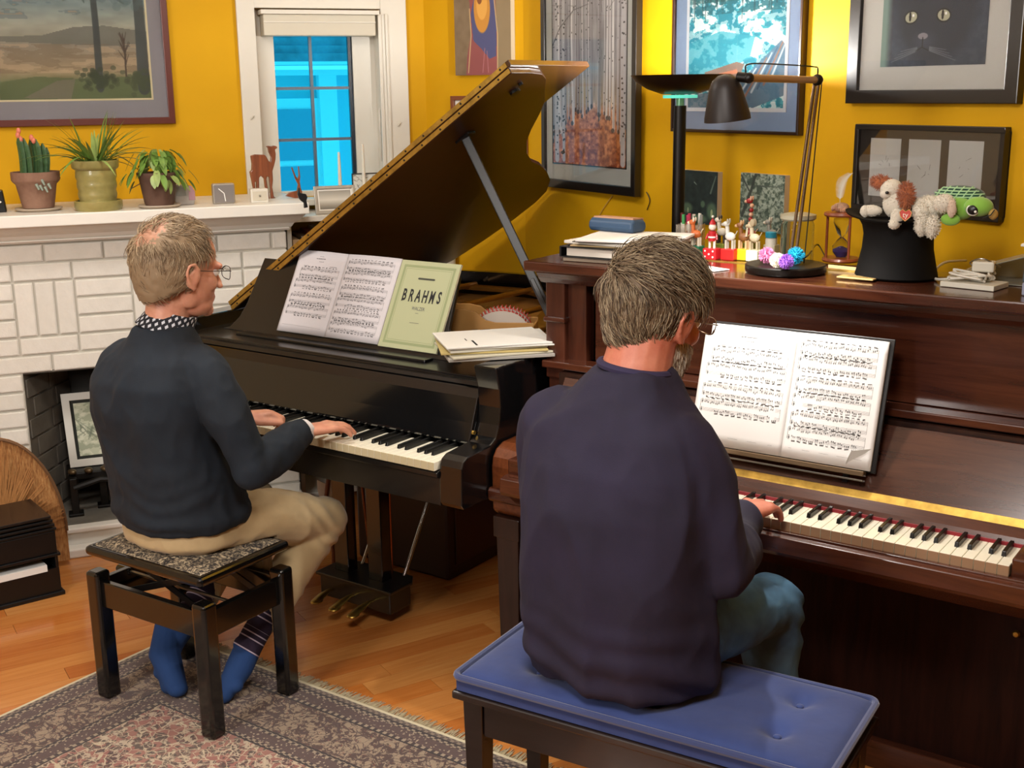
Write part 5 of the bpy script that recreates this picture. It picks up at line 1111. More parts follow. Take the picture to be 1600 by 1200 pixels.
# collar with printed diamonds
def col_fn(g):
    s = g.sep(g.mapping(g.coord('UV'), scale=(1, 1, 1))); a = g.math('FRACT', g.math('MULTIPLY', s[0], 30)); b = g.math('FRACT', g.math('ADD', g.math('MULTIPLY', s[1], 3), g.math('MULTIPLY', g.math('FLOOR', g.math('MULTIPLY', s[0], 30)), .5)))
    m_ = g.math('ADD', g.math('ABSOLUTE', g.math('SUBTRACT', a, .5)), g.math('MULTIPLY', g.math('ABSOLUTE', g.math('SUBTRACT', b, .5)), 1.0)); g.l(g.mix(g.math('LESS_THAN', m_, .36), '#14161f', '#c9ccd4'), g.b.inputs['Base Color'])
def collar(parent, M_, rx, ry, h, m_, tilt=.03, name='shirt_collar', flare=.012, gap=.5):
    nu, nv = 60, 6; me = bpy.data.meshes.new(name); vs = []; uv = []
    for j in range(nv+1):
        v = j/nv
        for i in range(nu+1):
            u = i/nu; a = math.pi/2+gap/2+(2*math.pi-gap)*u; k = 1+ (flare/rx)*(1-v)**1.5; vs.append(tuple(M_ @ Vector((rx*k*math.cos(a), ry*k*math.sin(a)+tilt*v*.6, h*(v-.25)-.022*(1-v)*max(0, math.sin(a))-.012*(1-v))))); uv.append((u, v))
    fs = [(j*(nu+1)+i, j*(nu+1)+i+1, (j+1)*(nu+1)+i+1, (j+1)*(nu+1)+i) for j in range(nv) for i in range(nu)]
    me.from_pydata(vs, [], fs); l = me.uv_layers.new(); 
    for p in me.polygons:
        for li in p.loop_indices: l.data[li].uv = uv[me.loops[li].vertex_index]
    o = link_mesh(name, me, m_, parent, smooth=True); s = o.modifiers.new('t', 'SOLIDIFY'); s.thickness = .003; s.offset = 0; return o
collar(p1, Matrix.Translation((-2.582, 2.050, 1.104)) @ Matrix.Rotation(R(-14), 4, 'X') @ Matrix.Rotation(R(11), 4, 'Y'), (.064), .062, .040, mat('diamond_print_shirt', '#14161f', .8, fn=col_fn))
# trousers
def trd(c, n): return fold(c, (12, 14, 12), 5, .004)+.0035*math.sin(c.y*95+c.z*70+noise.noise(c*7)*7)*max(0, 1-abs((c.y-2.42)/.12))
mb = MB(); rings(mb, [(-2.59, 2.075, .484, .15, .12), (-2.59, 2.07, .505, .183, .148), (-2.59, 2.07, .54, .183, .146), (-2.592, 2.065, .60, .165, .125)]); 
for hp, kn_, an_ in (((-2.495, 2.09, .545), kR, aR), ((-2.685, 2.09, .545), kL, aL)):
    hp, kn_, an_ = map(np.array, (hp, kn_, an_)); limb(mb, [hp, (hp+kn_)/2+np.array([0, 0, .008]), kn_], [.088, .083, .066]); limb(mb, [kn_, (kn_+an_)/2+np.array([0, -.012, 0]), an_+(kn_-an_)*.20], [.066, .062, .054])
me = fuse(mb, .0065, 6, 'trousers', trd)
co = np.array([v.co[:] for v in me.vertices]); m_ = (co[:, 2] < .484) & (co[:, 1] < 2.22); co[m_, 2] = .484
me.vertices.foreach_set('co', co.astype('f').reshape(-1)); link_mesh('trousers', me, mat('khaki_cotton', '#a28a60', .8, sheen=.2, fn=knit('#ab9268', '#bda47a')), p1)
def band_fn(a0, a1):
    a0 = np.array(a0); a1 = np.array(a1); L_ = np.linalg.norm(a1-a0); d = (a1-a0)/L_
    def f(g):
        gm = g.n('ShaderNodeNewGeometry').outputs['Position']; vm = g.n('ShaderNodeVectorMath', operation='SUBTRACT'); g.l(gm, vm.inputs[0]); vm.inputs[1].default_value = tuple(a0)
        dt = g.n('ShaderNodeVectorMath', operation='DOT_PRODUCT'); g.l(vm.outputs[0], dt.inputs[0]); dt.inputs[1].default_value = tuple(d); t = dt.outputs['Value']
        st = g.math('LESS_THAN', g.math('FRACT', g.math('MULTIPLY', t, 62)), .22); grp = g.math('GREATER_THAN', g.math('FRACT', g.math('MULTIPLY', t, 17)), .42)
        c = g.mix(g.math('MULTIPLY', st, grp), '#26172c', '#b9a9b8'); g.l(g.mix(g.math('GREATER_THAN', t, .150), c, '#1a3a6b'), g.b.inputs['Base Color']); g.bump(g.noise(g.coord(), 300, 2), .2, .001)
    return f
for (k_, a_, mid, toe, nm) in ((kR, aR, (-2.487, 2.13, .088), (-2.482, 2.065, .036), 'r'), (kL, aL, (-2.715, 2.065, .11), (-2.655, 2.015, .036), 'l')):
    k_, a_, mid, toe = map(np.array, (k_, a_, mid, toe)); st_ = a_+(k_-a_)*.28; mb = MB(); limb(mb, [st_, a_, mid, toe], [.040, .040, .040, .026])
    hd = (mid-a_)/np.linalg.norm(mid-a_); bk = np.array([0, -.6, .8]); mb.ball(a_+hd*.01+np.array([0, -.030, .004]), (.028, .030, .028)); fd = (toe-mid)/np.linalg.norm(toe-mid); sd = np.cross(fd, (0, 0, 1)); sd /= np.linalg.norm(sd)
    for q in (-1, 1): mb.ball(mid+(toe-mid)*.6+sd*.018*q, (.026, .026, .022))
    if nm == 'l': mb.ball(a_+np.array([-.03, -.045, .0]), (.032, .032, .032)); mb.tube([a_+np.array([-.03, -.045, 0]), mid+np.array([.01, -.02, 0]), toe+np.array([.03, 0, 0])], [.036, .046, .032], 14); mb.ball(toe+np.array([.035, .0, .0]), (.03, .03, .024))
    me = fuse(mb, .004, 5, 'sock'); co = np.array([v.co[:] for v in me.vertices]); co[:, 2] = np.maximum(co[:, 2], .0125); me.vertices.foreach_set('co', co.astype('f').reshape(-1))
    link_mesh('sock', me, mat('striped_sock_'+nm, '#1a3a6b', .9, fn=band_fn(st_, a_+(a_-st_)*.35)), p1)
def reg1(d):
    if d[1] > .55 and d[2] < .75: return 0
    if d[2] < -.72 or (d[1] > .25 and d[2] < -.02) : return 0
    crown = math.exp(-((d[0]-.10)**2+(d[1]+.62)**2+(d[2]-.62)**2)/.24); return max(.14, 1-.86*crown)
def cap1(d):
    if (d[1] > .50 and d[2] < .8) or d[2] < -.72 or (d[1] > .12 and d[2] < -.05): return 0
    crown = math.exp(-((d[0]+.10)**2+(d[1]+.72)**2+(d[2]-.60)**2)/.16); return max(.010-.006*crown, .002)
def fl1(d): return (.25+.5*math.sin(d[0]*9+d[1]*7), .7*(d[2] > .2)-.25, -.9 if d[2] < .55 else .1)
make_hair(p1, H1, fl1, reg1, 3400, lambda d: .042 if d[2] > .3 else .026, ['#8a7459', '#a08a6c', '#6b563f', '#b8a283'], 11, cap_ok=cap1, thick=.0008, scalp=lambda d: math.exp(-((d[0]-.10)**2+(d[1]+.62)**2+(d[2]-.62)**2)/.24))
glasses('thin dark framed eyeglasses worn by the left player', H1, mat('dark_metal_frame', '#3a2c26', .3, .7))
# ======== right player
p2 = thing('person', 'man in dark purple sweater and jeans on the blue cushion playing the upright piano', 'person', (-1.165, 2.0, .52))
H2 = Matrix.Translation((-1.130, 2.085, 1.252)) @ Matrix.Rotation(R(-16), 4, 'Z') @ Matrix.Rotation(R(6), 4, 'Y') @ Matrix.Rotation(R(-14), 4, 'X') @ Matrix.Scale(1.04, 4)
mb = MB(); head_parts(mb, H2); limb(mb, [(-1.14, 2.005, 1.10), (-1.137, 2.03, 1.17), (-1.13, 2.055, 1.24)], [.074, .067, .064])
rings(mb, [(-1.165, 2.0, .55, .17, .13), (-1.165, 1.99, .70, .16, .12), (-1.16, 1.985, .90, .175, .12), (-1.155, 1.99, 1.0, .15, .10), (-1.145, 2.0, 1.06, .09, .07), (-1.14, 2.005, 1.12, .06, .06)])
sR, eR, wR = (-1.005, 1.995, 1.0), (-.945, 2.035, .785), (-1.035, 2.315, .785)
sL, eL, wL = (-1.31, 1.99, 1.018), (-1.355, 2.08, .79), (-1.34, 2.325, .785)
for s_, e_, w_ in ((sR, eR, wR), (sL, eL, wL)): limb(mb, [s_, e_], [.056, .044]); limb(mb, [e_, w_], [.042, .028])
hand(mb, wR, (.02, .98, -.06), (0, .1, 1), 1, [(.3, .75, 1.15), (.2, .6, .95), (.25, .65, 1.0), (.35, .8, 1.2)], sc=1.05)
hand(mb, wL, (.05, .98, -.06), (0, .1, 1), -1, [(.3, .75, 1.15), (.25, .7, 1.05), (.3, .7, 1.05), (.35, .8, 1.2)], sc=1.05)
k2R, k2L, a2R, a2L = (-.985, 2.385, .565), (-1.34, 2.39, .565), (-.995, 2.44, .11), (-1.33, 2.44, .11)
for hp, kn_, an_ in (((-1.075, 2.02, .60), k2R, a2R), ((-1.255, 2.02, .60), k2L, a2L)): limb(mb, [hp, kn_], [.072, .052]); limb(mb, [kn_, an_], [.05, .036])
M_skin2 = mat('ruddy_skin', '#b8674e', .5, sss=.15, fn=skin_fn(('#b0604a', '#c47c62')))
bd = fuse(mb, .004, 3, 'body', factor=.5); link_mesh('body', bd, M_skin2, p2); eyes(p2, H2)
def swd2(c, n):
    d = fold(c, (7, 7, 2.6), 23, .012)+fold(c, (17, 17, 8), 29, .0035)-.001
    if c.z < .72: d += .006*math.sin(c.z*80+c.x*20+noise.noise(c*5)*5)*max(0, (.72-c.z)/.2)
    return d-.002
mb = MB(); rings(mb, [(-1.150, 2.005, .518, .190, .142), (-1.150, 2.0, .57, .203, .155), (-1.150, 1.99, .66, .202, .155), (-1.152, 1.98, .78, .200, .150), (-1.152, 1.975, .90, .203, .148), (-1.153, 1.98, .98, .192, .138), (-1.155, 1.99, 1.045, .176, .118), (-1.148, 2.0, 1.10, .118, .09), (-1.142, 2.012, 1.155, .074, .070)])
for s_, e_, w_, in0 in ((sR, eR, wR, (-1.06, 1.99, 1.03)), (sL, eL, wL, (-1.255, 1.99, 1.03))):
    s_, e_, w_ = map(np.array, (s_, e_, w_)); limb(mb, [in0, s_, (s_+e_)/2+np.array([0, -.012, .0]), e_], [.070, .068, .067, .060]); limb(mb, [e_, (e_+w_)/2+np.array([0, 0, -.012]), w_-(w_-e_)*.06], [.062, .054, .038])
me = fuse(mb, .007, 7, 'sweater', swd2); co = np.array([v.co[:] for v in me.vertices]); co[:, 2] = np.maximum(co[:, 2], .516); me.vertices.foreach_set('co', co.astype('f').reshape(-1))
link_mesh('sweater', me, mat('plum_cotton', '#2c2547', .85, fn=knit('#181328', '#201a34')), p2)
mb = MB(); cp = [(-1.138+.070*math.cos(a), 2.022+.067*math.sin(a), 1.158+.010*math.cos(a+2.4)-.024*max(0, math.sin(a))) for a in np.linspace(0, 2*math.pi, 40)]; mb.tube(cp, .0085, 8, cap=False); mb.build('neckband', mat('plum_ribbing', '#2a2340', .9), p2, smooth=True)
mb = MB(); rings(mb, [(-1.150, 2.01, .510, .15, .12), (-1.150, 2.01, .54, .172, .128), (-1.150, 2.01, .62, .175, .13), (-1.165, 2.0, .68, .15, .11)])
for hp, kn_, an_ in (((-1.065, 2.02, .605), k2R, a2R), ((-1.265, 2.02, .605), k2L, a2L)):
    hp, kn_, an_ = map(np.array, (hp, kn_, an_)); limb(mb, [hp, (hp+kn_)/2, kn_], [.088, .080, .066]); limb(mb, [kn_, (kn_+an_)/2+np.array([0, -.01, 0]), an_+(kn_-an_)*.02], [.066, .062, .058])
def jn(g): g.l(g.ramp(g.noise(g.coord(), 5, 4, .6), [(.35, '#2b4258'), (.65, '#5480a0')]), g.b.inputs['Base Color']); g.bump(g.noise(g.coord(), 300, 2), .3, .001)
me = fuse(mb, .0065, 5, 'jeans', trd); co = np.array([v.co[:] for v in me.vertices]); q = (co[:, 2] < .510) & (co[:, 1] < 2.19); co[q, 2] = .510; me.vertices.foreach_set('co', co.astype('f').reshape(-1)); link_mesh('jeans', me, mat('blue_denim', '#37555f', .85, fn=jn), p2)
for x in (-.99, -1.335):
    mb = MB(); mb.tube(bez([(x, 2.42, .06), (x, 2.47, .055), (x, 2.56, .045), (x, 2.64, .035)], 5), [.048]*6+[.046]*5+[.040]*5, 16, flat=.9); mb.ball((x, 2.64, .034), (.04, .04, .03)); mb.ball((x, 2.40, .05), (.042, .035, .045)); mb.tube([(x, 2.435, .05), (x, 2.435, .13)], [.046, .048], 16)
    me = fuse(mb, .005, 5, 'shoe'); co = np.array([v.co[:] for v in me.vertices]); co[:, 2] = np.maximum(co[:, 2], .002); me.vertices.foreach_set('co', co.astype('f').reshape(-1)); link_mesh('shoe', me, mat('dark_shoe', '#17130f', .5), p2)
def reg2(d):
    if d[1] > .62 and d[2] < .55: return 0
    if d[2] < -.66 or (d[1] > .2 and d[2] < -.02): return 0
    return 1
def cap2(d):
    if (d[1] > .60 and d[2] < .6) or d[2] < -.66 or (d[1] > .15 and d[2] < -.03): return 0
    return .0085+.0045*min(1, max(-1, d[2]*1.6))
def fl2(d): return (.55+.2*math.sin(d[2]*8), .55 if d[2] > .1 else -.1, -1.0 if d[2] < .25 else -.25)
make_hair(p2, H2, fl2, reg2, 4200, lambda d: .058 if d[2] > .2 else .03, ['#6d5a45', '#857258', '#4d3d2e', '#9c8a6e'], 12, cap_ok=cap2, thick=.001)
# short pale beard
r = np.random.default_rng(5); mb = MB(); bmats = [mat('beard_%d' % i, c, .6) for i, c in enumerate(('#cbb9a2', '#b59c82', '#e0d2bd'))]; k = 0
while k < 1500:
    a = r.uniform(-1.9, 1.9); z_ = r.uniform(-.108, -.035); hw = .058-.25*max(0, -.06-z_); x = hw*math.sin(a); y = .030+hw*.95*math.cos(a)*1.05
    if abs(a) < .5 and z_ > -.05: continue
    k += 1; p = np.array([x, y, z_]); n_ = np.array([math.sin(a), math.cos(a), -.3]); L_ = r.uniform(.006, .014); mb.cm = int(r.integers(0, 3)); mb.tube([tuple(H2 @ Vector(p)), tuple(H2 @ Vector(p+n_*L_*.6-np.array([0, 0, L_*.4]))), tuple(H2 @ Vector(p+n_*L_*.8-np.array([0, 0, L_*1.1])))], [.001, .0009, .0003], 3, cap=False)
me = mb.mesh('beard', fixn=False); link_mesh('beard', me, bmats, p2, smooth=True)
glasses('light metal eyeglasses worn by the right player', H2, mat('pale_metal_frame', '#a08c78', .3, .8))
# ---------------------------------------------------------------- lamps that light the room
tp = at_y(1061, 250, 3.34); TX, TY = tp[0], 3.34
zr = at_y(1061, 117, TY)[2]; zb = at_y(1061, 147, TY)[2]; zg = at_y(1061, 151, TY)[2]; zp = at_y(1061, 165, TY)[2]
M_lampblk = mat('black_lamp_metal', '#17130f', .4, .4)
tc = thing('floor_lamp', 'tall black uplight floor lamp with shallow bowl behind the upright piano', 'lamp', (TX, TY, 0))
MB().lathe((TX, TY, 0), [(0, 0), (.13, 0), (.13, .02), (.12, .028), (0, .03)], 32).build('base', M_lampblk, tc, smooth=True)
mb = MB(); mb.cyl((TX, TY, .025), (TX, TY, zp), .019, n=20); mb.build('pole', M_lampblk, tc, smooth=True)
mb = MB(); rr = .15; h_ = zr-zb
mb.lathe((TX, TY, zb), [(0, 0), (.055, .0), (.10, h_*.28), (.135, h_*.68), (rr, h_), (rr-.003, h_), (.132, h_*.72), (.098, h_*.34), (.05, .006), (0, .006)], 40); mb.build('bowl', mat('bowl_metal', '#2a1d14', .35, .5), tc, smooth=True)
mb = MB(); mb.lathe((TX, TY, zg-.004), [(0, 0), (.052, 0), (.052, .009), (0, .009)], 32); mb.build('glass_disc', mat('aqua_glass', '#63e0c8', .1, emit=.55), tc)
mb = MB(); mb.cyl((TX, TY, zp), (TX, TY, zb), .012, n=16); mb.build('neck', mat('green_glass_neck', '#7fae8e', .1, .3), tc, smooth=True)
mb = MB(); mb.lathe((TX, TY, zb+h_*.55), [(0, 0), (.045, 0), (.045, .01), (0, .012)], 20); mb.build('bulb', mat('halogen_bulb', '#fff1d8', .3, emit=20), tc)
light('POINT', 'uplight', (TX, TY, zb+h_*.8), TORCH_W, (1, .96, .90), .035)
# desk lamp
bc_ = at_z(1227, 424, 1.238); LBx, LBy = bc_[0], bc_[1]+.0
dl = thing('desk_lamp', 'black bell shaded desk lamp with a brass arm standing on the upright piano', 'lamp', (LBx, LBy, 1.238))
MB().lathe((LBx, LBy, 1.2385), [(0, 0), (.098, 0), (.100, .003), (.100, .016), (.097, .019), (0, .019)], 44).build('base', M_lampblk, dl, smooth=True)
yb = LBy+.03; q0 = at_y(1243, 385, yb); q1 = at_y(1277, 125, yb); b0 = np.array([q0[0]-.006, yb, 1.257])
for dx in (-.008, .006):
    mb = MB(); mb.tube([b0+np.array([dx, 0, 0]), q1+np.array([dx*.7, 0, 0])], .0042, 10); mb.build('rod', mat('bronze_rod', '#8f7a62', .25, .9), dl, smooth=True)
MB().tube([b0+np.array([.03, 0, .0]), q1+np.array([.012, 0, 0])], .0015, 6).build('cord', M_blackp, dl, smooth=True)
yh_ = 2.54; q2 = at_y(1170, 122, yh_); mb = MB(); mb.tube([q1, q2], .0085, 14); mb.build('arm', mat('tan_arm', '#b08c5c', .35, .6), dl, smooth=True)
mb = MB(); mb.ball(q1, .014); mb.cyl(q1-np.array([0, .014, 0]), q1+np.array([0, .014, 0]), .010, n=14); mb.build('elbow_joint', M_lampblk, dl, smooth=True)
hd = at_y(1140, 120, yh_); mb = MB(); mb.ball(q2, .012); mb.tube([q2, hd+np.array([.02, 0, 0])], .011, 12); mb.build('head_joint', M_lampblk, dl, smooth=True)
mb = MB(); w_ = .0018; mb.tube(bez([q1+np.array([0, 0, .01]), q1+np.array([0, 0, .026]), q1+np.array([-.01, 0, .031]), (q1+q2)/2+np.array([0, 0, .032]), q2+np.array([0, 0, .030]), q2+np.array([-.008, 0, .012])], 6), w_, 6); mb.build('wire', M_blackp, dl, smooth=True)
hc = at_y(1138, 188, yh_); hh = hd[2]-hc[2]; hb = (hc[0]-.002, yh_, hc[2]); tiltax = (-.06, -.10, 1.0)
M_shade = mat('shade_metal', '#221c1a', .45, .3)
mb = MB(); prof_ = [(.052, 0), (.051, .010), (.043, hh*.45), (.036, hh*.75), (.028, hh*.93), (.015, hh*1.04), (0, hh*1.07)]; mb.lathe(hb, prof_, 36, axis=tuple(np.array(tiltax)/np.linalg.norm(tiltax))); sh = mb.build('shade', M_shade, dl, smooth=True); s_ = sh.modifiers.new('t', 'SOLIDIFY'); s_.thickness = .0025
me = sh.data
bm = bmesh.new(); bm.from_mesh(me); big = [f for f in bm.faces if len(f.verts) > 8]; bmesh.ops.delete(bm, geom=big, context='FACES_ONLY'); bm.to_mesh(me); bm.free()
mb = MB(); mb.ball((hb[0], hb[1], hb[2]+.045), .022); mb.build('bulb', mat('warm_bulb', '#fff3dd', .3, emit=14), dl, smooth=True)
light('SPOT', 'desk_lamp_light', (hb[0], hb[1]-.004, hb[2]+.012), DESK_W, (1, .96, .90), .022, target=(hb[0]-.06, hb[1]+.10, .9), spot=105)
# ---------------------------------------------------------------- pictures on the walls
def Pq(x0, x1, yb_, yt, off=0.025):   # rectangle on the right wall through photo pixels
    a = hit(x0, yb_[0], Pp(0, 0, off), PN); b = hit(x1, yb_[1], Pp(0, 0, off), PN); z0 = (a[2]+b[2])/2
    t = hit((x0+x1)/2, yt, Pp(0, 0, off), PN)[2] if yt is not None else None
    return a, b, z0, t
def rectq(a, b, z0, z1): return [np.array([a[0], a[1], z0]), np.array([b[0], b[1], z0]), np.array([b[0], b[1], z1]), np.array([a[0], a[1], z1])]
def zat(px, py, off=.025): return hit(px, py, Pp(0, 0, off), PN)
def uof(p): return (p-PO)@PD
M_fblack = mat('black_frame', '#15110f', .35, coat=.3); M_fbrown = mat('dark_brown_frame', '#2c1a12', .35, coat=.3)
# landscape on the left wall
W, H = 240, 170; im = gradv(canvas(W, H), [(0, '#5f7278'), (.35, '#7c8b88'), (.5, '#a6a492'), (.57, '#9b9884'), (.62, '#8c8270'), (.8, '#a08b6c'), (.88, '#71744f'), (1, '#4f5a3c')])
nz = fnoise(W, H, 6, 14, 1); im += (nz[..., None]-.5)*.16; nz = fnoise(W, H, 5, 22, 8); X, Y = XY(im); blend(im, (nz > .55)*(Y < .45)*.6, '#4e6068', .6); blend(im, (nz > .6)*(Y > .25)*(Y < .42), '#b08f72', .5)
polyf(im, [(.0, .565), (.3, .56), (.52, .50), (.72, .49), (1, .53), (1, .64), (.0, .60)], '#6a6a60', .8); blend(im, (nz > .56)*(Y > .62)*(Y < .82), '#7a6a52', .5); blend(im, (nz < .42)*(Y > .62)*(Y < .82), '#bfa482', .5)
polyf(im, [(0, .88), (.25, .84), (.55, .86), (1, .84), (1, 1), (0, 1)], '#5f6b45', .8); polyf(im, [(.15, .99), (.38, .87), (.5, .86), (.46, 1)], '#77705f', .8)
for (x, w0) in ((.66, .022), (.955, .036)): stroke(im, [(x, 0), (x+.005, .5), (x, .92)], w0*.8, w0*1.15, '#3f4644', .92)
r = np.random.default_rng(2)
for i in range(90): x = .66+r.normal()*.13; y = r.uniform(0, .30); stroke(im, [(x, y), (x+r.uniform(-.05, .05), y+r.uniform(-.02, .04))], .010, .004, '#42504d', .75)
for i in range(60): x = .86+r.normal()*.07; y = r.uniform(0, .36); ell(im, x, y, .03, .03, '#55686a', .3)
for i in range(70): x = .66+r.normal()*.06; y = .86+r.normal()*.04; ell(im, x, y, .02, .018, '#39442f', .5)
for i in range(60): x = .93+r.normal()*.06; y = .88+r.normal()*.04; ell(im, x, y, .02, .02, '#465037', .5)
stroke(im, [(.84, .84), (.842, .70), (.845, .58)], .006, .003, '#4a3f35')
for i in range(22): x = .843; y = r.uniform(.56, .74); stroke(im, [(x, y+.03), (x+r.uniform(-.05, .05), y-.04)], .003, .0015, '#4a3f35')
a = hit(275, 193, Lp(0, 0, .03), LN); u1 = (a-LW)@LD; u0 = u1-1.02; z0 = a[2]; z1 = z0+.78
il = hit(0, 155, Lp(0, 0, .02), LN); ir = hit(237, 153, Lp(0, 0, .02), LN); M_maho = mat('reddish_frame', '#5a2418', .3, coat=.5)
ui0, ui1, zi = (il-LW)@LD, (ir-LW)@LD, ir[2]
framed('landscape_painting', 'large mahogany framed landscape of trees and moorland above the mantel', [Lp(u0, z0, .03), Lp(u1, z0, .03), Lp(u1, z1, .03), Lp(u0, z1, .03)], im, .026, M_maho, .03, (ui0-u0-.026, zi-z0-.026, u1-.026-ui1, .12), '#8f8b90', inner=(.007, mat('cream_fillet', '#d8cba0', .5)))
# painted panel on the back wall (plain figure in blue and rose)
W, H = 120, 200; im = canvas(W, H, '#7c6850'); nz = fnoise(W, H, 5, 9, 4); im += (nz[..., None]-.5)*.12; X, Y = XY(im)
polyf(im, [(.70, 0), (1, 0), (1, 1), (.55, 1), (.74, .75), (.75, .45)], '#8d7a5b', .8); polyf(im, [(.24, .0), (.68, .0), (.76, .62), (.76, 1), (.20, 1), (.22, .86), (.30, .68)], '#8d4b4b', .95)
polyf(im, [(.30, .54), (.36, .42), (.70, .40), (.76, .60), (.74, .86), (.62, .88), (.48, .80), (.34, .74)], '#4a4f78', .95)
ell(im, .50, .50, .15, .19, '#c98a33', .95); ell(im, .50, .47, .10, .12, '#dba24c', .9); ell(im, .46, .42, .05, .05, '#6b3a22', .8); ell(im, .5, .2, .16, .18, '#a8607a', .6); ell(im, .5, .1, .10, .10, '#c79a7a', .9)
for pts in ([(.24, .98), (.3, .7), (.28, .5)], [(.76, .98), (.77, .7), (.72, .45), (.68, .1)]): stroke(im, pts, .008, .008, '#c2a676')
stroke(im, [(.5, .98), (.54, .8)], .006, .004, '#b0737a'); stroke(im, [(.6, .98), (.58, .82)], .006, .004, '#b0737a')
a = at_y(712, 118, YC-.03); b = at_y(799, 118, YC-.03); z0 = a[2]; z1 = z0+.52
pt = thing('panel_painting', 'unframed painted panel of a robed figure in rose and blue', 'painting', (a[0]/2+b[0]/2, YC-.002, z0))
MB().box(a[0], b[0], YC-.03, YC-.002, z0, z1).build('panel', mat('panel_edge', '#d3cbb8', .7), pt); painted('painting', im, [(a[0], YC-.0305, z0), (b[0], YC-.0305, z0), (b[0], YC-.0305, z1), (a[0], YC-.0305, z1)], pt, .6)
a = at_y(703, 150, YC-.02); b = at_y(823, 150, YC-.02)
im = canvas(60, 60, '#cfd0cf'); framed('small_brown_frame', 'small reddish brown framed picture half hidden behind the piano lid', rectq((a[0], YC-.02), (b[0], YC-.02), a[2]-.30, a[2]), im, .018, mat('chestnut_frame', '#7d4426', .4, coat=.3), .018, .03, glass=False)
# birch forest (hung turned away from the wall at its right edge)
W, H = 190, 330; X, Y = XY(canvas(W, H)); im = gradv(canvas(W, H), [(0, '#8f8b90'), (.55, '#8b8788'), (.70, '#a8927a'), (.745, '#b5774c'), (1, '#a4552e')]); nz = fnoise(W, H, 30, 60, 6); im += (nz[..., None]-.5)*.35*(Y[..., None] > .70)
nz2 = fnoise(W, H, 40, 10, 9); im += (nz2[..., None]-.5)*.28*(Y[..., None] < .72); ell(im, .42, .66, .13, .10, '#c2a25c', .5, soft=1); blend(im, ((nz > .62) & (Y > .74))*1., '#d18a58', .7); blend(im, ((nz < .36) & (Y > .74))*1., '#7d3d24', .7)
r = np.random.default_rng(3)
for i in range(46):
    x = r.uniform(.0, 1); yb_ = .70+.12*abs(x-.5)*2*r.uniform(.6, 1.5)+r.uniform(0, .05); w = r.uniform(.004, .011)*(1+1.0*abs(x-.5)); c = ['#c9c6c6', '#aaa6a8', '#dad7d5', '#8e8a8c'][i % 4]
    stroke(im, [(x, -.02), (x+r.uniform(-.008, .008), .4), (x+r.uniform(-.02, .02), min(yb_, .95))], w, w*1.25, c, .95); stroke(im, [(x+w, -.02), (x+w+.002, .5), (x+w, min(yb_, .95))], .0018, .0025, '#4b4547', .8)
    for k in range(7): yy = r.uniform(0, yb_); ell(im, x+r.uniform(-w, w), yy, .007, .0035, '#2d2829', .9)
    ell(im, x, min(yb_, .95), w*1.8, .012, '#3a2c28', .8)
for x, w in ((.06, .030), (.16, .020), (.96, .03)): stroke(im, [(x, -.02), (x-.01, .5), (x, .98)], w*.8, w, '#b5b2b4', .95); [ell(im, x+r.uniform(-w, w)*.7, r.uniform(.2, .97), .012, .005, '#2f2a2e', .9) for _ in range(26)]
stroke(im, [(0, .42), (.10, .34), (.3, .26), (.5, .24)], .006, .002, '#4b4547')
for i in range(26): x = r.uniform(.0, 1); y = r.uniform(0, .3); stroke(im, [(x, y), (x+r.uniform(-.1, .1), y-.05), (x+r.uniform(-.16, .16), y-.06)], .003, .0015, '#57504f', .8)
# its plane: left edge near the wall, right edge held out; angles read from its lower edge
uL = uof(zat(846, 291, .03)); 
def birch_plane():
    p0_ = Pp(uL, 0, .028); best = None
    za = hit(846, 291, p0_, PN)[2]
    for t in np.linspace(0, R(40), 81):
        d = PD*math.cos(t)+PN*math.sin(t); n_ = np.array([-d[1], d[0], 0]); n_ = n_ if n_@PN > 0 else -n_
        A = hit(846, 291, p0_, n_); B = hit(990, 308, p0_, n_); e = abs(A[2]-B[2])
        if best is None or e < best[0]: best = (e, t, d, n_, A, B)
    return best
_, bt, bd_, bn_, A_, B_ = birch_plane(); bt = min(bt, R(9)); bd_ = PD*math.cos(bt)+PN*math.sin(bt); bn_ = np.array([bd_[1], -bd_[0], 0]); bn_ = bn_ if bn_@PN > 0 else -bn_
A_ = hit(846, 291, Pp(uL, 0, .028), bn_); B_ = hit(991, 308, Pp(uL, 0, .028), bn_); z0 = (A_[2]+B_[2])/2; z1 = z0+.98
i0 = hit(861, 255, A_, bn_); i1 = hit(974, 262, A_, bn_); Wb = np.linalg.norm((B_-A_)[:2]); zi = (i0[2]+i1[2])/2
framed('birch_picture', 'tall black framed picture of white birch trunks over orange leaves', [A_*[1, 1, 0]+[0, 0, z0], B_*[1, 1, 0]+[0, 0, z0], B_*[1, 1, 0]+[0, 0, z1], A_*[1, 1, 0]+[0, 0, z1]], im, (.026, .034), M_fblack, .028, (np.linalg.norm((i0-A_)[:2])-.026, zi-z0-.034, np.linalg.norm((B_-i1)[:2])-.026, .09), '#a9aba4', inner=(.004, M_fblack))
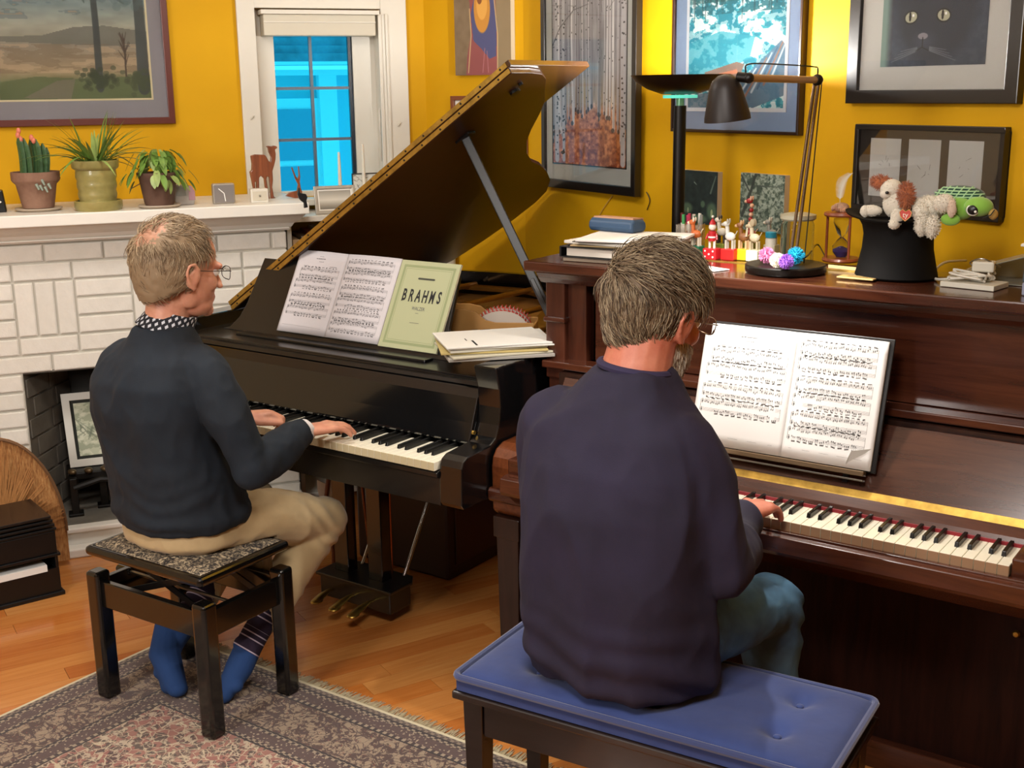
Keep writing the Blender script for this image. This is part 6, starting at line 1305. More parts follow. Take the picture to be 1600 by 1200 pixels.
# boats
W, H = 200, 190; im = canvas(W, H, '#3fa6b8'); nz = fnoise(W, H, 10, 14, 11); nzb = fnoise(W, H, 22, 30, 12); X, Y = XY(im)
blend(im, (nz > .5)*1., '#e9f6f6', .9); blend(im, (nz < .42)*1., '#1f7f96', .85); blend(im, (nzb > .6)*1., '#ffffff', .5); blend(im, (Y < .22)*(nzb < .5), '#1f6673', .85); blend(im, (Y < .12)*1., '#2c5a58', .5)
for i in range(26): x = rng.uniform(0, 1); stroke(im, [(x, 0), (x+rng.uniform(-.02, .02), rng.uniform(.1, .3))], .006, .003, '#18343a', .7)
polyf(im, [(.0, .45), (.35, .36), (.7, .42), (.65, .6), (.3, .72), (0, .75)], '#2c96ac', .7)
polyf(im, [(.18, .70), (.52, .62), (.60, .64), (.50, .86), (.24, .90)], '#8a6f62', .95); polyf(im, [(.22, .735), (.52, .68), (.54, .71), (.26, .77)], '#c77a5a', .9); polyf(im, [(.48, .85), (.66, .70), (.96, .46), (1, .5), (1, .9), (.7, 1), (.5, .97)], '#54748f', .9)
for k in range(7): stroke(im, [(.50+k*.06, .96-k*.03), (.72+k*.05, .68-k*.04)], .010, .006, ['#d9e3e8', '#3c5a78', '#a86f55'][k % 3], .85)
polyf(im, [(0, .9), (.3, .86), (.5, 1), (0, 1)], '#5e6f80', .8)
a, b, z0, _ = Pq(1047, 1246, (206.5, 210.5), None); i0 = zat(1071, 168); i1 = zat(1220, 170); z1 = z0+.56
framed('boat_picture', 'blue and white framed picture of moored boats behind the desk lamp', rectq(a, b, z0, z1), im, (.010, .010), M_fbrown, .028, (uof(i0)-uof(a)-.010, i0[2]-z0-.010, uof(b)-uof(i1)-.010, .10), '#8aa0c0', inner=(.012, mat('white_fillet', '#d9dde4', .6)))
# black cat
W, H = 200, 170; im = canvas(W, H, '#3b4552'); X, Y = XY(im); nz = fnoise(W, H, 26, 26, 14); im += (nz[..., None]-.5)*.10; blend(im, np.clip((.10-X)/.06, 0, 1), '#7e9a90', .9); ell(im, .52, .45, .44, .62, '#2b323c', .9, soft=.25); ell(im, .52, .2, .12, .35, '#404b59', .6, soft=1); ell(im, .42, .78, .15, .10, '#4d5562', .6, soft=1)
for s in (-1, 1):
    cx_ = .44+s*.155; ell(im, cx_, .58, .072, .062, '#15181c', .95, rot=s*.25); ell(im, cx_, .58, .060, .048, '#b7b69a', .95, rot=s*.25); ell(im, cx_-.01, .575, .013, .042, '#0c0d0f', .95); ell(im, cx_+.02, .565, .012, .012, '#ffffff', .9)
    for k in range(4): stroke(im, [(.42+s*.06, .84+k*.01), (.42+s*(.22+.03*k), .87+k*.03)], .003, .001, '#9aa0a6', .7)
ell(im, .41, .745, .05, .028, '#8a868c', .95); stroke(im, [(.41, .76), (.41, .84)], .005, .004, '#15181c'); stroke(im, [(.41, .84), (.35, .87)], .004, .003, '#15181c'); stroke(im, [(.41, .84), (.47, .87)], .004, .003, '#15181c')
for s in (-1, 1): polyf(im, [(.47+s*.12, .12), (.47+s*.34, -.1), (.47+s*.40, .28)], '#22272f', .9)
a, b, z0, _ = Pq(1320, 1588, (161, 163), None); i0 = zat(1371, 105); i1 = zat(1535, 101); m0 = zat(1338, 141); m1 = zat(1565, 138); fw_ = uof(m0)-uof(a); fb_ = m0[2]-z0
framed('cat_picture', 'wide black framed photograph of a black cat face with pale eyes', rectq(a, b, z0, z0+.58), im, (fw_, fb_), M_fblack, .03, (uof(i0)-uof(m0), i0[2]-m0[2], uof(b)-fw_-uof(i1), .58-2*fb_-(i0[2]-m0[2])-.30), '#c4c4bf')
# three small drawings in one frame
a, b, z0, _ = Pq(1329, 1561, (326, 346), None); t = thing('triple_frame', 'black frame holding three small white drawings behind the stuffed toys', 'picture', tuple((a+b)/2*[1, 1, 0]+[0, 0, z0]))
ua, ub = uof(zat(1336, 197)), uof(zat(1571, 199)); z1 = zat(1450, 196)[2]; zb_ = zat(1330, 326)[2]
def pbox(mb, u0_, u1_, z0_, z1_, o0, o1): return mb.prism([(u0_, z0_), (u1_, z0_), (u1_, z1_), (u0_, z1_)], PO+PN*o0, PD, (0, 0, 1), PN, o1-o0)
mb = MB(); pbox(mb, ua, ub, zb_, zb_+.014, 0, .025); pbox(mb, ua, ub, z1-.014, z1, 0, .025); pbox(mb, ua, ua+.014, zb_+.014, z1-.014, 0, .025); pbox(mb, ub-.014, ub, zb_+.014, z1-.014, 0, .025); mb.build('frame', M_fblack, t, bevel=.002)
pbox(MB(), ua+.01, ub-.01, zb_+.01, z1-.01, .004, .014).build('black_mount', mat('black_card', '#100e0e', .5), t)
for k, (x0, x1, y0, y1) in enumerate(((1357, 1407, 217, 305), (1416, 1469, 219, 311), (1479, 1536, 221, 303))):
    qa, qb = zat(x0, y1, .0145), zat(x1, y0, .0145); u0_, u1_ = uof(zat((x0 + 2), (y0+y1)/2, .0145)), uof(zat((x1 - 1), (y0+y1)/2, .0145)); s_ = pbox(MB(), u0_, u1_, zat(x0, y1, .0145)[2] if k == 0 else zb_+.045, qb[2], .014, .0145).build('drawing_sheet', mat('drawing_paper', '#c9cbc8', .8), t)
    mb = MB(); r = np.random.default_rng(k+30)
    for i in range(5): c_u = u0_+(u1_-u0_)*r.uniform(.3, .7); c_z = zb_+.045+(qb[2]-zb_-.045)*r.uniform(.4, .7); mb.tube([PO+PD*c_u+[0, 0, c_z]+PN*.0148, PO+PD*(c_u+r.uniform(-.012, .012))+[0, 0, c_z+r.uniform(-.015, .015)]+PN*.0148], .0005, 3)
    mb.build('pencil_lines', M_grey, s_, kind='stuff')
pbox(MB(), ua+.014, ub-.014, zb_+.014, z1-.014, .019, .0205).build('glass', mat('reflective_glass', '#ffffff', .01, trans=1, ior=1.6), t)
# two small canvases
def canvasp(nm, lab, x0, x1, yt, zbot, im):
    a_, b_ = uof(zat(x0, yt[0], .02)), uof(zat(x1, yt[1], .02)); zt = (zat(x0, yt[0], .02)[2]+zat(x1, yt[1], .02)[2])/2
    t = thing(nm, lab, 'painting', tuple(Pp((a_+b_)/2, zbot))); pbox(MB(), a_, b_, zbot, zt, 0, .02).build('canvas', mat('canvas_edge', '#b9a78c', .8), t)
    painted('painting', im, [Pp(a_, zbot, .0205), Pp(b_, zbot, .0205), Pp(b_, zt, .0205), Pp(a_, zt, .0205)], t, .7)
im = canvas(90, 90, '#22302f'); r = np.random.default_rng(8); im += (fnoise(90, 90, 10, 10, 5)[..., None]-.5)*.10
for (x, y, a_, b_) in ((.2, .72, .17, .13), (.86, .74, .16, .20), (.62, .62, .07, .08), (.5, .9, .3, .1)): ell(im, x, y, a_, b_, '#5f7a5f', .8, soft=.4)
stroke(im, [(.82, .4), (.88, .25), (.95, .08)], .02, .01, '#7c8f80', .7); stroke(im, [(.38, .22), (.44, .26)], .012, .006, '#9db0a6', .8); ell(im, .86, .78, .03, .08, '#c3cf9e', .7); ell(im, .22, .76, .02, .05, '#b5c79a', .7)
canvasp('dark_canvas', 'small dark green canvas painting beside the floor lamp pole', 1064, 1122, (266, 268), 1.245, im)
im = canvas(110, 110, '#6f7c6c'); nz = fnoise(110, 110, 16, 16, 21); blend(im, (nz > .56)*1., '#aab3a4', .7); blend(im, (nz < .42)*1., '#3b4a3f', .8)
for i in range(70): x, y = r.random(), r.random(); stroke(im, [(x, y), (x+r.uniform(-.08, .08), y+r.uniform(-.08, .08)), (x+r.uniform(-.1, .1), y+r.uniform(-.1, .1))], .008, .004, ['#2c3630', '#c3cabb', '#55635a'][i % 3], .7)
stroke(im, [(.05, .75), (.25, .3), (.35, .0)], .035, .025, '#383f3a', .9); stroke(im, [(.02, .05), (.2, .3)], .02, .015, '#383f3a', .9); stroke(im, [(.3, .22), (.9, .2)], .014, .008, '#4a544c', .9)
canvasp('branch_canvas', 'small grey green canvas painting of tangled branches', 1158, 1227, (270, 274), 1.245, im)
# loose cords on the wall
for pts, lab in (((((1010, 300), (1014, 308), (1015, 316), (1011, 328))), 'short dark cord hanging on the yellow wall right of the birch picture'), ((((957, 306), (950, 315), (940, 330), (934, 342))), 'thin pale string hanging below the birch picture')):
    mb = MB(); mb.tube(bez([zat(x, y, .006) for x, y in pts], 5), .0018, 6); mb.build('wall_cord', M_blackw if 'dark' in lab else mat('pale_string', '#c9a24a', .7), None, smooth=True, label=lab, cat='cord')
# ---------------------------------------------------------------- sheet music
def notation(parent, Pf, w, h, systems, seed, title=False, name='printed_notes'):
    """staves and notes as thin print on a page; Pf(x, y) -> point on the page surface"""
    mb = MB(); r = np.random.default_rng(seed)
    def quad(x0, y0, x1, y1, t):      # line of thickness t
        d = np.array([x1-x0, y1-y0]); L_ = np.linalg.norm(d); d /= L_; nn = np.array([-d[1], d[0]])*t/2; k = max(1, int(L_/(w/6)))
        for i in range(k):
            a = np.array([x0, y0])+d*L_*i/k; b = np.array([x0, y0])+d*L_*(i+1)/k; mb.add([Pf(*(a-nn)), Pf(*(b-nn)), Pf(*(b+nn)), Pf(*(a+nn))], [(0, 1, 2, 3)])
    def dot(x, y, rx, ry): mb.add([Pf(x+rx*math.cos(a), y+ry*math.sin(a)) for a in np.linspace(0, 2*math.pi, 7)[:-1]], [tuple(range(6))])
    st = .0075
    for (y, x0, x1, half) in systems:
        for s in (0, 1):
            yb_ = y-s*.0205
            for l in range(5): quad(x0, yb_-l*st/4, x1, yb_-l*st/4, .00028)
            x = x0+.012+(.03 if half and s == 1 else 0)
            quad(x0+.004, yb_+.002, x0+.004, yb_-st-.002, .0012); dot(x0+.0045, yb_-st*.6, .0016, .0022)
            while x < x1-.012:
                n_ = int(r.integers(2, 4)); up_ = s == 0; base = yb_-st*r.uniform(0, 1); gap = .0042; beam = yb_+.0055 if up_ else yb_-st-.0055; sl = r.uniform(-.0012, .0012)
                for k in range(n_):
                    nx = x+k*gap; ny = base+r.uniform(-.002, .002); dot(nx, ny, .00125, .0009); dot(nx, ny-.0021, .00125, .0009); quad(nx+.001, ny, nx+.001, beam, .0003)
                quad(x, beam+sl, x+(n_-1)*gap+.0012, beam-sl, .0013)
                if r.random() < .6: quad(x, beam+sl-.0018*(1 if up_ else -1), x+(n_-1)*gap+.0012, beam-sl-.0018*(1 if up_ else -1), .001)
                x += n_*gap+r.uniform(.002, .0045)
            for k in range(5): bx = x0+(x1-x0)*k/4; quad(bx, yb_, bx, yb_-st, .0003)
        quad(x0, y, x0, y-.0205-st, .0008); quad(x1, y, x1, y-.0205-st, .0004)
    if title:
        for (cx_, cy_, ww, t) in ((w*.5, h-.026, .040, .0022), (w*.5, h-.018, .016, .0010), (w*.52, h-.036, .018, .0012), (w*.22, h-.052, .022, .001), (w*.78, h-.050, .026, .0014)):
            x = cx_-ww/2
            while x < cx_+ww/2: L_ = r.uniform(.0015, .004); quad(x, cy_, x+L_, cy_, t); x += L_+.0012
    quad(w*.08, .024, w*.9, .022, .00035)
    return mb.build(name, M_ink, parent, fixn=False, kind='stuff')
def open_book(nm, label, BL, ex, ey, n_, wl, wr, h, seed, curve=.010, pm_=None):
    """BL bottom left corner of the left page, ex along, ey up the page, n_ towards the reader"""
    BL, ex, ey, n_ = (np.array(q, float) for q in (BL, ex, ey, n_)); t = thing(nm, label, 'sheet music', tuple(BL+ex*wl))
    mb = MB(); mb.prism([(0, 0), (wl+wr, 0), (wl+wr, h), (0, h)], BL+n_*.001, ex, ey, n_, .003); mb.build('cover', mat('cover_grey', '#b9b5aa', .7), t)
    for side, (o, w) in enumerate(((BL, wl), (BL+ex*wl, wr))):
        def Pf(x, y, eps=0., w=w, o=o, side=side):
            s = x/w; s2 = 1-s if side == 0 else s; b = curve*(math.sin(math.pi*min(1, s2*.95))**.8)*(1-.2*s2)
            return o+ex*x+ey*y+n_*(.0045+b+eps)
        mb = MB(); mb.grid(lambda u, v: Pf(u*w, v*h), 24, 10); pg = mb.build('page', pm_ or mat('page_white', '#e9e7e4', .7), t, smooth=True, fixn=False)
        s_ = pg.modifiers.new('t', 'SOLIDIFY'); s_.thickness = .0022; s_.offset = -1 if False else 0
        sysL = ([(h-.060, .028, w-.016, False), (h-.098, .018, w-.016, True), (h-.150, .016, w-.016, False), (h-.190, .016, w-.016, True)] if side == 0 else [(h-.022, .012, w-.020, False), (h-.058, .010, w-.020, False), (h-.108, .012, w-.020, False), (h-.146, .010, w-.020, True), (h-.190, .012, w-.020, False), (h-.226, .010, w-.020, False)])
        notation(pg, lambda x, y, Pf=Pf: Pf(x, y, .0014), w, h, sysL, seed+side, side == 0)
    return t
# on the grand piano
bl = hit(432, 527, DO, DKN); tl = hit(472, 392, DO, DKN); gm_ = hit(547, 399, DO, DKN); br = hit(590, 549, DO, DKN); ex = np.array([1., 0, 0])
sx0 = (bl-DO)[0]; s0 = .0185; hL = min((tl-DO)@dsl-s0, .305)
wl_, wr_ = gm_[0]-tl[0]-.004, hit(630, 408, DO, DKN)[0]-gm_[0]+.002
open_book('open_score', 'open sheet music on the black desk of the grand piano', Dk(sx0, s0, .002), ex, dsl, DKN, wl_, wr_, hL, 41, .007, mat('page_greyish', '#c0bbbd', .7))
# yellow green book
q0 = hit(598, 552, DO, DKN); q1 = hit(632, 407, DO, DKN); q2 = hit(723, 417, DO, DKN); wB = q2[0]-q1[0]; sB = .0155; hB = (q1-DO)@dsl-sB; x0 = (q1-DO)[0]-.0
t = thing('music_book', 'pale green music book with a large black title beside the open score', 'book', tuple(Dk(x0+wB/2, sB)))
MB().prism([(0, 0), (wB, 0), (wB, hB), (0, hB)], Dk(x0, sB, .001), ex, dsl, DKN, .006).build('pages', mat('book_pages', '#d8d2bb', .8), t)
M_gc = mat('green_cover', '#a3a681', .6); MB().prism([(0, 0), (wB, 0), (wB, hB), (0, hB)], Dk(x0, sB, .0075), ex, dsl, DKN, .0006).build('cover', M_gc, t)
M_bd = mat('green_border', '#879067', .6); mb = MB()
for (i_, w_) in ((.014, .008), (.026, .0012)):
    for p_ in ([(i_, i_), (wB-i_, i_), (wB-i_-w_, i_+w_), (i_+w_, i_+w_)], [(i_, hB-i_), (i_+w_, hB-i_-w_), (wB-i_-w_, hB-i_-w_), (wB-i_, hB-i_)], [(i_, i_), (i_+w_, i_+w_), (i_+w_, hB-i_-w_), (i_, hB-i_)], [(wB-i_, i_), (wB-i_, hB-i_), (wB-i_-w_, hB-i_-w_), (wB-i_-w_, i_+w_)]): mb.prism(p_, Dk(x0, sB, .0082), ex, dsl, DKN, .0002)
mb.build('border', M_bd, t)
cxB = x0+wB/2; pit = wB*.118; zt_ = sB+hB*.60; mb = MB(); tz = .052
for i, ch in enumerate('BRAHMS'):
    xc = cxB+(i-2.5)*pit; put_text('title_letter', ch, Dk(xc, zt_, .0086), ex, dsl, tz, M_ink, t, xs=.56 if ch != 'M' else .47, offset=.0014, extrude=.0001)
    feet = {'B': [(-.0052, 1), (-.0052, -1)], 'R': [(-.0052, 1), (-.0052, -1), (.0058, -1)], 'A': [(-.0064, -1), (.0064, -1)], 'H': [(-.0058, 1), (-.0058, -1), (.0058, 1), (.0058, -1)], 'M': [(-.0064, 1), (-.0064, -1), (.0064, 1), (.0064, -1)], 'S': []}[ch]
    for (fx_, sy_) in feet: mb.prism([(-.0028, -.0007), (.0028, -.0007), (.0028, .0007), (-.0028, .0007)], Dk(xc+fx_, zt_+sy_*tz*.345, .0086), ex, dsl, DKN, .0002)
mb.build('serifs', M_ink, t, kind='stuff')
put_text('subtitle', 'WALZER', Dk(cxB, sB+hB*.46, .0086), ex, dsl, .016, M_grey, t, xs=.8, extrude=.0001)
mb = MB(); mb.prism([(-.030, -.003), (.030, -.003), (.034, 0), (.030, .003), (-.030, .003), (-.034, 0)], Dk(cxB, sB+hB*.80, .0086), ex, dsl, DKN, .0002); mb.build('banner', mat('banner_ink', '#3a3c30', .7), t)
for k in range(2): mb = MB(); mb.prism([(-.018+k*.012, -.0006), (.018-k*.012, -.0006), (.018-k*.012, .0006), (-.018+k*.012, .0006)], Dk(cxB, sB+hB*(.30+.11*k), .0086), ex, dsl, DKN, .0002); mb.build('small_print', M_grey, t)
# booklets stacked on the right end of the grand
zs_ = .9635; cc = np.array([-2.005, 2.735]); labs = ['grey booklet at the very bottom of the stack on the grand piano', 'cream booklet second from bottom of the stack on the grand piano', 'yellow edged booklet in the middle of the stack on the grand piano', 'pale booklet under the top two of the stack on the grand', 'white booklet just under the top one on the grand piano', 'white booklet with small black print on top of the stack on the grand']
for k in range(6):
    th_ = [.009, .006, .006, .007, .005, .005][k]; ang = R([47, 52, 43, 50, 46, 49][k]); M4 = Matrix.Translation((cc[0]+rng.uniform(-.010, .010), cc[1]+rng.uniform(-.008, .008), zs_)) @ Matrix.Rotation(ang, 4, 'Z')
    mb = MB(); mb.grid(lambda u, v: (lambda x, y: (x, y, th_+.0*x))( (u-.5)*.30, (v-.5)*.23), 2, 2); mb = MB(); mb.box(-.15, .15, -.115, .115, .0004, th_, M=M4)
    o = mb.build('music_booklet', mat('booklet_%d' % k, ['#99938a', '#b9b29b', '#b8a468', '#c6c1b2', '#cfccc3', '#d8d5cd'][k], .7), None, bevel=.0012, label=labs[k], cat='sheet music', group='booklets stacked on the grand piano')
    zs_ += th_+.0005
top_ = o
mb = MB()
for (x_, y_, w_, h_) in ((.07, -.07, .07, .006), (.02, -.085, .03, .003), (-.11, .0, .004, .03), (-.12, -.03, .003, .02)): mb.box(x_-w_/2, x_+w_/2, y_-h_/2, y_+h_/2, th_+.0001, th_+.0004, M=Matrix.Translation((cc[0], cc[1], zs_-th_-.0005)) @ Matrix.Rotation(R(-41), 4, 'Z'))
mb.build('print', M_ink, top_, kind='stuff')
# wooden file box lying on the plate
fb0 = np.array([-2.035, 2.985, .914]); fx = np.array([-.89, -.45, 0]); fx /= np.linalg.norm(fx); fy = np.array([fx[1], -fx[0], 0]); fy = fy if fy[1] > 0 else -fy; cb_ = 0
t = thing('wooden_file_box', 'tan wooden file box of comb bound red booklets inside the grand piano', 'box', tuple(fb0))
M_ply = mat('tan_plywood', '#a87a3e', .5, var=.12, vscale=8)
sp = [(0, 0), (.30, 0), (.30, .125), (.215, .125), (.18, .118), (.15, .092), (.12, .085), (0, .085)]
for o_ in (0, .10): MB().prism(sp, fb0+fy*o_, fx, (0, 0, 1), fy, .006).build('side_board', M_ply, t, bevel=.001)
MB().prism([(0, 0), (.006, 0), (.006, .075), (0, .075)], fb0, fx, (0, 0, 1), fy, .106).build('end_board', M_ply, t, bevel=.001)
MB().prism([(0, 0), (.30, 0), (.30, .005), (0, .005)], fb0, fx, (0, 0, 1), fy, .106).build('bottom_board', M_ply, t)
for k in range(4):
    c = ['#b8aca0', '#b5342f', '#a59c92', '#c04038'][k]; o0 = fb0+fy*(.014+k*.021); lb_ = ['grey comb bound booklet nearest the front in the wooden file box', 'red comb bound booklet second in the wooden file box', 'grey comb bound booklet third in the wooden file box', 'red comb bound booklet at the back of the wooden file box'][k]
    bt_ = thing('comb_bound_booklet', lb_, 'booklet', tuple(o0+[0, 0, .006]), 0, 'comb bound booklets in the file box'); arc = [(.012, .0), (.19, .0)]+[(.012+.178*(.5+.5*math.cos(a)), .007+.105*math.sin(a)**.6) for a in np.linspace(0, math.pi, 14)]
    MB().prism(arc, o0+[0, 0, .006], fx, (0, 0, 1), fy, .006).build('pages', mat('comb_%d' % k, c, .5), bt_); mb = MB()
    for a in np.linspace(.5, 2.6, 16): p = o0+fx*(.101+.089*math.cos(a))+np.array([0, 0, .013+.105*math.sin(a)**.6])+fy*.003; mb.tube([p, p+fx*.004*math.cos(a)+[0, 0, .009]], .0016, 4)
    mb.build('comb_teeth', mat('comb_%d' % k, c, .5), bt_, kind='stuff')
# open score on the upright piano
US = np.array([0, .085, .287]); US /= np.linalg.norm(US); UN = np.array([0, -US[2], US[1]]); UO = np.array([0, 2.632, .825])
c_br = hit(1361, 737, UO, UN); c_tr = hit(1391, 535, UO, UN); g_t = hit(1248, 528, UO, UN); g_b = hit(1222, 712, UO, UN); l_t = hit(1106, 514, UO, UN)
hU = (c_tr-c_br)@US; sb0 = (c_br-UO)@US; xr = (c_br[0]+c_tr[0])/2; xg = (g_t[0]+g_b[0])/2; xl = l_t[0]
M_sb = mat('music_stand_board', '#15110f', .4)
t = thing('music_stand', 'black folding music stand board behind the score on the upright', 'stand', (xg, 2.64, .80))
def Ub(x, s, off=0.): return UO+np.array([x, 0, 0])+US*s+UN*off
MB().prism([(0, 0), (xr-xl+.012, 0), (xr-xl+.012, hU+.012), (0, hU+.012)], Ub(xl-.002, sb0-.004, -.008), ex, US, UN, .006).build('board', M_sb, t, bevel=.002)
MB().prism([(0, 0), (xr-xl-.02, 0), (xr-xl-.02, .012), (0, .012)], Ub(xl+.01, sb0-.014, -.002), ex, US, UN, .022).build('ledge', mat('stand_ledge', '#7d6850', .3, .6), t, bevel=.002)
MB().prism([(0, 0), (xr-xl-.02, 0), (xr-xl-.02, .004), (0, .004)], Ub(xl+.01, sb0-.026, .0), ex, US, UN, .018).build('lower_rod', M_steel, t, bevel=.001)
for x in (xl+.06, xr-.06): mb = MB(); bar(mb, Ub(x, sb0+.02, -.010), np.array([x, 2.73, .935]) if False else Ub(x, sb0-.035, -.010), .012, .005, (0, 1, 0)); mb.build('support', M_blackp, t)
bk = open_book('open_score', 'brightly lit open sheet music on the upright piano', Ub(xl, sb0, 0), ex, US, UN, xg-xl, xr-xg, hU, 51, .012)
cr = Ub(xr-.055, sb0+.0, .010); mb = MB(); mb.add([cr, cr+ex*.052+US*.052, cr+ex*.010+US*.040+UN*.012, cr+US*.012+UN*.008], [(0, 1, 2), (0, 2, 3)]); mb.build('turned_corner', mat('page_shadow', '#cfcdc8', .7), bk)
# ---------------------------------------------------------------- on top of the upright piano
UT = 1.2355
def top(px, py, z=UT): return at_z(px, py, z)
def orient(ang): a = R(ang); return np.array([math.cos(a), math.sin(a), 0]), np.array([-math.sin(a), math.cos(a), 0])
def slab(nm, lab, c, w, d, z0, h, ang, m, cat, group=None, bev=.0015, parent=None):
    a, b = orient(ang); mb = MB(); mb.obox((c[0], c[1], z0+h/2), a, b, (0, 0, 1), w/2, d/2, h/2); return mb.build(nm, m, parent, bevel=bev, label=lab, cat=cat, group=group)
stc = np.array([-1.655, 2.875]); zz = UT+.0005
slab('folder', 'grey brown folder lowest in the pile at the left of the upright', stc+[.0, .0], .26, .235, zz, .010, 4, mat('taupe_folder', '#8a7a68', .6), 'folder', 'papers piled on the upright piano'); zz += .0105
bnd = thing('ring_binder', 'black ring binder in the paper pile on the upright', 'binder', (*stc, zz), 0, 'papers piled on the upright piano'); a_, b_ = orient(2)
for dz, h_ in ((0, .003), (.027, .003)): mb = MB(); mb.obox((*stc, zz+dz+h_/2), a_, b_, (0, 0, 1), .135, .125, h_/2); mb.build('cover', M_blackp, bnd, bevel=.001)
mb = MB(); mb.obox((*(stc-a_[:2]*.133), zz+.015), a_, b_, (0, 0, 1), .003, .125, .0145); mb.build('spine', M_blackp, bnd, bevel=.002)
mb = MB(); mb.obox((*(stc+a_[:2]*.006), zz+.015), a_, b_, (0, 0, 1), .122, .118, .0105); mb.build('pages', mat('binder_pages', '#c4bcb0', .8), bnd); zz += .0305
for k, (lb_, h_, an_, c_, dx) in enumerate((('brown envelope above the black binder in the pile', .004, 8, '#b39a70', .01), ('thick sheaf of white paper in the pile on the upright', .008, -3, '#d9d5cc', .0), ('white paper with dark edge in the pile on the upright', .003, 10, '#55504a', .02), ('top white sheets of the pile under the blue case', .007, 12, '#ebe8e2', .03))):
    slab('paper_sheaf', lb_, stc+[dx+.01, -.004*k], .27, .22, zz, h_, an_, mat('sheaf_%d' % k, c_, .75), 'paper', 'papers piled on the upright piano'); zz += h_+.0005
cs = at_z(958, 362, zz)
t = thing('spectacle_case', 'blue rounded spectacle case lying on the white papers', 'case', (cs[0], cs[1]+.02, zz)); a_, b_ = orient(-6); c0_ = np.array([cs[0], cs[1]+.022, zz])
prof_ = [(-.030, 0), (.030, 0), (.036, .012), (.034, .026), (.022, .034), (-.022, .036), (-.034, .028), (-.036, .012)]
MB().prism(prof_, c0_-a_*.076, b_, (0, 0, 1), a_, .152).build('shell', mat('blue_case', '#34506f', .5), t, bevel=.008, seg=3)
mb = MB(); mb.prism([(-.020, .0355), (.026, .0345), (.034, .024), (.034, .020), (.03, .0375), (-.018, .040)], c0_-a_*.068, b_, (0, 0, 1), a_, .136); mb.build('lining', mat('tan_lining', '#b98b6a', .6), t, bevel=.001)
def stick(nm, lab, p, q, r_, m, cat, tip=None, group=None):
    t = thing(nm, lab, cat, tuple((np.array(p)+np.array(q))/2), 0, group); MB().cyl(p, q, r_, n=10).build('barrel', m, t, smooth=True); d = np.array(q)-np.array(p); d /= np.linalg.norm(d)
    MB().cyl(np.array(q), np.array(q)+d*.012, r_*.9, r_*.25, n=10).build('tip', tip or M_steel, t, smooth=True); return t
for (x0, y0, x1, y1, lab, c_) in ((878, 404, 897, 405.5, 'short grey pen lying on the left end of the upright', '#6b6258'), (899, 404, 925, 410, 'thick brown marker with metal band on the upright', '#3d2a20'), (912, 403, 952, 409, 'yellow pencil lying on the upright before the binder', '#c9962e')):
    stick('pencil' if 'pencil' in lab else 'pen', lab, top(x0, y0)+[0, 0, .0055], top(x1, y1)+[0, 0, .0055], .0045, mat('pen_'+c_.strip('#'), c_, .4), 'pencil' if 'pencil' in lab else 'pen')
c = top(1112, 421); slab('white_card', 'white card with coloured print behind the right player head', c+[0, 0, 0], .075, .055, UT+.0005, .002, -20, M_paper, 'card')
c = top(1340, 437); o = slab('brass_plate', 'small gold coloured plate lying on the piano beside the lamp', c, .092, .038, UT+.003, .004, -4, mat('gold_card', '#c9a86a', .4, .2), 'plate'); slab('engraving', None, c, .05, .012, UT+.0072, .0004, -4, mat('engraving_tan', '#8f7440', .5), None, parent=o)
a_ = top(1290, 421, UT); b__ = top(1377, 430, UT); mb = MB(); bar(mb, a_+[0, .02, .006], b__+[0, .02, .006], .004, .008, (0, 0, 1)); mb.build('thin_ruler', mat('pale_ruler', '#d9c090', .5), None, label='thin pale wooden ruler lying behind the gold plate', cat='ruler')
# jar of felt pens
jc = top(1078, 398); jc = np.array([jc[0], jc[1], UT+.0005]); t = thing('pen_box', 'clear square box of pens at the left of the toy animals', 'box', tuple(jc)); a_, b_ = orient(8); jh = .085
mb = MB()
for (dx, dy, hx, hy) in ((-.032, 0, .0012, .027), (.032, 0, .0012, .027), (0, -.027, .033, .0012), (0, .027, .033, .0012)): mb.obox(jc+a_*dx+b_*dy+[0, 0, jh/2], a_, b_, (0, 0, 1), hx, hy, jh/2)
mb.build('wall', mat('clear_plastic', '#f2eee6', .08, trans=.9, ior=1.2), t); mb = MB(); mb.obox(jc+[0, 0, .0015], a_, b_, (0, 0, 1), .031, .026, .0015); mb.build('base', mat('clear_base', '#d8cdb8', .2), t)
mb = MB(); r = np.random.default_rng(4)
for k in range(26): p = jc+a_*r.uniform(-.026, .026)+b_*r.uniform(-.02, .02)+[0, 0, r.uniform(.008, .06)]; mb.cyl(p, p+np.array([r.uniform(-.02, .02), r.uniform(-.01, .01), r.uniform(.0, .02)]), .003, n=6)
mb.build('small_oddments', mat('orange_oddments', '#c07040', .6), t, kind='stuff')
for k, (c_, nm_) in enumerate((('#5a1820', 'wine'), ('#3f9a58', 'green'), ('#c83f6a', 'pink'), ('#b02848', 'crimson'), ('#d8d0c8', 'white'), ('#2c6a50', 'dark green'), ('#e8e4dc', 'cream'), ('#8a8f8a', 'grey'))):
    p = jc+a_*(-.026+k*.0075)+b_*(.012-.012*(k % 2))+[0, 0, .006]; q = p+a_*(-.004+.0012*k)+[0, 0, .108-.003*(k % 3)]
    t2 = thing('felt_pen', nm_+' felt pen standing in the clear box on the piano', 'pen', tuple(p), 0, 'felt pens in the clear box'); MB().cyl(p, p+(q-p)*.75, .0040, n=8).build('barrel', mat('pen_white', '#dcd8d0', .4), t2, smooth=True); MB().cyl(p+(q-p)*.75, q, .0048, .0046, n=8).build('cap', mat('cap_%d' % k, c_, .35), t2, smooth=True)
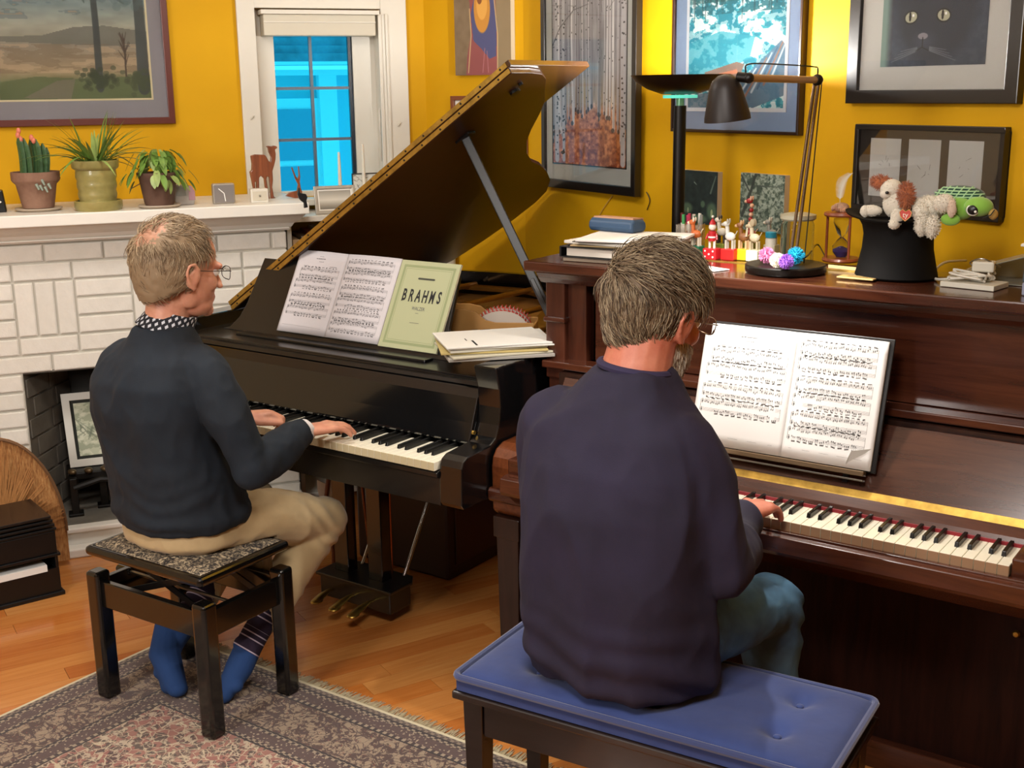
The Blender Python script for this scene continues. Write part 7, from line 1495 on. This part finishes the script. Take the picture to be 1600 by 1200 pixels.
# push-up toy animals on coloured blocks
def toy(lab, px, py, base, basecol, dots, body, accent, h, kind, w=.036):
    c = top(px, py); c = np.array([c[0], c[1], UT+.0005]); a_, b_ = orient(-4); t = thing('push_toy', lab, 'toy', tuple(c), 0, 'wooden push toys on the piano'); bh = .030
    mb = MB(); mb.obox(c+[0, 0, bh/2], a_, b_, (0, 0, 1), w/2, .016, bh/2); bs = mb.build('base', mat('toybase_'+basecol.strip('#'), basecol, .4, coat=.3), t, bevel=.002)
    if dots:
        for (dx, dz) in ((-.3, .25), (.3, .25), (0, .5), (-.3, .78), (.3, .78)): mb = MB(); mb.cyl(c+a_*dx*w-b_*.0158+[0, 0, dz*bh], c+a_*dx*w-b_*.0172+[0, 0, dz*bh], .0026, n=10); mb.build('dot', mat('dots_'+dots.strip('#'), dots, .5), bs)
    mb_, ma = mat('toy_'+body.strip('#'), body, .45, coat=.2), mat('toy_'+accent.strip('#'), accent, .45, coat=.2); z = bh; s = h/.07
    def ball(nm, off, r_, m): q = c+a_*off[0]+b_*off[1]+[0, 0, z+off[2]]; return MB().ball(q, r_, 14, 10).build(nm, m, t, smooth=True)
    def seg(nm, o0, o1, r_, m): return MB().cyl(c+a_*o0[0]+b_*o0[1]+[0, 0, z+o0[2]], c+a_*o1[0]+b_*o1[1]+[0, 0, z+o1[2]], r_, n=12).build(nm, m, t, smooth=True)
    if kind == 'biped':
        for x in (-.007, .007): seg('leg', (x, 0, 0), (x, 0, .020*s), .0036, ma); seg('arm', (x*1.8, 0, .036*s), (x*2.4, -.004, .022*s), .0030, mb_)
        seg('torso', (0, 0, .018*s), (0, 0, .043*s), .0105, mb_); ball('head', (0, 0, .053*s), .0095*s, ma); seg('belt', (0, 0, .026*s), (0, 0, .030*s), .0112, mat('toy_belt', '#f0ebe0', .5))
        MB().lathe(c+[0, 0, z+.060*s], [(.0095, 0), (.006, .008), (.0, .017)], 14).build('hat', mb_, t, smooth=True); ball('pompom', (0, 0, .079*s), .0035, mat('toy_belt', '#f0ebe0', .5))
    else:
        for x in (-.010, .010):
            for y in (-.005, .006): seg('leg', (x, y, 0), (x, y, .022*s), .0034, ma)
        ball('torso', (0, 0, .031*s), (.015, .0095, .011*s), mb_)
        nh = .062*s if kind != 'giraffe' else .115; hx = -.010
        if kind == 'giraffe':
            for k in range(6): ball('neck_bead', (-.004+.001*k, 0, .040+k*.0125), .0062, ma if k % 2 else mb_)
            hx = -.004
        else: seg('neck', (-.008, 0, .034*s), (hx, 0, nh-.006), .0055, mb_)
        ball('head', (hx-.003, 0, nh), (.010, .007, .0072), mb_); ball('muzzle', (hx-.012, -.001, nh-.002), (.006, .005, .0045), ma)
        if kind == 'elephant': seg('trunk', (hx-.012, 0, nh-.003), (hx-.014, -.002, nh-.03), .003, mb_)
        for y in (-.006, .006): ball('ear', (hx+.004, y, nh+.008), (.003, .002, .0065) if kind != 'elephant' else (.007, .002, .010), ma)
        seg('tail', (.014, 0, .034*s), (.021, 0, .046*s), .0013, ma)
toy('orange fox toy on a green dotted block', 1087, 401, 0, '#1f7a5a', '#f0f0f0', '#c8662a', '#e8dcc8', .072, 'quad')
toy('red hooded figure toy with white belt on a red dotted block', 1112, 405, 0, '#c8202a', '#f4efe8', '#b3141f', '#f0e4d4', .075, 'biped', .040)
toy('white spotted dog toy on a plain red block', 1140, 406, 0, '#d01f1f', None, '#d9d8cf', '#b8b4a6', .074, 'quad', .040)
toy('brown lion toy on a yellow block', 1161, 406, 0, '#e0c81e', None, '#8a5a34', '#d9b184', .070, 'quad', .030)
toy('cream elephant toy on a white block', 1178, 408, 0, '#e8e4c8', None, '#cfc2a4', '#b5a585', .072, 'elephant', .034)
toy('tall red and white striped giraffe toy behind the other toys', 1172, 396, 0, '#7a8a2e', None, '#a8242a', '#e8b89a', .060, 'giraffe', .030)
toy('zebra toy on an olive block between the dog and the red hooded figure', 1127, 397, 0, '#8f9a3a', None, '#d8d2c0', '#3a3632', .072, 'quad', .030)
toy('grey donkey toy behind the white block elephant', 1205, 399, 0, '#b8b08a', None, '#8d8a80', '#c9c2b0', .068, 'quad', .034)
# bottle, jar, pompoms
c = top(1204, 398)+[0.008, -.02, 0]; c[2] = UT+.0005; t = thing('pill_bottle', 'small white bottle with a blue cap behind the pompoms', 'bottle', tuple(c)); MB().lathe(c, [(0, 0), (.014, 0), (.015, .003), (.015, .045), (.012, .05), (0, .05)], 20).build('body', mat('white_label', '#d9d4c6', .5), t, smooth=True)
MB().lathe(c+[0, 0, .05], [(0, 0), (.0155, 0), (.0155, .014), (.013, .016), (0, .016)], 20).build('cap', mat('teal_cap', '#1f8fae', .4), t, smooth=True)
c = np.array([at_y(1244, 390, 3.0)[0], 3.005, UT+.003]); t = thing('glass_jar', 'clear glass jar with a grey lid behind the lamp base', 'jar', tuple(c)); MB().lathe(c, [(0, 0), (.040, 0), (.043, .004), (.043, .10), (.036, .115), (.034, .115), (.041, .10), (.041, .006), (0, .004)], 28).build('body', mat('jar_glass', '#f0f4ee', .03, trans=1, ior=1.2), t, smooth=True)
MB().lathe(c+[0, 0, .112], [(0, 0), (.042, 0), (.046, .004), (.046, .014), (.03, .018), (0, .018)], 28).build('lid', mat('grey_lid', '#a9a48e', .4), t, smooth=True)
def pom(px, py, r_, col, lab, seed):
    c = at_z(px, py+8, 1.258); c = np.array([c[0], c[1], 1.258+r_]); mb = MB(); rr_ = np.random.default_rng(seed); mb.ball(c, r_*.62, 14, 10)
    for i in range(420): d = rr_.normal(size=3); d /= np.linalg.norm(d); mb.tube([c+d*r_*.4, c+d*r_*rr_.uniform(.9, 1.06)], [.0011, .0006], 3, cap=False)
    for i in range(len(mb.v)):
        if mb.v[i][2] < 1.2585: mb.v[i] = (mb.v[i][0], mb.v[i][1], 1.2585)
    mb.build('pompom', mat('pom_'+col.strip('#'), col, .9), None, fixn=False, label=lab, cat='pompom', group='pompoms on the lamp base')
pom(1198, 404, .021, '#d884b0', 'pink pompom leftmost on the lamp base', 1); pom(1214, 411, .019, '#efe6d4', 'cream white pompom on the lamp base', 2); pom(1228, 413, .019, '#9a62c8', 'purple pompom on the lamp base', 3); pom(1243, 405, .022, '#16a3c8', 'bright blue pompom rightmost on the lamp base', 4)
MB().tube(bez([b0+[.01, 0, .006], b0+[.04, -.005, .02], top(1270, 395)+[0, .03, .02], top(1283, 405)+[0, .03, .004]], 6), .0022, 6).build('lamp_cord', M_blackp, None, smooth=True, label='black cord running from the lamp base towards the hourglass', cat='cord')
# hourglass with a shell and a feather
c = top(1309, 411)+[0, .02, 0]; c[2] = UT+.0025; hz = at_y(1309, 331, c[1])[2]-c[2]; M_or = mat('orange_wood', '#8f4622', .4, coat=.3, var=.2, vscale=20)
t = thing('hourglass', 'orange wooden hourglass with purple sand right of the desk lamp', 'hourglass', tuple(c))
for z_, nm in ((0, 'foot'), (hz-.010, 'top_plate')): MB().lathe(c+[0, 0, z_], [(0, 0), (.046, 0), (.049, .004), (.047, .010), (0, .010)], 30).build(nm, M_or, t, smooth=True)
for a in (200, 320, 80): d = np.array([math.cos(R(a)), math.sin(R(a)), 0])*.038; MB().cyl(c+d+[0, 0, .009], c+d+[0, 0, hz-.009], .0036, n=10).build('post', M_or, t, smooth=True)
m_ = (hz-.02); MB().lathe(c+[0, 0, .010], [(.0, .0), (.012, .001), (.022, .015), (.023, .03), (.012, m_*.42), (.0035, m_*.5), (.012, m_*.58), (.023, m_*.85), (.022, m_*.93), (.012, m_*.99), (0, m_)], 26).build('glass', mat('jar_glass', '#f0f4ee', .03, trans=1, ior=1.2), t, smooth=True)
MB().lathe(c+[0, 0, .0105], [(0, .001), (.011, .002), (.0205, .016), (.019, .020), (.004, .028), (0, .029)], 20).build('sand', mat('purple_sand', '#3f2c6a', .8), t, smooth=True)
sc0 = c+[-.006, 0, hz]; mb = MB(); mb.ball(sc0+[0, 0, .012], (.022, .017, .013)); 
for k in range(7): mb.ball(sc0+[-.018+k*.006, -.010, .010+.004*math.sin(k)], (.005, .008, .008), 8, 6)
mb.build('seashell', mat('mottled_shell', '#b08a70', .5, var=.5, vscale=60), None, smooth=True, label='mottled shell resting on top of the hourglass', cat='shell')
ft = MB(); rr_ = np.random.default_rng(3); f0 = sc0+[-.004, 0, .022]; sp_ = bez([f0, f0+[0, 0, .03], f0+[.006, 0, .055], f0+[.024, 0, .075]], 10)
for i, p in enumerate(sp_[4:]):
    L_ = .014*math.sin(math.pi*min(1, .25+.7*i/len(sp_))); 
    for s in (-1, 1):
        for q in range(3): ft.tube([p+[0, 0, q*.001], p+np.array([s*L_, rr_.uniform(-.002, .002), L_*.7])], [.0008, .0003], 3, cap=False)
ft.tube(sp_, .0007, 5); ft.build('feather', mat('white_feather', '#d8d0c0', .8), None, fixn=False, label='white feather standing behind the shell on the hourglass', cat='feather')
c2 = c+[.034, -.01, hz+.0062]; MB().ball(c2, .006).build('dark_bead', M_blackp, None, smooth=True, label='small dark bead at the right edge of the hourglass top', cat='bead')
# upside-down top hat with soft toys
hc_ = top(1438, 418)+[0, .0, 0]; hc_ = np.array([hc_[0], 2.905, UT+.0025]); hzt = at_y(1438, 345, 2.905)[2]-hc_[2]; M_felt = mat('black_silk_hat', '#060505', .7, spec=.2)
t = thing('top_hat', 'black top hat standing upside down holding stuffed animals', 'hat', tuple(hc_))
MB().lathe(hc_, [(0, 0), (.094, 0), (.098, .004), (.092, .03), (.084, hzt*.5), (.082, hzt*.75), (.086, hzt*.9), (.094, hzt), (.090, hzt), (.080, hzt*.9), (.078, hzt*.5), (.088, .01), (0, .008)], 44, sy=.85).build('crown', M_felt, t, smooth=True)
mb = MB(); n_ = 60; vs = []
for k in range(n_):
    a = 2*math.pi*k/n_; up_ = .016*abs(math.cos(a))**2*(1)
    for (r_, z_) in ((.088, hzt-.006), (.105, hzt+.004+up_*.4), (.126, hzt+.002+up_), (.128, hzt+.006+up_), (.105, hzt+.008+up_*.4), (.086, hzt)): vs.append(hc_+np.array([r_*math.cos(a), r_*.85*math.sin(a), z_]))
mb.add(vs, [(k*6+i, ((k+1) % n_)*6+i, ((k+1) % n_)*6+(i+1) % 6, k*6+(i+1) % 6) for k in range(n_) for i in range(6)]); mb.build('brim', M_felt, t, smooth=True)
def furry(mb, c, r_, n, L_, seed, th=.0008):
    g_ = np.random.default_rng(seed); r_ = np.array(r_ if not isinstance(r_, (int, float)) else (r_,)*3)
    for i in range(n): d = g_.normal(size=3); d /= np.linalg.norm(d); p = np.array(c)+d*r_*.96; e = d+g_.normal(size=3)*.45; e /= np.linalg.norm(e); mb.tube([p, p+e*L_*g_.uniform(.5, 1)], [th, th*.4], 3, cap=False)
def plush(nm, lab, parts, cat='soft toy', group='soft toys in the top hat'):
    p0_ = parts[0][1]; t = thing(nm, lab, cat, tuple(p0_), 0, group)
    by = {}
    for (pn, c, r_, m, fur) in parts: by.setdefault(pn, []).append((c, r_, m, fur))
    for pn, L_ in by.items():
        for i, (c, r_, m, fur) in enumerate(L_):
            mb = MB(); mb.ball(c, r_, 20, 14)
            if fur: furry(mb, c, r_, fur[0], fur[1], i+hash(pn) % 50 if False else i+len(pn))
            mb.build(pn, m, t, smooth=True, fixn=False)
    return t
yh = 2.84
def hp(px, py, y=yh): return at_y(px, py, y)
M_wp = mat('white_plush', '#d6cfbf', .95, sheen=.4, bump=.4, bscale=300); M_br = mat('ginger_plush', '#a8603a', .95, sheen=.3, bump=.5, bscale=250); M_gr = mat('lime_plush', '#7fb244', .9, sheen=.3); M_dg = mat('dark_green_plush', '#1f4a38', .9, sheen=.3)
dg = plush('plush_dog', 'white stuffed dog with ginger ears and red tag leaning over the hat', [('body', hp(1400, 318), (.030, .028, .034), M_wp, (500, .004)), ('head', hp(1393, 296), (.026, .026, .024), M_wp, (400, .003)), ('muzzle', hp(1384, 303, yh-.02), (.013, .012, .011), M_wp, (150, .002)), ('nose', hp(1386, 301, yh-.034), (.0045, .004, .0035), M_blackp, None),
    ('ear', hp(1376, 285, yh-.0), (.022, .014, .014), M_br, (420, .010)), ('ear', hp(1416, 305, yh-.022), (.015, .012, .027), M_br, (600, .012)), ('arm', hp(1362, 329, yh-.01), (.024, .012, .013), M_wp, (250, .003)), ('paw', hp(1352, 330, yh-.012), (.012, .012, .014), M_wp, (120, .003)), ('leg', hp(1401, 340, yh-.03), (.014, .013, .022), M_wp, (250, .003)), ('paw', hp(1397, 350, yh-.035), (.013, .013, .012), M_wp, (120, .003))])
tg = hp(1415, 336, yh-.05); mb = MB(); hs_ = [(0, -.014), (.011, -.004), (.014, .006), (.008, .013), (.0, .008), (-.008, .013), (-.014, .006), (-.011, -.004)]
mb.prism(hs_, tg, (1, 0, 0), (0, 0, 1), (0, -1, 0), .001); tgo = mb.build('heart_tag', mat('tag_red', '#c23a2c', .35), dg, label='red heart shaped tag'); mb = MB(); mb.tube([tg+[a*1.0, -.0015, b] for a, b in hs_+hs_[:1]], .0009, 5); mb.build('tag_edge', mat('tag_gold', '#d8a85a', .4), tgo)
put_text('tag_letters', 'ty', tg+[0, -.0018, 0], (1, 0, 0), (0, 0, 1), .017, mat('tag_white', '#f0e2d0', .5), tgo, extrude=.0002)
plush('plush_lamb', 'white fluffy stuffed animal hanging over the middle of the hat brim', [('body', hp(1452, 325), (.036, .026, .028), M_wp, (900, .007)), ('head', hp(1475, 318, yh-.03), (.024, .022, .021), M_wp, (600, .005)), ('ear', hp(1487, 326, yh-.045), (.010, .006, .020), mat('pinkish_plush', '#c9b3a0', .9), (120, .003)), ('leg', hp(1440, 350, yh-.035), (.014, .014, .026), M_wp, (500, .007)), ('leg', hp(1457, 354, yh-.04), (.015, .014, .026), M_wp, (500, .007)), ('hip', hp(1440, 332, yh-.02), (.020, .020, .022), M_wp, (400, .006))])
tt = plush('plush_turtle', 'green stuffed turtle with big black eye at the right of the hat', [('shell', hp(1500, 306, yh+.03), (.058, .035, .024), M_dg, None), ('body', hp(1498, 326, yh+.0), (.036, .03, .026), M_gr, None), ('head', hp(1529, 323, yh-.015), (.032, .026, .022), M_gr, None), ('eye', hp(1520, 328, yh-.038), (.012, .006, .011), M_blackp, None), ('eye_ring', hp(1520, 328, yh-.035), (.0145, .0055, .0135), mat('white_ring', '#e8e8dc', .7), None), ('glint', hp(1524, 331, yh-.045), (.003, .002, .003), mat('white_ring', '#e8e8dc', .7), None), ('flipper', hp(1485, 343, yh-.03), (.022, .01, .014), M_gr, None), ('beak', hp(1552, 335, yh-.02), (.010, .012, .012), mat('tan_beak', '#b0914e', .8), None)])
mb = MB(); shc = hp(1500, 306, yh+.03)
for i in range(-3, 4):
    for k in (0, 1):
        pts = []
        for s in np.linspace(-.95, .95, 12):
            d = np.array([s*.8+i*.13*(1 if k else -1)*0+.16*i, -.6+.0*s, .75+.0]); x = s if k == 0 else i*.27+s*.25; z_ = (i*.27 if k == 0 else s)
            rr2 = 1-x*x-z_*z_*.8
            if rr2 > 0.02: pts.append(shc+np.array([.058*x, -.035*math.sqrt(rr2)*1.02, .024*z_]))
        if len(pts) > 2: mb.tube(pts, .0016, 5)
mb.build('shell_pattern', mat('pale_green_lines', '#a9cfa0', .8), tt, smooth=True, kind='stuff')
mb = MB(); mb.tube([hp(1536, 341, yh-.038), hp(1548, 336, yh-.04), hp(1554, 328, yh-.035)], .0014, 6); mb.build('mouth_line', M_blackp, tt)
# cables and boxes at the right end
c = top(1518, 450); c[1] += .02
cb = slab('white_box', 'flat white box under the tangle of white cables', c, .125, .085, UT+.0005, .012, -8, mat('ivory_plastic', '#cfcabb', .5), 'box')
t = thing('cable_tangle', 'tangled white cables on the flat white box at the piano right end', 'cable', (c[0], c[1], UT+.013)); r = np.random.default_rng(9)
for k in range(4):
    mb = MB(); pts = [np.array([c[0]+r.uniform(-.055, .05), c[1]+r.uniform(-.035, .035), UT+.016+r.uniform(0, .018)]) for _ in range(9)]; mb.tube(bez(pts, 6), .0026, 6); mb.build('cable', mat('white_cable', '#d6d1c4', .5), t, smooth=True)
mb = MB(); mb.tube(bez([top(1502, 416)+[0, .04, .01], top(1475, 424)+[0, 0, .022], top(1459, 434)+[0, 0, .012], top(1463, 440)+[0, 0, .006], top(1500, 447)+[0, 0, .018]], 6), .0032, 6); mb.build('loop', mat('white_cable', '#d6d1c4', .5), t, smooth=True)
pa = at_z(1537, 424, UT+.034); t = thing('power_adapter', 'white plug adapter on top of the tangled cables', 'adapter', tuple(pa)); a_, b_ = orient(6); mb = MB(); mb.obox(pa+[0, 0, .012], a_, b_, (0, 0, 1), .024, .018, .012); mb.build('body', mat('ivory_plastic', '#cfcabb', .5), t, bevel=.004); mb = MB(); mb.tube(bez([pa-a_*.024+[0, 0, .01], pa-a_*.03+[0, 0, .02], pa+[0, -.01, .030], pa+a_*.035+[0, 0, .012]], 6), .0018, 6); mb.build('lead', M_steel, t, smooth=True)
gs = top(1598, 463); 
for k, (c_, h_, lb_) in enumerate((('#8a8fa5', .028, 'lilac grey box at the bottom right end of the piano top'), ('#3f5262', .028, 'dark slate box in the middle of the stack at right end'), ('#6b7f92', .022, 'blue grey box on top of the stack at right end'))):
    slab('storage_box', lb_, (gs[0]+.052, gs[1]+.055), .11, .10, UT+.0005+sum((.0285, .0285)[:k]), h_, -3, mat('box_'+c_.strip('#'), c_, .45), 'box', 'boxes stacked at the right end of the piano', bev=.003)
p_a, p_b = at_y(1508, 420, 2.98), at_y(1600, 380, 2.98); mb = MB(); x0_, x1_ = p_a[0], p_a[0]+.24
mb.add([(x0_, 3.04, UT+.02), (x1_, 3.04, UT+.10), (x1_, 2.90, UT+.10), (x0_, 2.93, UT+.02)], [(0, 1, 2, 3)]); mb.add([(x0_, 3.04, UT+.001), (x0_, 2.93, UT+.001), (x1_, 2.90, UT+.001), (x1_, 3.04, UT+.001)], [(0, 1, 2, 3)]); mb.add([(x0_, 3.04, UT+.001), (x1_, 3.04, UT+.001), (x1_, 3.04, UT+.10), (x0_, 3.04, UT+.02)], [(0, 1, 2, 3)])
o = mb.build('plastic_wedge', mat('frosted_plastic', '#b9b7a8', .25, trans=.5, ior=1.3), None, label='sloping frosted plastic stand behind the cables', cat='stand'); s_ = o.modifiers.new('t', 'SOLIDIFY'); s_.thickness = .002
slab('paper_sheaf', 'folded white papers on the plastic stand at the right end', (x0_+.18, 2.97), .10, .06, UT+.088, .006, 0, M_paper, 'paper')
# ---------------------------------------------------------------- under and behind the grand
t = thing('storage_cabinet', 'dark brown cabinet standing under the grand piano behind the pedals', 'cabinet', (-2.72, 3.40, 0)); M_cab = mat('dark_brown_laminate', '#2b1710', .45, var=.15, vscale=4)
MB().box(-2.93, -2.50, 3.12, 3.62, .0, .56).build('body', M_cab, t, bevel=.012); MB().box(-2.50, -2.494, 3.16, 3.58, .05, .52).build('door', mat('cabinet_door', '#33190f', .4), t, bevel=.002); MB().box(-2.50, -2.488, 3.18, 3.20, .25, .31).build('handle', M_blackp, t)
# bentwood chair seen behind the knee
bw = thing('bentwood_stand', 'curved brown wooden stand with pale panels behind the left player knee', 'stand', (-2.93, 2.95, 0)); q = [at_y(x, y, 2.95) for x, y in ((513, 748), (508, 790), (507, 815), (513, 838), (521, 856), (522, 905))]; q[-1][2] = .0
MB().tube(bez(q, 5), .008, 8).build('bent_strip', mat('bent_wood', '#7d4526', .4, coat=.2), bw, smooth=True)
a_ = [at_y(x, y, 2.955) for x, y in ((495, 750), (509, 756), (507, 780), (499, 776), (496, 765))]; b_ = [at_y(x, y, 2.955) for x, y in ((515, 748), (519, 750), (521, 800), (522, 838), (515, 825), (511, 795))]
for pl_ in (a_, b_): mb = MB(); n_ = len(pl_); mb.add(pl_+[p+[0, .004, 0] for p in pl_], [tuple(range(n_)), tuple(range(2*n_-1, n_-1, -1))]+[(i, (i+1) % n_, n_+(i+1) % n_, n_+i) for i in range(n_)]); mb.build('pale_panel', mat('pale_card', '#b8ab98', .7), bw)
# white pail on the cabinet in the corner
pc = at_y(703, 400, 3.96); t = thing('corner_shelf', 'narrow white corner shelf unit between the grand piano and the wall', 'shelf', (-3.02, 4.07, 0)); MB().box(-3.24, -2.90, 4.045, 4.115, 0, .93).build('body', M_trim, t, bevel=.003)
for (px, h_, r_, lab, c_) in ((690, .11, .030, 'grey metal tin on the corner shelf behind the green book', '#8f8a7a'), (702, .10, .028, 'white jar with dark lettering on the corner shelf', '#c9c4b4')):
    X_ = at_y(px, 410, 4.08)[0]; MB().lathe((X_, 4.08, .9305), [(0, 0), (r_, 0), (r_, h_), (r_*.9, h_+.004), (0, h_+.004)], 24).build('tin', mat('tin_'+c_.strip('#'), c_, .4), None, smooth=True, label=lab, cat='jar')
